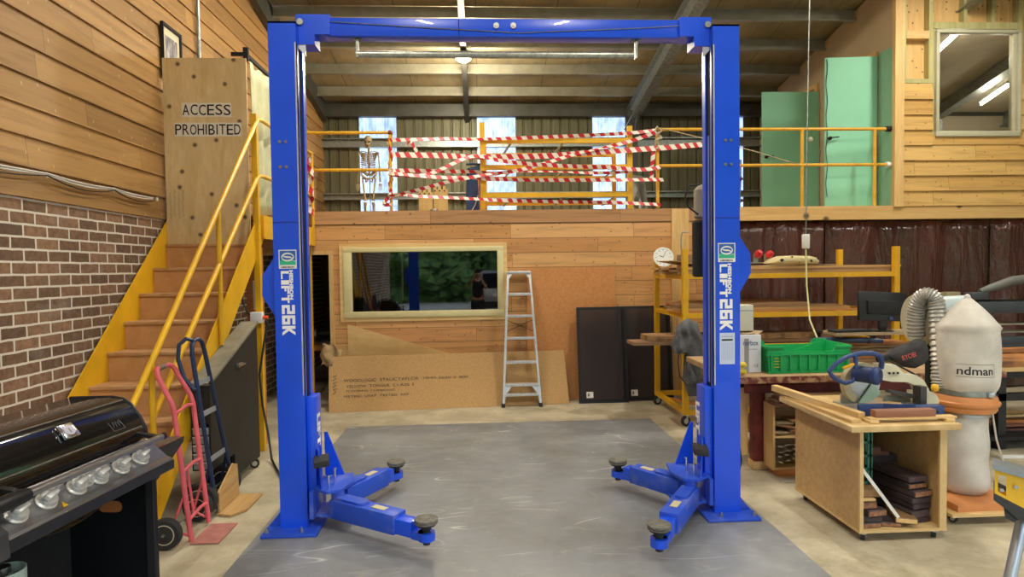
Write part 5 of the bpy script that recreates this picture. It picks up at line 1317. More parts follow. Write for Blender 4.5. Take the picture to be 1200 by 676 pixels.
for k, z in enumerate((1.276, 1.302, 1.328, 1.354)):
    for j, y in enumerate((6.825, 7.08, 7.35)):
        lumber(2.2+.05*j+R.uniform(0, .06), 4.28+R.uniform(-.25, .12)-.12*k, y, y+.24, z, z+.023, [OWD, WP[2], WP[1], WP[3]][(k+j) % 4], 'brown board stacked on the middle shelf of the yellow rack', 'boards on the middle shelf of the yellow rack')
lumber(1.72, 4.1, 6.86, 7.17, .918, .955, WP[1], 'dark plank sticking out furthest to the left of the yellow rack', None, 2, live=True)
lumber(1.98, 4.2, 7.26, 7.5, .918, .95, OWD, 'orange plank beside the furthest sticking out plank on the rack lower shelf', None, 0)
lumber(1.9, 4.2, 6.87, 7.2, .96, 1.02, wood('live_slab', '6d5238', 'b08a5c', 0, .75, patch=('3a2a1e', 6)), 'thick bark-edged slab lying over the planks on the rack lower shelf', None, 1, live=True, name='timber_slab')
lumber(2.3, 4.3, 6.98, 7.12, .886+.03, .917, MAT['pine'], 'pale pine offcut under the planks on the rack lower shelf', None) if False else None
ck = thing('wall_clock', 'round white clock leaning on top of the yellow rack', 'clock', (2.36, 7.78, 1.795))
c = V((2.36, 7.78, 1.926)); n = V((-.1, -.95, .25)).normalized()
MB().lathe([(0, -.015), (.12, -.015), (.13, 0), (.13, .012), (.118, .016), (.116, .01), (0, .01)], c, n, 32).build('case', mat('clock_white', 'dfe3df', .5, var=.02), ck)
u_ = n.cross(V((0, 0, 1))).normalized(); w_ = u_.cross(n)
for k in range(12):
    a = k*pi/6; p = c+n*.0115+(u_*cos(a)+w_*sin(a))*.095
    MB().bar(p-(u_*cos(a)+w_*sin(a))*.009, p+(u_*cos(a)+w_*sin(a))*.009, .008, .002, up=n).build('hour_mark', mat('clock_grey', '8d9698', .5, var=0), ck, smooth=0)
MB().bar(c+n*.013, c+n*.013+u_*.05+w_*.02, .007, .002, up=n).build('hand', MAT['blackink'], ck, smooth=0); MB().bar(c+n*.013, c+n*.013-u_*.03+w_*.075, .005, .002, up=n).build('hand', MAT['blackink'], ck, smooth=0)
bxw = thing('handled_box', 'brownish box with a bent pipe handle standing on the rack behind the left post', 'box', (2.55, 7.0, 1.805))
MB().box(2.53, 2.8, 7.6, 7.77, 1.795, 1.955, .004).build('box_body', mat('brown_card', '7d6450', .7, var=.1), bxw)
MB().tube([(2.56, 7.68, 1.955), (2.56, 7.68, 2.17), (2.57, 7.68, 2.22), (2.58, 7.68, 2.24), (2.66, 7.68, 2.24)], .009, 8).build('pipe_handle', MAT['galv'], bxw)
# clamps with red handles
for k, (x, y, a, lab) in enumerate(((2.86, 6.9, 25, 'leftmost red-handled bar clamp lying on the rack top shelf'), (3.1, 6.95, -15, 'middle red-handled bar clamp lying on the rack top shelf'), (3.34, 7.16, 8, 'rightmost red-handled bar clamp lying on the rack top shelf beside the spotted pad'))):
    t_ = thing('bar_clamp', lab, 'clamp', (x, y, 1.8), radians(a))
    rt_ = t_.matrix_basis
    zz = .03
    MB().box(-.3, .12, -.012, .012, zz, zz+.012).build('bar', MAT['galv'], t_, world=False, smooth=0)
    MB().prism([(.06, -.01, zz), (.11, -.01, zz), (.11, -.01, zz+.1), (.085, -.01, zz+.12), (.06, -.01, zz+.1)], (0, .02, 0)).build('jaw', MAT['galv'], t_, world=False, smooth=0)
    h_ = MB().lathe([(0, 0), (.03, .005), (.042, .03), (.042, .06), (.03, .085), (0, .09)], (.09-.0, 0, zz+.075), (.4, -.5, .6), 14).build('handle', mat('clamp_red', 'c81e2e', .35, var=.05), t_, world=False)
    MB().lathe([(0, 0), (.02, .004), (.03, .02), (.03, .04), (0, .05)], (-.22, 0, zz+.01), (.1, -.8, .6), 12).build('end_grip', mat('clamp_red', 'c81e2e'), t_, world=False)
def puff(m, poly, dy, thick, rings=6):
    """rounded cushion-like solid from an outline in the xz plane, thick in y"""
    cx_ = sum(p[0] for p in poly)/len(poly); cz_ = sum(p[1] for p in poly)/len(poly)
    for s in (-1, 1):
        prev = [m.bm.verts.new(V((p[0], dy, p[1]))) for p in poly]
        for r_ in range(1, rings+1):
            f = cos(r_/rings*pi/2); g = sin(r_/rings*pi/2)
            if r_ == rings:
                cvt = m.bm.verts.new(V((cx_, dy+s*thick, cz_)))
                for i in range(len(prev)): m.bm.faces.new((prev[i], prev[(i+1) % len(prev)], cvt))
            else:
                cur_ = [m.bm.verts.new(V((cx_+(p[0]-cx_)*(.35*f+.65*f**.35) , dy+s*thick*g, cz_+(p[1]-cz_)*(.35*f+.65*f**.35)))) for p in poly]
                for i in range(len(prev)):
                    j = (i+1) % len(prev); m.bm.faces.new((prev[i], prev[j], cur_[j], cur_[i]))
                prev = cur_
    bmesh.ops.remove_doubles(m.bm, verts=m.bm.verts[:], dist=1e-5)
    return m
kp = thing('spotted_pad', 'cream pad with black paw prints lying on the rack top shelf', 'pad', (3.62, 6.9, 1.804))
pp = [(3.26+.0, 1.815), (3.32, 1.86), (3.42, 1.895), (3.6, 1.9), (3.8, 1.893), (3.88, 1.87), (3.91, 1.83), (3.89, 1.8), (3.6, 1.794), (3.34, 1.796)]
MB_ = puff(MB(), [(a, b+.012) for a, b in pp], 6.9, .12); MB_.build('pad_body', mat('cream_cloth', 'c9b98a', .85, var=.08, sc=20), kp, smooth=60)
def pawp(cx_, cz_, s):
    m = MB()
    for dx, dz, r_ in ((0, -.2, .5), (-.6, .25, .24), (-.22, .6, .26), (.22, .6, .26), (.6, .25, .24)):
        m.lathe([(0, 0), (r_*s, 0), (r_*s*.9, .004), (0, .006)], (cx_+dx*s, 6.786+.02*abs(cz_-1.845)*8, cz_+.012+dz*s*.8), (0, -1, .1), 10)
    m.build('paw_print', MAT['blackm'], kp)
for cx_, cz_, s in ((3.42, 1.845, .028), (3.62, 1.83, .024), (3.76, 1.835, .022), (3.54, 1.88, .016), (3.7, 1.882, .015), (3.84, 1.86, .018)): pawp(cx_, cz_, s)

# pendant socket
ps = thing('pendant_socket', 'white pendant power socket hanging on a cord over the green crate', 'socket', (3.38, 6.2, 2.0))
MB().box(3.345, 3.41, 6.17, 6.23, 1.97, 2.12, .012).build('socket_body', MAT['white'], ps)
MB().tube([(3.378, 6.2, 2.12), (3.385, 6.2, 2.6), (3.44, 6.2, roof(6.2)-.1)], .0055, 6).build('cord', MAT['galv'], ps)
pc = MB().tube([(3.378, 6.2, 1.97), (3.36, 6.15, 1.6), (3.31, 6.0, 1.25), (3.22, 5.62, 1.0), (3.2, 5.55, .905)], .008, 8)
solo(pc, 'extension_lead', mat('yellow_cable', 'd8d39a', .5, var=0), 'pale yellow lead running from the pendant socket down behind the green crate', 'cable')

# ------------------------------------------------------------------ red workbench
wb = thing('workbench', 'timber workbench with a worn plank top and flaking dark red legs', 'workbench', (3.2, 5.6, 0))
RDP = mat('flaking_red', '6b2420', .6, var=.2, sc=7, c2='843630', bump=.2)
TOPW = wood('worn_top', 'a08358', 'c4a67a', 0, .7, patch=('a8835f', 5))
MB().box(2.13, 4.5, 5.02, 6.25, .815, .87, .006).build('bench_top', TOPW, wb)
MB().box(2.13, 4.5, 5.012, 5.02, .812, .866).build('top_edge', mat('flaked_edge', '7d3a33', .7, sc=16, var=.1, c2='b9976d', lo=.45, hi=.6), wb, smooth=0)
MB().box(2.3, 4.4, 5.2, 5.24, .69, .815).build('apron', RDP, wb, smooth=0)
for x, y in ((2.4, 5.26), (4.3, 5.26), (2.4, 6.1), (4.3, 6.1)):
    MB().box(x, x+.1, y, y+.1, .07, .815, .004).build('leg', RDP, wb)
    MB().box(x-.015, x+.115, y-.015, y+.115, .002, .07, .004).build('foot_block', MAT['pine'], wb)
MB().box(2.16, 2.36, 5.3, 5.32, .12, .72).build('side_board', MAT['pinez'], wb, smooth=0)
MB().box(2.38, 4.4, 5.38, 6.0, .3, .32).build('low_shelf', MAT['mdf'], wb, smooth=0)
# open shelf box with offcuts
ob_ = thing('shelf_box', 'small open plywood shelf box full of offcuts under the red workbench', 'shelf', (2.72, 5.18, 0))
PB_ = MAT['pinez']
MB().box(2.47, 2.49, 5.06, 5.23, .06, .62).build('side', PB_, ob_, smooth=0); MB().box(2.98, 3.0, 5.06, 5.23, .06, .62).build('side', PB_, ob_, smooth=0)
for z in (.06, .33, .6): MB().box(2.49, 2.98, 5.06, 5.23, z, z+.018).build('shelf_board', MAT['pine'], ob_, smooth=0)
MB().box(2.49, 2.98, 5.23, 5.238, .06, .62).build('back', MAT['greyw'], ob_, smooth=0)
MB().box(2.52, 3.0, 5.06, 5.238, .003, .058).build('plinth', MAT['orangew'], ob_, smooth=0)
for k in range(9):
    z = .349+(k//3)*.042+.02*(k % 2); x = 2.5+(k % 3)*.13
    m = MB().obox((x+.08, 5.14, z+.02), (.15+R.uniform(0, .03), .14, .016), rz(R.uniform(-14, 14))@ry(R.uniform(-13, 13)), .002)
    solo(m, 'wood_offcut', WP[k % 4] if k % 2 else GW, 'grey-brown offcut slab on the upper shelf of the shelf box', 'offcut', 'offcuts on the upper shelf of the shelf box')
LATH = mat('grey_lath', 'a39c8c', .6, var=.15, sc=9, c2='c1bba9')
for k in range(24):
    x = 2.505+(k % 6)*.065; z = .085+(k//6)*.042
    m = MB().obox((x+.06, 5.03+.012*(k % 3), z+.03), (.15, .17, .012), rz(R.uniform(35, 65))@ry(R.uniform(20, 40))@rx(R.uniform(-8, 8)), .002)
    for v in m.bm.verts: pass
    solo(MB().bar((x, 4.99+.01*(k % 4), z+.06+.01*(k % 3)), (x+.12+R.uniform(-.03, .03), 5.2, z-.002+R.uniform(0, .02)), .03, .009, up=(R.uniform(-.5, .5), 0, 1)), 'lath', LATH, 'thin grey lath bundled on the lower shelf of the shelf box', 'lath', 'laths bundled on the lower shelf of the shelf box', smooth=0); m.bm.free()
for k in range(4):
    lumber(2.46+.02*k, 3.3-.05*k, 4.99+.02*(k % 2), 5.15, .622+k*.021, .641+k*.021, [MAT['dark'], WP[1], MAT['dark'], WP[3]][k], 'short red-brown board stacked on top of the shelf box', 'boards on top of the shelf box', R.uniform(-3, 3))
solo(MB().bar((2.5, 4.93, .012), (2.8, 4.9, .012), .035, .02), 'aluminium_strip', MAT['alu'], 'silver metal strip lying on the floor in front of the shelf box', 'metal strip', smooth=0)
# boxes on the bench
wbx = thing('carton', 'white carton with grey tape and blue lettering on the workbench beside the blue post', 'box', (2.34, 5.3, .871))
MB().box(2.2, 2.435, 5.2, 5.42, .872, 1.2, .003).build('carton_body', mat('white_card', 'dfe3ea', .7, var=.02), wbx)
MB().box(2.285, 2.325, 5.198, 5.2, .875, 1.17).build('tape_strip', mat('grey_tape_strip', '9a9c9f', .5, var=.03), wbx, smooth=0)
text('nerbox', (2.275, 5.1985, 1.11), (.135, 0, 0), (0, 0, .045), mat('blue_print', '4a5a86', .6, var=0), wbx, 'lettering', .01)
MB().box(2.285, 2.40, 5.1982, 5.199, 1.075, 1.078).build('print_line', mat('blue_print', '4a5a86', .6), wbx, smooth=0)
text('CE', (2.37, 5.1985, .92), (.04, 0, 0), (0, 0, .025), mat('blue_print', '4a5a86', .6), wbx, 'lettering')
for k in range(3): MB().obox((2.26+.07*k, 5.3, 1.205+.004*k), (.1, .15, .004), rz(20*k)@ry(10-12*k)).build('carton_flap', mat('brown_flap', 'b39a78', .8, var=.1), wbx, smooth=0)
wb2 = thing('small_box', 'small cream box standing on top of the white carton', 'box', (2.34, 5.36, 1.225))
MB().box(2.27, 2.415, 5.3, 5.42, 1.225, 1.455, .006).build('box_body', mat('cream_plastic', 'd5d6c4', .5, var=.03), wb2)
MB().box(2.268, 2.417, 5.298, 5.422, 1.40, 1.412).build('lid_line', mat('cream_line', 'b5b6a4', .5, var=0), wb2, smooth=0)
yg = solo(None or (lambda m: ([m.sphere((2.2+R.uniform(-.035, .035), 5.09+R.uniform(-.03, .03), .9+R.uniform(-.01, .07)), R.uniform(.02, .032), (1, 1, .8), 8, 6) for _ in range(12)], m)[1])(MB()), 'yellow_bundle', mat('yellow_rubber', 'd9c23a', .5, var=.1, sc=20), 'small crumpled yellow bundle on the bench edge beside the blue post', 'bundle')
# green crate
cr_ = thing('crate', 'bright green plastic crate with a cut-down front on the workbench', 'crate', (2.83, 5.3, .871))
GR = MAT['green']; x0, x1, y0, y1, z0, z1 = 2.46, 3.2, 5.14, 5.52, .872, 1.1
cm_ = MB().box(x0+.02, x1-.02, y0+.02, y1-.02, z0, z0+.012)
T_ = .008
front = [(x0+.02, z0), (x0, z1), (x0+.13, z1), (x0+.16, z1-.045), (x1-.16, z1-.045), (x1-.13, z1), (x1, z1), (x1-.02, z0)]
cm_.prism([(x, y0+(.015 if z < .9 else 0), z) for x, z in front], (0, T_, 0)); cm_.prism([(x, y1-T_-(.015 if z < .9 else 0), z+(.02 if z > 1 else 0)) for x, z in front], (0, T_, 0))
for xx, s in ((x0, 1), (x1, -1)):
    cm_.prism([(xx+s*.02, y0, z0), (xx, y0, z1), (xx, y1, z1), (xx+s*.02, y1, z0)], (s*T_, 0, 0))
cm_.build('crate_shell', GR, cr_, smooth=0)
for k in range(9):
    xx = x0+.035+k*(x1-x0-.07)/8; MB().box(xx-.006, xx+.006, y0-.012, y0+.006, z0+.01, z1-.055).build('rib', GR, cr_, smooth=0)
MB().box(x0-.008, x1+.008, y0-.016, y0+.004, z1-.075, z1-.06).build('front_band', GR, cr_, smooth=0)
MB().box(x0+.005, x1-.005, y0-.012, y0+.004, z0, z0+.015).build('front_band', GR, cr_, smooth=0)
for xx in (x0, x1-.13): MB().box(xx-.006, xx+.136, y0-.016, y0+.01, z1-.012, z1+.004).build('rim', GR, cr_, smooth=0)
MB().box(x0-.012, x0+.004, y0, y1, z1-.012, z1+.004).build('rim', GR, cr_, smooth=0); MB().box(x1-.004, x1+.012, y0, y1, z1-.012, z1+.004).build('rim', GR, cr_, smooth=0)
for k in range(4): MB().box(x0+.06, x0+.12, y0-.0145+.012, y0+.002, z0+.05+k*.025, z0+.056+k*.025).build('stamp_line', mat('faded_yellow', 'b8b83a', .5, var=0), cr_, smooth=0)
# timber and shelf behind the crate
for k in range(6):
    lumber(2.9+.1*k, 4.1+.008*k, 5.62+.02*k, 5.9+.01*k, .872+k*.03, .898+k*.03, [WP[3], OWD, WP[1], GW, WP[0], OWD][k], ('lowest', 'second', 'third', 'fourth', 'fifth', 'topmost')[k]+' slab of the timber pile behind the green crate on the workbench', 'slabs piled behind the green crate', R.uniform(-4, 4), live=True, name='timber_slab')
ms = thing('monitor_shelf', 'small grey plank shelf on two posts carrying the computer monitor', 'shelf', (3.75, 5.75, .871))
MB().box(3.3, 4.12, 5.5, 5.75, 1.14, 1.165).build('shelf_board', GW, ms, smooth=0)
for x in (3.42, 4.0): MB().box(x, x+.04, 6.06, 6.1, .872, 1.114).box(x, x+.04, 5.7, 6.1, 1.115, 1.139).build('shelf_post', MAT['blackm'], ms, smooth=0)
mo = thing('monitor', 'black flat computer monitor seen from behind on the plank shelf', 'monitor', (3.78, 5.6, 1.166))
rr = rz(6)@rx(-6)@ry(3)
MB().obox((3.79, 5.6, 1.40), (.5, .035, .275), rr, .006).build('casing', MAT['black'], mo)
MB().obox((3.79, 5.574, 1.39), (.34, .03, .13), rr, .008).build('rear_hump', MAT['blackm'], mo)
MB().box(3.755, 3.825, 5.58, 5.61, 1.175, 1.34, .004).build('stand_neck', MAT['black'], mo)
MB().lathe([(.11, 0), (.11, .008), (.09, .014), (0, .016)], (3.79, 5.62, 1.166), seg=24).build('stand_base', MAT['black'], mo)
for x, w_, c_ in ((3.665, .05, 'a9acae'), (3.715, .025, 'a9acae'), (3.86, .035, '3a4c8c')):
    MB().obox((x, 5.57, 1.288), (w_, .004, .028), rz(6)).build('port_label', mat('port_'+c_, c_, .5, var=0), mo, smooth=0)
solo(MB().obox((3.475, 5.6, 1.178), (.36, .14, .02), rz(3), .005), 'keyboard', MAT['blackm'], 'black keyboard lying on the plank shelf left of the monitor', 'keyboard')
um = thing('rolled_cover', 'navy rolled cover lying across the timber pile in front of the plank shelf', 'rolled cover', (3.35, 5.55, 1.09))
m = MB(); m.tube([(3.12, 5.62, 1.093), (3.2, 5.61, 1.095), (3.4, 5.57, 1.095), (3.6, 5.52, 1.09), (3.72, 5.48, 1.088)], [.018, .026, .028, .027, .022], 10); m.build('roll', MAT['navy'], um)
for p in ((3.3, 5.59, 1.095), (3.6, 5.52, 1.09)): MB().cyl(V(p)-V((.01, 0, 0)), V(p)+V((.01, 0, 0)), .03, seg=12).build('strap', MAT['blackm'], um)
solo(MB().box(4.18, 4.36, 5.75, 5.9, .872, 1.12, .01).box(4.165, 4.375, 5.735, 5.915, 1.12, 1.15, .006), 'yellow_bin', MAT['yellow'], 'yellow lidded box on the bench right of the monitor', 'box') 
# grey coat hanging on the rack
def coat():
    m = MB(); poly = [(2.34, 1.16), (2.42, 1.2), (2.52, 1.15), (2.6, 1.0), (2.58, .6), (2.56, .36), (2.42, .33), (2.38, .5), (2.40, .8), (2.33, .86), (2.25, .82), (2.24, .9), (2.28, 1.05)]
    puff(m, [(x-.13, z+.03) for x, z in poly], 6.665, .07)
    bmesh.ops.subdivide_edges(m.bm, edges=m.bm.edges[:], cuts=1, use_grid_fill=True)
    for v in m.bm.verts: v.co += V((.012*sin(v.co.z*31+v.co.x*9), .022*sin(v.co.x*55+v.co.z*17)+.012*sin(v.co.z*40-v.co.x*23), .008*sin(v.co.x*37)))
    return m
CX = -.12
ct = thing('coat', 'dark grey work coat draped over the front post of the yellow rack', 'coat', (2.42, 6.66, .33))
coat().build('cloth', mat('grey_cloth', '55565a', .9, var=.2, sc=9, c2='6a6b6e', bump=.2), ct, smooth=60)
MB().tube([(2.18, 6.62, .9), (2.15, 6.58, .75), (2.17, 6.58, .6), (2.26, 6.6, .5), (2.32, 6.6, .52)], .006, 6).build('drawstring', MAT['cordk'], ct)
# ------------------------------------------------------------------ fibreboard cabinet on castors
cb = thing('cabinet', 'fibreboard cabinet on castors, open at the front, full of dark boards', 'cabinet', (2.72, 4.2, 0))
X0, X1, Y0, Y1, Z0, Z1 = 2.425, 3.005, 3.79, 4.6, .062, .735
EDG = mat('pale_edge_board', 'd3b47c', .6, var=.05, sc=20)
MD = mat('fibreboard_side', 'c29c64', .7, var=.05, sc=25, c2='caa66f')
for xa, xb in ((X0, X0+.018), (X1-.018, X1)): MB().box(xa, xb, Y0+.019, Y1, Z0+.018, Z1).build('side_panel', MD, cb, smooth=0)
MB().box(X0+.018, X1-.018, Y1-.016, Y1, Z0+.018, Z1).build('back_panel', MD, cb, smooth=0)
MB().box(X0-.004, X1+.004, Y0, Y1, Z0, Z0+.018).build('bottom_panel', EDG, cb, smooth=0)
for xa, xb in ((X0-.001, X0+.024), (X1-.045, X1+.001)): MB().box(xa, xb, Y0, Y0+.018, Z0+.0185, Z1).build('front_stile', EDG, cb, smooth=0)
MB().box(2.335, 3.06, 3.735, 4.68, Z1, Z1+.038, .003).build('cabinet_top', mat('pale_top', 'c8a469', .6, var=.1, sc=6, c2='d8bb85'), cb)
for x in (X0+.05, X1-.05):
    for y in (Y0+.05, Y1-.06): castor(cb, x, y, .024, Z0, 60)
zb = Z0+.0185
BURN = wood('charred_board', '33292a', '4c4142', 1, .6); BURN2 = wood('purple_board', '3f3236', '5c4c4c', 1, .6)
ENDW = mat('end_grain', '8c5a40', .7, var=.25, sc=40, c2='a87a58')
def inboard(xc, yf, z, w_, h, L_, rot, lab, grp, mt=BURN, end=None, tilt=0):
    c = V((xc, yf, z)); t_ = thing('charred_board' if mt in (BURN, BURN2) else 'board', lab, 'timber', c, 0, grp)
    rm = rz(rot)@rx(tilt)
    MB().obox(c+rm@V((0, L_/2, h/2)), (w_, L_, h), rm, .005, 1).build('board_body', mt, t_, smooth=30)
    MB().obox(c+rm@V((0, -.0005, h/2)), (w_-.01, .0015, h-.01), rm).build('end_grain', end or (ENDW if R.random() < .45 else BURN2), t_, smooth=0)
    return t_
hs = .044
words_ = ('bottom', 'second', 'third', 'fourth', 'fifth', 'sixth', 'top')
for k in range(7):
    xc = 2.885+(.02, .0, .03, .012, .02, -.0, .005)[k]; yf = 3.86+(.02, .0, .025, .01, .0, .03, .025)[k]
    inboard(xc, yf, zb+k*(hs+.001), .15, hs-.004 if k < 5 else .036, .6, 11+(k % 3), words_[k]+' dark board of the tall stack on the right inside the fibreboard cabinet', 'dark boards stacked on the right in the cabinet', BURN if k % 2 else BURN2, ENDW if k in (4, 5) else BURN2)
for k, (xc, yf, z, w_, h, L_, rot, mt, nm) in enumerate(((2.525, 3.82, zb, .13, .034, .3, 3, BURN, 'lowest'), (2.66, 3.83, zb, .13, .03, .3, -14, BURN2, 'second'), (2.535, 3.83, zb+.035, .13, .04, .32, -5, BURN, 'third'), (2.565, 3.82, zb+.077, .14, .04, .3, 8, BURN2, 'fourth'), (2.515, 3.84, zb+.12, .12, .05, .33, 2, BURN, 'fifth'), (2.51, 3.83, zb+.173, .1, .018, .3, -2, MAT['piney'], 'sixth'), (2.535, 3.85, zb+.193, .13, .05, .38, -4, wood('brown_block', '7d5f3c', '9c7a50', 1, .6), 'topmost'))):
    inboard(xc, yf, z, w_, h, L_, rot, nm+' short board of the loose pile on the left inside the fibreboard cabinet', 'short boards piled on the left in the cabinet', mt, ENDW if k in (0, 1, 3, 4) else (MAT['pine'] if k == 5 else mt))
inboard(2.745, 3.80, zb+.031, .13, .036, .35, -20, 'pale brown board lying over the short pile in the middle of the cabinet', None, wood('brown_block', '7d5f3c', '9c7a50', 1, .6), MAT['pine'])
for k, (xc, z, w_, nm) in enumerate(((2.78, .46, .24, 'lower reddish board across the back of the dark stack in the cabinet'), (2.74, .49, .2, 'upper reddish board across the back of the dark stack in the cabinet'))):
    t_ = lumber(xc-w_/2, xc+w_/2, 4.2, 4.32, z-.022, z+.006, MAT['dark'], nm, None, -8)
SUPP = lumber(2.62, 2.96, 4.2, 4.5, .385, .437, BURN, 'dark block under the reddish boards at the back of the cabinet', None, 4)
gc = thing('basket', 'dark green plastic basket standing on end inside the fibreboard cabinet', 'basket', (2.51, 4.2, .34))
GD = mat('dark_green_plastic', '1c6a55', .45, var=.08)
bx0, bx1, by0, by1, bz0, bz1 = 2.455, 2.6, 3.93, 4.28, .335, .715
m = MB()
for a in range(3):
    for b in range(5):
        if a < 2: m.box(bx0+.06*a, bx0+.06*a+.065, by0, by0+.008, bz0+.09*b, bz0+.09*b+.016)
for a in range(3): m.box(bx0+.055*a, bx0+.055*a+.014, by0, by0+.008, bz0, bz1)
m.build('basket_end', GD, gc, smooth=0)
m = MB()
for b in range(5): m.box(bx1-.008, bx1, by0, by1, bz0+.09*b, bz0+.09*b+.016)
for a in range(6): m.box(bx1-.008, bx1, by0+.066*a, by0+.066*a+.014, bz0, bz1)
m.box(bx0, bx0+.008, by0, by1, bz0, bz1); m.box(bx0, bx1, by1-.008, by1, bz0, bz1)
m.build('basket_side', GD, gc, smooth=0)
solo(MB().bar((2.465, 3.832, .47), (2.69, 3.80, .155), .02, .005, up=(0, 1, .3)), 'white_strip', MAT['white'], 'thin white strip leaning diagonally across the cabinet opening', 'strip', smooth=0)
# boards on the cabinet top
zt = Z1+.0385
solo(MB().bar((2.33, 4.75, zt+.055), (2.495, 3.885, zt+.03), .05, .045), 'batten', MAT['piney'], 'long pale batten lying slantwise along the left of the cabinet top', 'timber', smooth=0)
solo(MB().bar((2.38, 4.6, zt+.011), (2.42, 3.82, zt+.011), .07, .02), 'batten', MAT['piney'], 'flat pale strip lying under the long batten on the cabinet top', 'timber', smooth=0)
solo(MB().box(2.5, 3.08, 3.8, 3.86, zt+.022, zt+.032), 'plywood_strip', MAT['pine'], 'plywood strip bridging two blocks along the front of the cabinet top', 'timber', smooth=0)
for xa, lab in ((2.49, 'left small pine block under the plywood strip'), (3.0, 'right small pine block under the plywood strip')):
    solo(MB().box(xa, xa+.06, 3.79, 3.87, zt+.0005, zt+.0215, .002), 'pine_block', MAT['pine'], lab, 'block')
solo(MB().box(2.545, 2.95, 3.815, 3.875, zt+.0325, zt+.078, .003), 'red_board', wood('reddish_board', '8a5a44', 'a87458', 0, .6), 'reddish-brown board lying along the front of the cabinet top', 'timber')
# ------------------------------------------------------------------ mitre saw
sw = thing('mitre_saw', 'navy blue mitre saw with a cream arm standing on the fibreboard cabinet', 'saw', (2.8, 4.15, zt+.03))
NV = mat('saw_navy', '2b4275', .45, var=.08); CRM = mat('saw_cream', 'd8d4b8', .4, var=.05); NVD = mat('saw_navy_dark', '22335c', .5, var=.1)
Yb = 4.1; sx_ = lambda px: 2.40+(px-971)*.00607; sz_ = lambda py: 1.09-(py-430)*.0060
zs = .805
def sp(px, py, y): return V((sx_(px)*y/4.1, y, 1.8+(sz_(py)-1.8)*y/4.1))
MB().prism([(2.53, 4.0, zs), (2.72, 3.99, zs), (2.8, 3.95, zs), (2.92, 3.95, zs), (2.92, 4.0, zs), (3.1, 4.0, zs), (3.1, 4.28, zs), (2.53, 4.28, zs)], (0, 0, .012)).build('base_table', mat('cast_grey', 'a9a79c', .4, .4, var=.1), sw, smooth=0)
MB().box(2.53, 2.7, 3.97, 3.992, zs-.025, zs+.055, .004).build('base_wing', NV, sw)
MB().prism([(2.7, 3.972, zs-.03), (2.78, 3.935, zs-.03), (2.9, 3.935, zs-.03), (2.9, 3.95, zs-.03), (2.79, 3.95, zs-.03), (2.71, 3.99, zs-.03)], (0, 0, .085)).build('base_apron', NV, sw, smooth=0)
blk = MB().box(2.9, 3.1, 3.93, 4.0, zs-.03, zs+.04, .006).build('base_block', NV, sw)
for x in (2.95, 3.05): MB().cyl((x, 3.9305, zs+.0), (x, 3.928, zs+.0), .008, seg=10).build('screw_hole', MAT['blackm'], blk)
for x in (2.57, 3.06):
    for y in (4.02, 4.25): MB().cyl((x, y, zt+.0005), (x, y, zs), .016, seg=10).build('base_foot', MAT['rubber'], sw)
MB().box(2.55, 2.72, 4.2, 4.22, zs+.012, zs+.08, .003).build('fence', mat('cast_grey', 'a9a79c', .4), sw); MB().box(2.86, 3.06, 4.2, 4.22, zs+.012, zs+.06, .003).build('fence', mat('cast_grey', 'a9a79c', .4), sw)
MB().prism([(2.66, 4.02, zs+.0125), (2.92, 4.1, zs+.0125), (2.88, 4.16, zs+.0125), (2.64, 4.1, zs+.0125)], (0, 0, .016)).build('work_offcut', MAT['pine'], sw, smooth=0)
# blade and guard
c = sp(1010, 449, 4.13)
MB().lathe([(0, -.0015), (.128, -.0012), (.128, .0012), (0, .0015)], c, (0, 1, 0), 40).build('blade', MAT['steel'], sw)
g = MB(); po = []; pi_ = []
for k in range(25):
    a = radians(60+k*7.6); po.append((c.x+cos(a)*.145, c.y-.02, c.z+sin(a)*.145)); pi_.append((c.x+cos(a)*.095, c.y-.02, c.z+sin(a)*.095))
g.prism(po+pi_[::-1], (0, .05, 0)); g.build('blade_guard', mat('guard_tan', 'b8ab86', .4, var=.08), sw, smooth=30)
gl_ = MB(); po = [(c.x+cos(radians(a))*.135, c.y-.018, c.z+sin(radians(a))*.135) for a in range(255, 345, 10)]
gl_.prism(po+[(c.x+.06, c.y-.018, c.z)], (0, .008, 0)); gl_.build('lower_guard', mat('pale_green_guard', '9fb8a4', .3, var=.05), sw, smooth=0)
# big grip loop
lp = [(970.5, 434), (980, 424.5), (991, 418.5), (1000, 415.5), (1002, 420), (1002, 436), (998, 446), (990, 448.5), (981, 444.5), (974, 439)]
hd_ = MB().tube([sp(x, y, 4.07) for x, y in lp], .0155, 10, closed=True).build('grip_loop', NV, sw)
MB().tube([sp(987, 431, 4.06), sp(1000, 426.5, 4.06)], .01, 8).build('trigger', MAT['yellow'], hd_)
MB().tube([sp(999, 416, 4.08), sp(1010, 414, 4.08), sp(1022, 414.5, 4.08), sp(1030, 417.5, 4.08), sp(1033, 424, 4.09), sp(1032, 432, 4.1)], [.02, .018, .018, .019, .019, .018], 10).build('carry_handle', NV, sw)
mA, mB_ = sp(1001, 437, 4.1), sp(1023, 440.5, 4.0)
MB().cyl(mA, mB_, .056, .056, 24).build('motor_body', NVD, sw)
d = (mB_-mA).normalized()
mc = MB().lathe([(.056, 0), (.06, .006), (.06, .03), (.048, .042), (0, .046)], mB_, d, 24).build('motor_cap', NV, sw)
for k in range(6):
    z = mB_.z-.032+k*.013; MB().bar(mB_+d*.0465+V((-.02, -.01, z-mB_.z)), mB_+d*.0465+V((.018, .01, z-mB_.z)), .004, .004).build('vent_slot', MAT['blackm'], mc, smooth=0)
ar = [(1030, 427), (1050, 429), (1057, 436), (1062, 440), (1074, 441), (1083, 447), (1089, 458), (1092, 472), (1089, 483), (1082, 482), (1081, 466), (1074, 454), (1064, 449), (1044, 448), (1031, 445)]
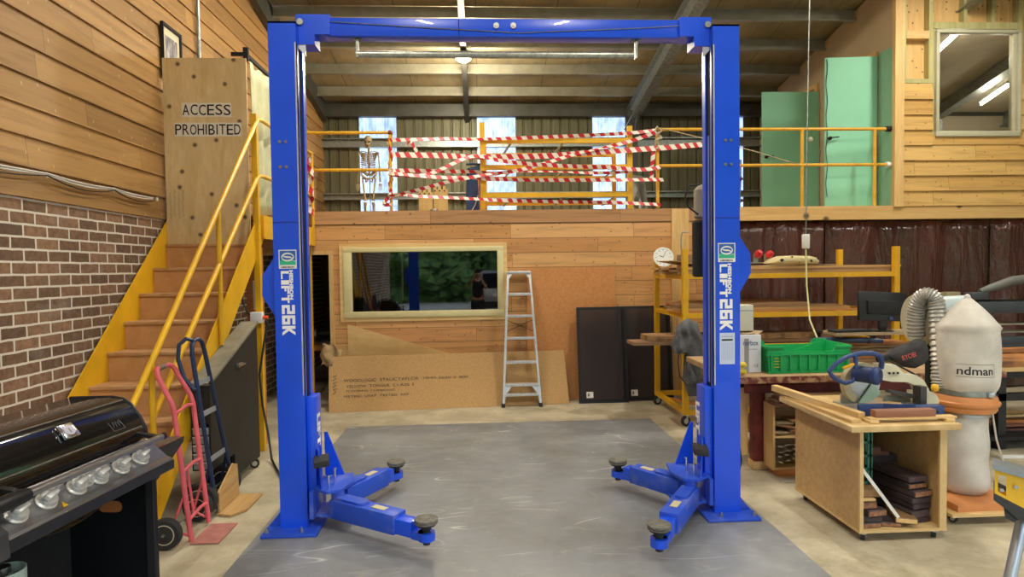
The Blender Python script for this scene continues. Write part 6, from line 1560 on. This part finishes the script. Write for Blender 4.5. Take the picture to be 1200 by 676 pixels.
MB().prism([sp(x, y, 4.1) for x, y in ar], (0, .07, 0)).build('arm', CRM, sw, smooth=0)
MB().cyl(sp(1087, 471, 4.19), sp(1087, 471, 4.05), .07, .066, 24).build('pivot', CRM, sw)
MB().box(sp(1077, 482, 4.06).x, sp(1084, 482, 4.06).x, 4.04, 4.12, sp(1077, 482, 4.06).z, sp(1077, 454, 4.06).z).build('tilt_bracket', mat('dark_cast', '4c4a48', .5, .4, var=.1), sw, smooth=0)
m = MB()
for px in (1042, 1047, 1052): m.cyl(sp(px, 438, 4.1), sp(px, 438, 4.085), .008, seg=8)
m.build('arm_bolt', MAT['blackm'], sw)
MB().lathe([(0, 0), (.02, .004), (.03, .02), (.022, .045), (0, .05)], sp(1091, 456, 4.05), (.8, -.6, 0), 14).build('clamp_knob', MAT['yellow'], sw)
MB().tube([sp(1032, 418, 4.2), sp(1050, 428, 4.22), sp(1072, 440, 4.22), sp(1086, 452, 4.2)], .007, 8).build('spring_rod', MAT['black'], sw)
MB().prism([sp(1042, 457, 4.1), sp(1078, 465, 4.1), sp(1078, 470, 4.1), sp(1042, 461, 4.1)], (0, .05, 0)).build('tilt_scale', mat('dark_cast', '4c4a48', .5), sw, smooth=0)
m = MB(); bagp = [(1034, 418), (1044, 411), (1056, 406.5), (1068, 402), (1077, 398.5), (1083, 401), (1086, 411), (1086, 421), (1081, 428), (1070, 433), (1058, 431), (1048, 425), (1038, 422)]
puff(m, [(sp(x, y, 4.3).x, sp(x, y, 4.3).z) for x, y in bagp], 4.3, .07)
dbg = m.build('dust_bag', mat('black_cloth', '2f2e30', .85, var=.2, sc=12, c2='3d3b3c'), sw, smooth=60)
MB().cyl(sp(1030, 421, 4.22), sp(1040, 419, 4.29), .028, seg=14).build('dust_port', MAT['black'], sw)
o_ = sp(1058, 424, 4.213); text('RYOBI', o_, (.1, 0, .03), (-.008, 0.006, .034), mat('faded_red', 'b8504a', .7, var=0), dbg, 'lettering', .012)
# ------------------------------------------------------------------ dust extractor
de = thing('dust_extractor', 'white bag dust extractor with an orange ring and ribbed hose on an orange wheeled base', 'dust extractor', (3.57, 4.3, 0))
ORG = mat('terracotta_orange', 'd08a52', .55, var=.06, sc=8); BAG = mat('dusty_white_bag', 'c9c4ba', .7, var=.06, sc=6, c2='d8d3c8', bump=.25, bs=7)
cx_, cy_ = 3.535, 4.3
MB().prism([(3.2, 3.98, .06), (3.66, 3.98, .06), (3.86, 4.12, .06), (3.86, 4.62, .06), (3.2, 4.62, .06)], (0, 0, .02)).build('base_board', MAT['pine'], de, smooth=0)
MB().prism([(3.27, 4.02, .0805), (3.68, 4.03, .0805), (3.74, 4.2, .0805), (3.74, 4.56, .0805), (3.27, 4.56, .0805)], (0, 0, .045)).build('base_plate', ORG, de, smooth=0)
for x, y in ((3.26, 4.05), (3.8, 4.16), (3.26, 4.55), (3.8, 4.56)): castor(de, x, y, .026, .06, 120)
lb = []
for k in range(15):
    v_ = k/14; z = .127+v_*.6; r_ = .152+.004*sin(v_*5)+.003*sin(v_*13)
    if k == 0: r_ = .125
    lb.append((r_, z))
m = MB().lathe([(0, .127)]+lb, (cx_, cy_, 0), seg=32)
for v in m.bm.verts: v.co += V((.004*sin(v.co.z*18+v.co.x*25), .004*sin(v.co.z*23+v.co.y*21), 0))
m.build('lower_bag', mat('clear_bag', 'c3bfb6', .45, var=.05, sc=5, c2='d2cec6', bump=.3, bs=8), de, smooth=60)
MB().lathe([(.154, .69), (.158, .69), (.158, .715), (.154, .715)], (cx_, cy_, 0), seg=32).build('lower_band', MAT['steel'], de)
rg = MB().lathe([(.165, .725), (.19, .728), (.2, .745), (.2, .765), (.212, .775), (.218, .79), (.216, .8), (.205, .808), (.2, .83), (.19, .845), (.165, .85), (.05, .85)], (cx_, cy_, 0), seg=40).build('orange_ring', ORG, de)
MB().lathe([(.182, .85), (.186, .85), (.186, .885), (.182, .885)], (cx_, cy_, 0), seg=36).build('upper_band', MAT['galv'], de)
MB().box(cx_+.02, cx_+.07, cy_-.2, cy_-.183, .85, .885, .004).build('band_clip', MAT['steel'], de)
def ub(u, v):
    a = u*2*pi
    if v < .12: r_ = .178+.03*sin(v/.12*pi/2)
    elif v < .66: r_ = .208-.012*(v-.12)/.54
    else:
        q = (v-.66)/.34; r_ = .196*(1-q**1.25)+.022
    z = .872+v*.67+.012*sin(3*a)*(v < .1)
    f = 1+.035*sin(7*a+v*4)*(1 if v > .66 else .25)+.02*sin(3*a+v*9)+.03*sin(a*5+1)*(1 if v < .15 else 0)
    return (cx_+.01+r_*f*cos(a)+.012*v, cy_+r_*f*sin(a), z)
ubo = MB().grid(ub, 48, 26, True).build('upper_bag', BAG, de, smooth=80)
MB().sphere((cx_+.02, cy_, 1.545), .022, (1, 1, 1.3), 10, 8).build('bag_knot', BAG, de)
# printed name: follows the curve of the bag
def on_bag(m_, r_=.2065):
    for v in m_.data.vertices:
        w_ = V(v.co)+V(de.location); s_ = w_.x-(cx_-.14)
        a = radians(215)+s_/r_
        # surface radius at this height
        hv = (w_.z-.872)/.67
        rr_ = .208-.012*(hv-.12)/.54; f = 1+.035*.25*sin(7*a+hv*4)+.02*sin(3*a+hv*9)
        nv = V((cx_+.01+(rr_*f+.002)*cos(a)+.012*hv, cy_+(rr_*f+.002)*sin(a), w_.z)); v.co = nv-V(de.location)
def bagtext(o, tot): pass
fr_ = MB()
for (xa, xb, za, zb_) in ((-.14, .105, .995, .998), (-.14, .105, 1.082, 1.085), (.102, .105, .995, 1.085)):
    n = 16 if xb-xa > .1 else 1
    for i in range(n):
        fr_.face([(cx_+xa+(xb-xa)*i/n, 0, za), (cx_+xa+(xb-xa)*(i+1)/n, 0, za), (cx_+xa+(xb-xa)*(i+1)/n, 0, zb_), (cx_+xa+(xb-xa)*i/n, 0, zb_)])
fo = fr_.build('print_border', mat('grey_ink', '77736a', .8), de, smooth=0, fix=False); on_bag(fo)
to = text('ndman', (cx_-.135, 0, 1.01), (.225, 0, 0), (0, 0, .058), MAT['blackink'], de, 'lettering', .012, depth=0); on_bag(to)
# blower, motor and hose behind the bag
MB().box(3.5, 3.55, 4.6, 4.65, .081, 1.35).build('mast', MAT['blackm'], de, smooth=0)
MB().cyl((3.52, 4.68, 1.42), (3.82, 4.64, 1.44), .115, .105, 24).build('motor', mat('pale_blue_motor', 'aebfc4', .4, var=.05), de)
bl = MB().lathe([(.06, -.05), (.19, -.05), (.2, -.03), (.2, .03), (.19, .05), (.06, .05)], (3.47, 4.66, 1.36), (1, -.12, 0), 32).build('blower', mat('beige_blower', 'b9b49e', .5, var=.08), de)
MB().tube([(3.62, 4.55, 1.3), (3.6, 4.5, 1.1), (3.58, 4.48, .9)], .05, 14).build('outlet_pipe', MAT['galv'], de)
hp = []
for k in range(130):
    q = k/129
    if q < .4:
        a = pi*(1-q/.4*1.0); hp.append(V((3.47+.085*cos(a)+.0, 4.5-.03*q, 1.48+.1*sin(a))) if q > .12 else V((3.385, 4.5, 1.48-.24*(1-q/.12))))
    else:
        w_ = (q-.4)/.6; hp.append(V((3.555-.03*w_-.01*sin(w_*5), 4.48-.05*w_, 1.48-.6*w_)))
# resample smoothly
rs = [.062+(.007 if k % 3 == 0 else (-.003 if k % 3 == 1 else .002)) for k in range(130)]
hp2 = []
ctrl = [V((3.35, 4.55, 1.24)), V((3.34, 4.54, 1.38)), V((3.34, 4.51, 1.5)), V((3.365, 4.46, 1.56)), V((3.405, 4.42, 1.52)), V((3.41, 4.4, 1.38)), V((3.4, 4.37, 1.15)), V((3.385, 4.34, .98)), V((3.37, 4.32, .87))]
ns = 16
for i in range(len(ctrl)-1):
    p0, p1, p2, p3 = ctrl[max(0, i-1)], ctrl[i], ctrl[i+1], ctrl[min(len(ctrl)-1, i+2)]
    for j in range(ns):
        q = j/ns; hp2.append(.5*((2*p1)+(p2-p0)*q+(2*p0-5*p1+4*p2-p3)*q*q+(3*p1-p0-3*p2+p3)*q**3))
MB().tube(hp2, [.056+(.006 if k % 3 == 0 else (-.006 if k % 3 == 1 else .001)) for k in range(len(hp2))], 16).build('ribbed_hose', mat('hose_silver', 'b5b3ac', .35, .4, var=.12, sc=25), de, smooth=25)
solo(MB().tube([(3.78, 4.36, .9), (3.82, 4.38, .7), (3.92, 4.45, .45), (4.08, 4.55, .2), (4.25, 4.65, .03), (4.45, 4.7, .012)], .007, 7), 'power_cord', MAT['cord'], 'white cord running down from the dust extractor to the floor boards', 'cable')
# ------------------------------------------------------------------ slab table at the right
rtb = thing('steel_table', 'black steel framed table carrying timber slabs behind the dust extractor', 'table', (5.6, 6.0, 0))
MB().box(4.62, 6.8, 5.5, 6.4, .77, .81).build('tabletop', MAT['pine'], rtb, smooth=0)
for z in (.69, .47): MB().box(4.75, 6.7, 5.6, 5.66, z, z+.07).build('front_rail', MAT['black'], rtb, smooth=0)
for x in (4.95, 6.6):
    for y in (5.6, 6.25): MB().box(x, x+.08, y, y+.08, .002, .77).build('leg', MAT['black'], rtb, smooth=0)
MB().box(4.75, 6.7, 5.55, 6.3, .1, .13).build('low_shelf', MAT['blackm'], rtb, smooth=0)
SL = wood('orange_slab', '9c5f30', 'c98a50', 0, .5, sc=9, patch=('4a2a18', 3))
lumber(4.63, 6.9, 5.5, 5.97, .812, .868, SL, 'big orange-brown live-edge slab lying on the black steel table', None, -1, live=True, name='timber_slab')
lumber(4.7, 6.9, 6.02, 6.36, .812, .875, SL, 'orange-brown slab behind the big live-edge slab on the black steel table', None, 0, live=True, name='timber_slab')
solo(MB().bar((4.6, 5.5, .858-.02), (6.8, 5.36, .858-.02), .012, .05, up=(0, 0, 1)), 'bark_edge', mat('bark', '1f1a18', .8, var=.4, sc=18), 'dark bark strip along the front edge of the big slab', 'timber', smooth=0) if False else None
for k, (x, y, z, L_, rot, mt) in enumerate(((4.7, 5.76, .132, 1.4, -3, MAT['dark']), (4.68, 5.82, .157, 1.3, -5, WP[1]), (4.75, 5.74, .182, 1.3, 2, MAT['dark']), (4.8, 5.78, .207, 1.2, -4, OWD), (4.7, 5.85, .232, 1.2, 3, MAT['dark']), (4.9, 5.8, .257, 1.0, -2, MAT['pine']))):
    lumber(x, x+L_, y, y+.17, z, z+.024, mt, ('lowest', 'second', 'third', 'fourth', 'fifth', 'topmost')[k]+' board of the loose heap on the low shelf of the black steel table', 'boards heaped under the black steel table', rot)
solo(MB().bar((4.75, 5.36, .012), (5.6, 5.33, .012), .04, .02), 'white_batten', MAT['white'], 'white batten on the floor in front of the black steel table', 'timber', smooth=0)
# ------------------------------------------------------------------ slabbing mill
ml = thing('sawmill_frame', 'dark grey slabbing mill frame with long rails behind the dust extractor', 'machine', (6.4, 7.0, 0))
MG = mat('mill_grey', '4a5258', .45, .2, var=.08)
MB().box(5.35, 8.0, 6.9, 7.02, 1.2, 1.34, .006).build('top_rail', MG, ml)
m = MB()
for k in range(66): m.prism([(5.36+k*.04, 6.9, 1.34), (5.385+k*.04, 6.9, 1.34), (5.378+k*.04, 6.9, 1.362), (5.367+k*.04, 6.9, 1.362)], (0, .05, 0))
m.build('rack_teeth', MAT['black'], ml, smooth=0)
for z in (1.075, .98): MB().cyl((5.4, 6.93, z), (8.0, 6.93, z), .02, seg=12).build('guide_bar', MAT['chrome'], ml)
MB().box(5.35, 8.0, 6.88, 7.0, .78, .92, .006).build('bottom_rail', MG, ml)
MB().box(5.5, 5.66, 6.86, 7.04, .86, 1.25).build('end_plate', MG, ml, smooth=0)
for x in (5.45, 7.6): MB().box(x, x+.08, 6.92, 7.0, .002, .8).build('leg', MG, ml, smooth=0)
MB().box(5.75, 5.98, 6.9, 7.02, 1.362, 1.45, .01).build('carriage', MG, ml)
MB().tube([(5.9, 6.95, 1.46), (6.05, 6.95, 1.5), (6.3, 6.95, 1.58), (6.7, 6.95, 1.62), (7.1, 6.95, 1.58), (7.3, 6.95, 1.45)], [.03, .05, .055, .055, .05, .04], 12).build('hose_guard', mat('mill_hose', '6c6f6c', .5, .2, var=.1), ml)
MB().box(5.45, 5.62, 6.9, 7.0, 1.34, 1.46).build('stop_block', mat('mill_tan', 'a09a78', .5, var=.1), ml, smooth=0)
# ------------------------------------------------------------------ yellow clamping workstand, bottom right
js = thing('clamping_workstand', 'yellow and black clamping workstand with aluminium legs at the bottom right edge', 'workstand', (2.55, 2.6, 0))
JY = mat('tool_yellow', 'e8b51e', .4, var=.04); JK = mat('tool_black', '26282b', .5, var=.08)
def jp(px, py, y=2.6): return V(((2.28+(px-1165)*.00392)*y/2.6, y, 1.8+(.9-(py-545)*.0036-1.8)*y/2.6))
Yf = 2.52
m = MB()
o1 = [jp(1165, 551, Yf), jp(1200, 563, Yf), jp(1236, 575, Yf), jp(1236, 618, Yf), jp(1200, 603, Yf), jp(1166, 584, Yf)]
a_ = [jp(1172, 560, Yf), jp(1182, 564, Yf), jp(1182, 586, Yf), jp(1172, 581, Yf)]
def hole(o_, i_, d): m.ring(o_, i_, d)
m.ring([jp(1166, 552, Yf), jp(1185, 558, Yf), jp(1185, 593, Yf), jp(1166, 583, Yf)], [jp(1170, 558, Yf), jp(1180, 561, Yf), jp(1180, 586, Yf), jp(1170, 580, Yf)], (.05, .056, 0))
m.ring([jp(1185, 558, Yf), jp(1240, 577, Yf), jp(1240, 622, Yf), jp(1185, 593, Yf)], [jp(1203, 571, Yf), jp(1234, 582, Yf), jp(1234, 611, Yf), jp(1203, 595, Yf)], (.05, .056, 0))
m.build('head', JY, js, smooth=0)
MB().cyl(jp(1192, 575, Yf-.002), jp(1192, 575, Yf-.012), .008, seg=10).build('head_screw', MAT['steel'], js)
MB().cyl(jp(1175, 578, Yf+.03), jp(1175, 578, Yf+.01), .008, seg=10).build('head_screw', MAT['steel'], js)
MB().prism([jp(1163, 545, Yf-.02), jp(1240, 570, Yf-.02), jp(1240, 577, Yf-.02), jp(1163, 551, Yf-.02)], (.075, .085, 0)).build('jaw_plate', mat('jaw_grey', '8f989c', .4, .5, var=.08), js, smooth=0)
m = MB().prism([jp(1165, 582, Yf-.01), jp(1200, 602, Yf-.01), jp(1240, 622, Yf-.01), jp(1240, 634, Yf-.01), jp(1200, 615, Yf-.01), jp(1196, 617, Yf-.01), jp(1180, 602, Yf-.01), jp(1165, 590, Yf-.01)], (.14, .16, 0))
m.build('body', JK, js, smooth=0)
MB().prism([jp(1178, 600, Yf), jp(1198, 606, Yf), jp(1196, 616, Yf), jp(1190, 619, Yf), jp(1179, 613, Yf)], (.1, .12, 0)).build('lock_lever', JK, js, smooth=0)
MB().cyl(jp(1186, 577, Yf+.02), jp(1186, 577, Yf+.12), .02, seg=12).build('roller', JK, js)
MB().cyl(jp(1201, 612, 2.6), V((2.1, 2.42, .015)), .024, seg=18).build('leg', mat('leg_alu', 'a9b0b6', .35, .7, var=.04), js)
MB().cyl(jp(1215, 622, 2.62), V((2.95, 2.9, .015)), .024, seg=18).build('leg', mat('leg_alu', 'a9b0b6', .35, .7), js)
MB().cyl(jp(1230, 626, 2.6), V((3.05, 2.2, .015)), .024, seg=18).build('leg', mat('leg_alu', 'a9b0b6', .35, .7), js)
for p in ((2.1, 2.42), (2.95, 2.9), (3.05, 2.2)): MB().sphere((p[0], p[1], .03), .03, (1, 1, .95), 12, 8).build('foot', MAT['rubber'], js)
# ------------------------------------------------------------------ photographer, seen mirrored in the window
def person():
    t_ = thing('person', 'person in a dark top holding up a phone, mirrored in the wall window', 'person', (-.06, -.42, 0))
    def skin(name, verts, edges, mt, root=0, lv=2):
        me = bpy.data.meshes.new(name); me.from_pydata([v[:3] for v in verts], edges, []); o = bpy.data.objects.new(name, me); COL.objects.link(o); o.parent = t_
        md = o.modifiers.new('skin', 'SKIN'); md.use_smooth_shade = True
        for i, v in enumerate(verts):
            sv = me.skin_vertices[0].data[i]; sv.radius = (v[3], v[4] if len(v) > 4 else v[3]); sv.use_root = i == root
        sd = o.modifiers.new('subd', 'SUBSURF'); sd.levels = lv; sd.render_levels = lv; me.materials.append(mt); return o
    SKN = mat('skin', 'b98a6c', .5, var=.05); TEE = mat('dark_tee', '20242e', .85, var=.1); JN = mat('dark_jeans', '2a3040', .8, var=.1)
    # local space: facing +y
    b = [(0, 0, .98, .15, .11), (0, 0, 1.15, .14, .1), (0, .0, 1.32, .165, .11), (0, -.01, 1.46, .13, .08), (0, 0, 1.54, .055), (0, .015, 1.6, .06), (0, .02, 1.68, .078, .095), (0, .01, 1.77, .06, .075)]
    e = [(0, 1), (1, 2), (2, 3), (3, 4), (4, 5), (5, 6), (6, 7)]
    for s in (-1, 1):
        i = len(b); b += [(s*.19, 0, 1.46, .055), (s*.24, .12, 1.28, .043), (s*.16, .3, 1.45, .035), (s*.1, .36, 1.6, .024)]; e += [(3, i), (i, i+1), (i+1, i+2), (i+2, i+3)]
        f = len(b); 
        for k in range(4): b.append((s*(.065-.0*k), .40+.012*k*0, 1.66-.02*k, .009)); e.append((i+3, f+k))
        b.append((s*.075, .36, 1.68, .01)); e.append((i+3, f+4))
        j = len(b); b += [(s*.1, 0, .9, .1), (s*.11, .02, .52, .065), (s*.12, -.02, .1, .042), (s*.13, .1, .035, .035)]; e += [(0, j), (j, j+1), (j+1, j+2), (j+2, j+3)]
    skin('body', b, e, SKN)
    top = [(0, 0, .95, .165, .125), (0, 0, 1.15, .152, .112), (0, 0, 1.32, .178, .12), (0, -.01, 1.46, .14, .088)]; te = [(0, 1), (1, 2), (2, 3)]
    for s in (-1, 1):
        i = len(top); top += [(s*.19, 0, 1.46, .066), (s*.23, .08, 1.34, .056)]; te += [(3, i), (i, i+1)]
    skin('tee_shirt', top, te, TEE)
    pt = [(0, 0, .96, .155, .12)]; pe = []
    for s in (-1, 1):
        i = len(pt); pt += [(s*.1, 0, .88, .11), (s*.11, .02, .52, .078), (s*.12, -.02, .12, .056)]; pe += [(0, i), (i, i+1), (i+1, i+2)]
    skin('jeans', pt, pe, JN)
    MB().sphere((0, 0, 1.74), .098, (.86, 1.02, .8), 18, 12).build('hair', mat('brown_hair', '3a2a1e', .8, var=.15), t_, world=False)
    for s in (-1, 1):
        MB().sphere((s*.03, .103, 1.69), .009, (1, .6, .8), 8, 6).build('eye', MAT['white'], t_, world=False)
        MB().sphere((s*.083, .01, 1.67), .022, (.35, .7, 1.2), 8, 6).build('ear', SKN, t_, world=False)
    MB().sphere((0, .115, 1.655), .017, (.8, 1, 1.3), 8, 6).build('nose', SKN, t_, world=False)
    MB().sphere((0, .098, 1.613), .018, (1.3, .4, .35), 8, 6).build('mouth', mat('lips', '9a5f52', .5, var=0), t_, world=False)
    return t_
person()
ph = thing('phone', 'dark phone held up by the person mirrored in the window', 'phone', (0, -.035, 1.76))
MB().box(-.08, .075, -.045, -.036, 1.735, 1.81, .003).build('casing', MAT['black'], ph)
MB().box(-.077, .072, -.0462, -.0452, 1.738, 1.807).build('screen', mat('phone_screen', '2a3038', .1, var=0), ph, smooth=0)
SKYSTR = 3.3; TUBEW = 55; BULBW = 140; EXPO = 0.88; OFFW = 18
FILL_TUBES = [(1.5, 1.2), (5.5, 1.2), (9.5, 1.2), (-1.2, 1.2), (2.8, 5.6), (6.2, 6.6), (-.9, 6.6)]  # unseen tubes added as fill, except the lamp implied over the office corner
# ------------------------------------------------------------------ light, world, camera
W = bpy.data.worlds.new('sky'); SC.world = W; W.use_nodes = True
t = W.node_tree; bg = t.nodes['Background']
tc = N(t, 'ShaderNodeTexCoord'); sp = N(t, 'ShaderNodeSeparateXYZ'); link(t, tc.outputs['Generated'], sp.inputs[0])
link(t, ramp(t, sp.outputs[2], [(0., (.80, .88, 1.)), (.5, (.72, .84, 1.)), (1., (.55, .72, 1.))]), bg.inputs[0])
bg.inputs[1].default_value = SKYSTR
def area(name, loc, size, power, rot, col):
    l = bpy.data.lights.new(name, 'AREA'); l.shape = 'RECTANGLE'; l.size, l.size_y = size; l.energy = power; l.color = col
    o = bpy.data.objects.new(name, l); COL.objects.link(o); o.location = loc; o.rotation_euler = rot
    return o
for k, (x, y) in enumerate(FILL_TUBES):
    z = roof(y)-.45
    t_ = thing('batten_light', 'unseen tube batten light added under the roof to light the shed', 'light fitting', (x, y, z), 0, 'added unseen lights under the roof')
    MB().box(x-.05, x+.05, y-.62, y+.62, z+.03, z+.08).build('housing', MAT['white'], t_, smooth=0)
    MB().cyl((x, y-.6, z), (x, y+.6, z), .018, seg=10).build('tube', mat('lit_tube', 'fff2d8', .5, var=0, emit=30), t_)
    MB().cyl((x, y-.5, z+.08), (x, y-.5, z+.34), .006, seg=6).cyl((x, y+.5, z+.08), (x, y+.5, z+.34), .006, seg=6).build('hanger', MAT['galv'], t_)
    area('fill_lamp', (x, y, z-.03), (.12, 1.2), TUBEW, (0, 0, 0), (1, .93, .8))
for k, (a, b) in enumerate((((9.58, 10.68), (9.7, 11.44)), ((7.26, 8.8), (7.4, 9.58)))):
    pa = V((a[0], a[1], roof(a[1])-.5)); pb = V((b[0], b[1], roof(b[1])-.5)); mid = (pa+pb)/2
    t_ = thing('batten_light', ('right', 'left')[k]+' of two lit tube lights seen through the upper office window', 'light fitting', mid)
    MB().bar(pa+V((0, 0, .06)), pb+V((0, 0, .06)), .09, .05).build('housing', MAT['white'], t_, smooth=0)
    MB().cyl(pa, pb, .02, seg=10).build('tube', mat('lit_tube', 'fff2d8'), t_)
    MB().cyl(mid+V((0, 0, .08)), mid+V((0, 0, .2)), .006, seg=6).build('hanger', MAT['galv'], t_)
    l = bpy.data.lights.new('office_lamp', 'POINT'); l.energy = OFFW; l.color = (1, .93, .8); l.shadow_soft_size = .15
    o = bpy.data.objects.new('office_lamp', l); COL.objects.link(o); o.location = mid-V((0, 0, .3))
# lamp on the rafter seen under the beam
x, y, z = -.2, 9.9, roof(9.9)-.47
t_ = thing('ceiling_lamp', 'lit oval lamp fixed under the roof rafter above the overhead beam', 'light fitting', (x, y, z))
MB().lathe([(.05, .1), (.12, .08), (.13, .03), (.12, .02)], (x, y, z), seg=24).build('lamp_base', MAT['galv'], t_)
MB().lathe([(.0, -.05), (.08, -.04), (.12, -.01), (.125, .02), (0, .025)], (x, y, z), seg=24).build('lamp_bowl', mat('lit_bowl', 'fff4dc', .4, var=0, emit=25), t_)
l = bpy.data.lights.new('ceiling_lamp_light', 'POINT'); l.energy = BULBW; l.color = (1, .88, .66); l.shadow_soft_size = .12
o = bpy.data.objects.new('ceiling_lamp_light', l); COL.objects.link(o); o.location = (x, y, z-.2)

cam = bpy.data.cameras.new('camera'); co = bpy.data.objects.new('camera', cam); COL.objects.link(co)
cam.sensor_fit = 'HORIZONTAL'; cam.sensor_width = 36; cam.lens = 720/1200*36; cam.clip_start = .05; cam.clip_end = 200
yaw, pitch, roll = -.0526, -.0313, -.01415
fwd = V((-sin(yaw)*cos(pitch), cos(yaw)*cos(pitch), sin(pitch))); right = V((cos(yaw), sin(yaw), 0)); up = right.cross(fwd)
r2 = right*cos(roll)+up*sin(roll); u2 = -right*sin(roll)+up*cos(roll)
mx = M((r2, u2, -fwd)).transposed().to_4x4(); mx.translation = V((0, 0, 1.8))
co.matrix_world = mx
SC.camera = co
SC.view_settings.view_transform = 'Standard'; SC.view_settings.look = 'None'; SC.view_settings.gamma = 1
SC.view_settings.use_curve_mapping = False; SC.view_settings.exposure = EXPO
try:
    SC.cycles.use_denoising = True; SC.cycles.max_bounces = 8; SC.cycles.diffuse_bounces = 5; SC.cycles.transparent_max_bounces = 10
    SC.cycles.sample_clamp_indirect = 6
except Exception: pass
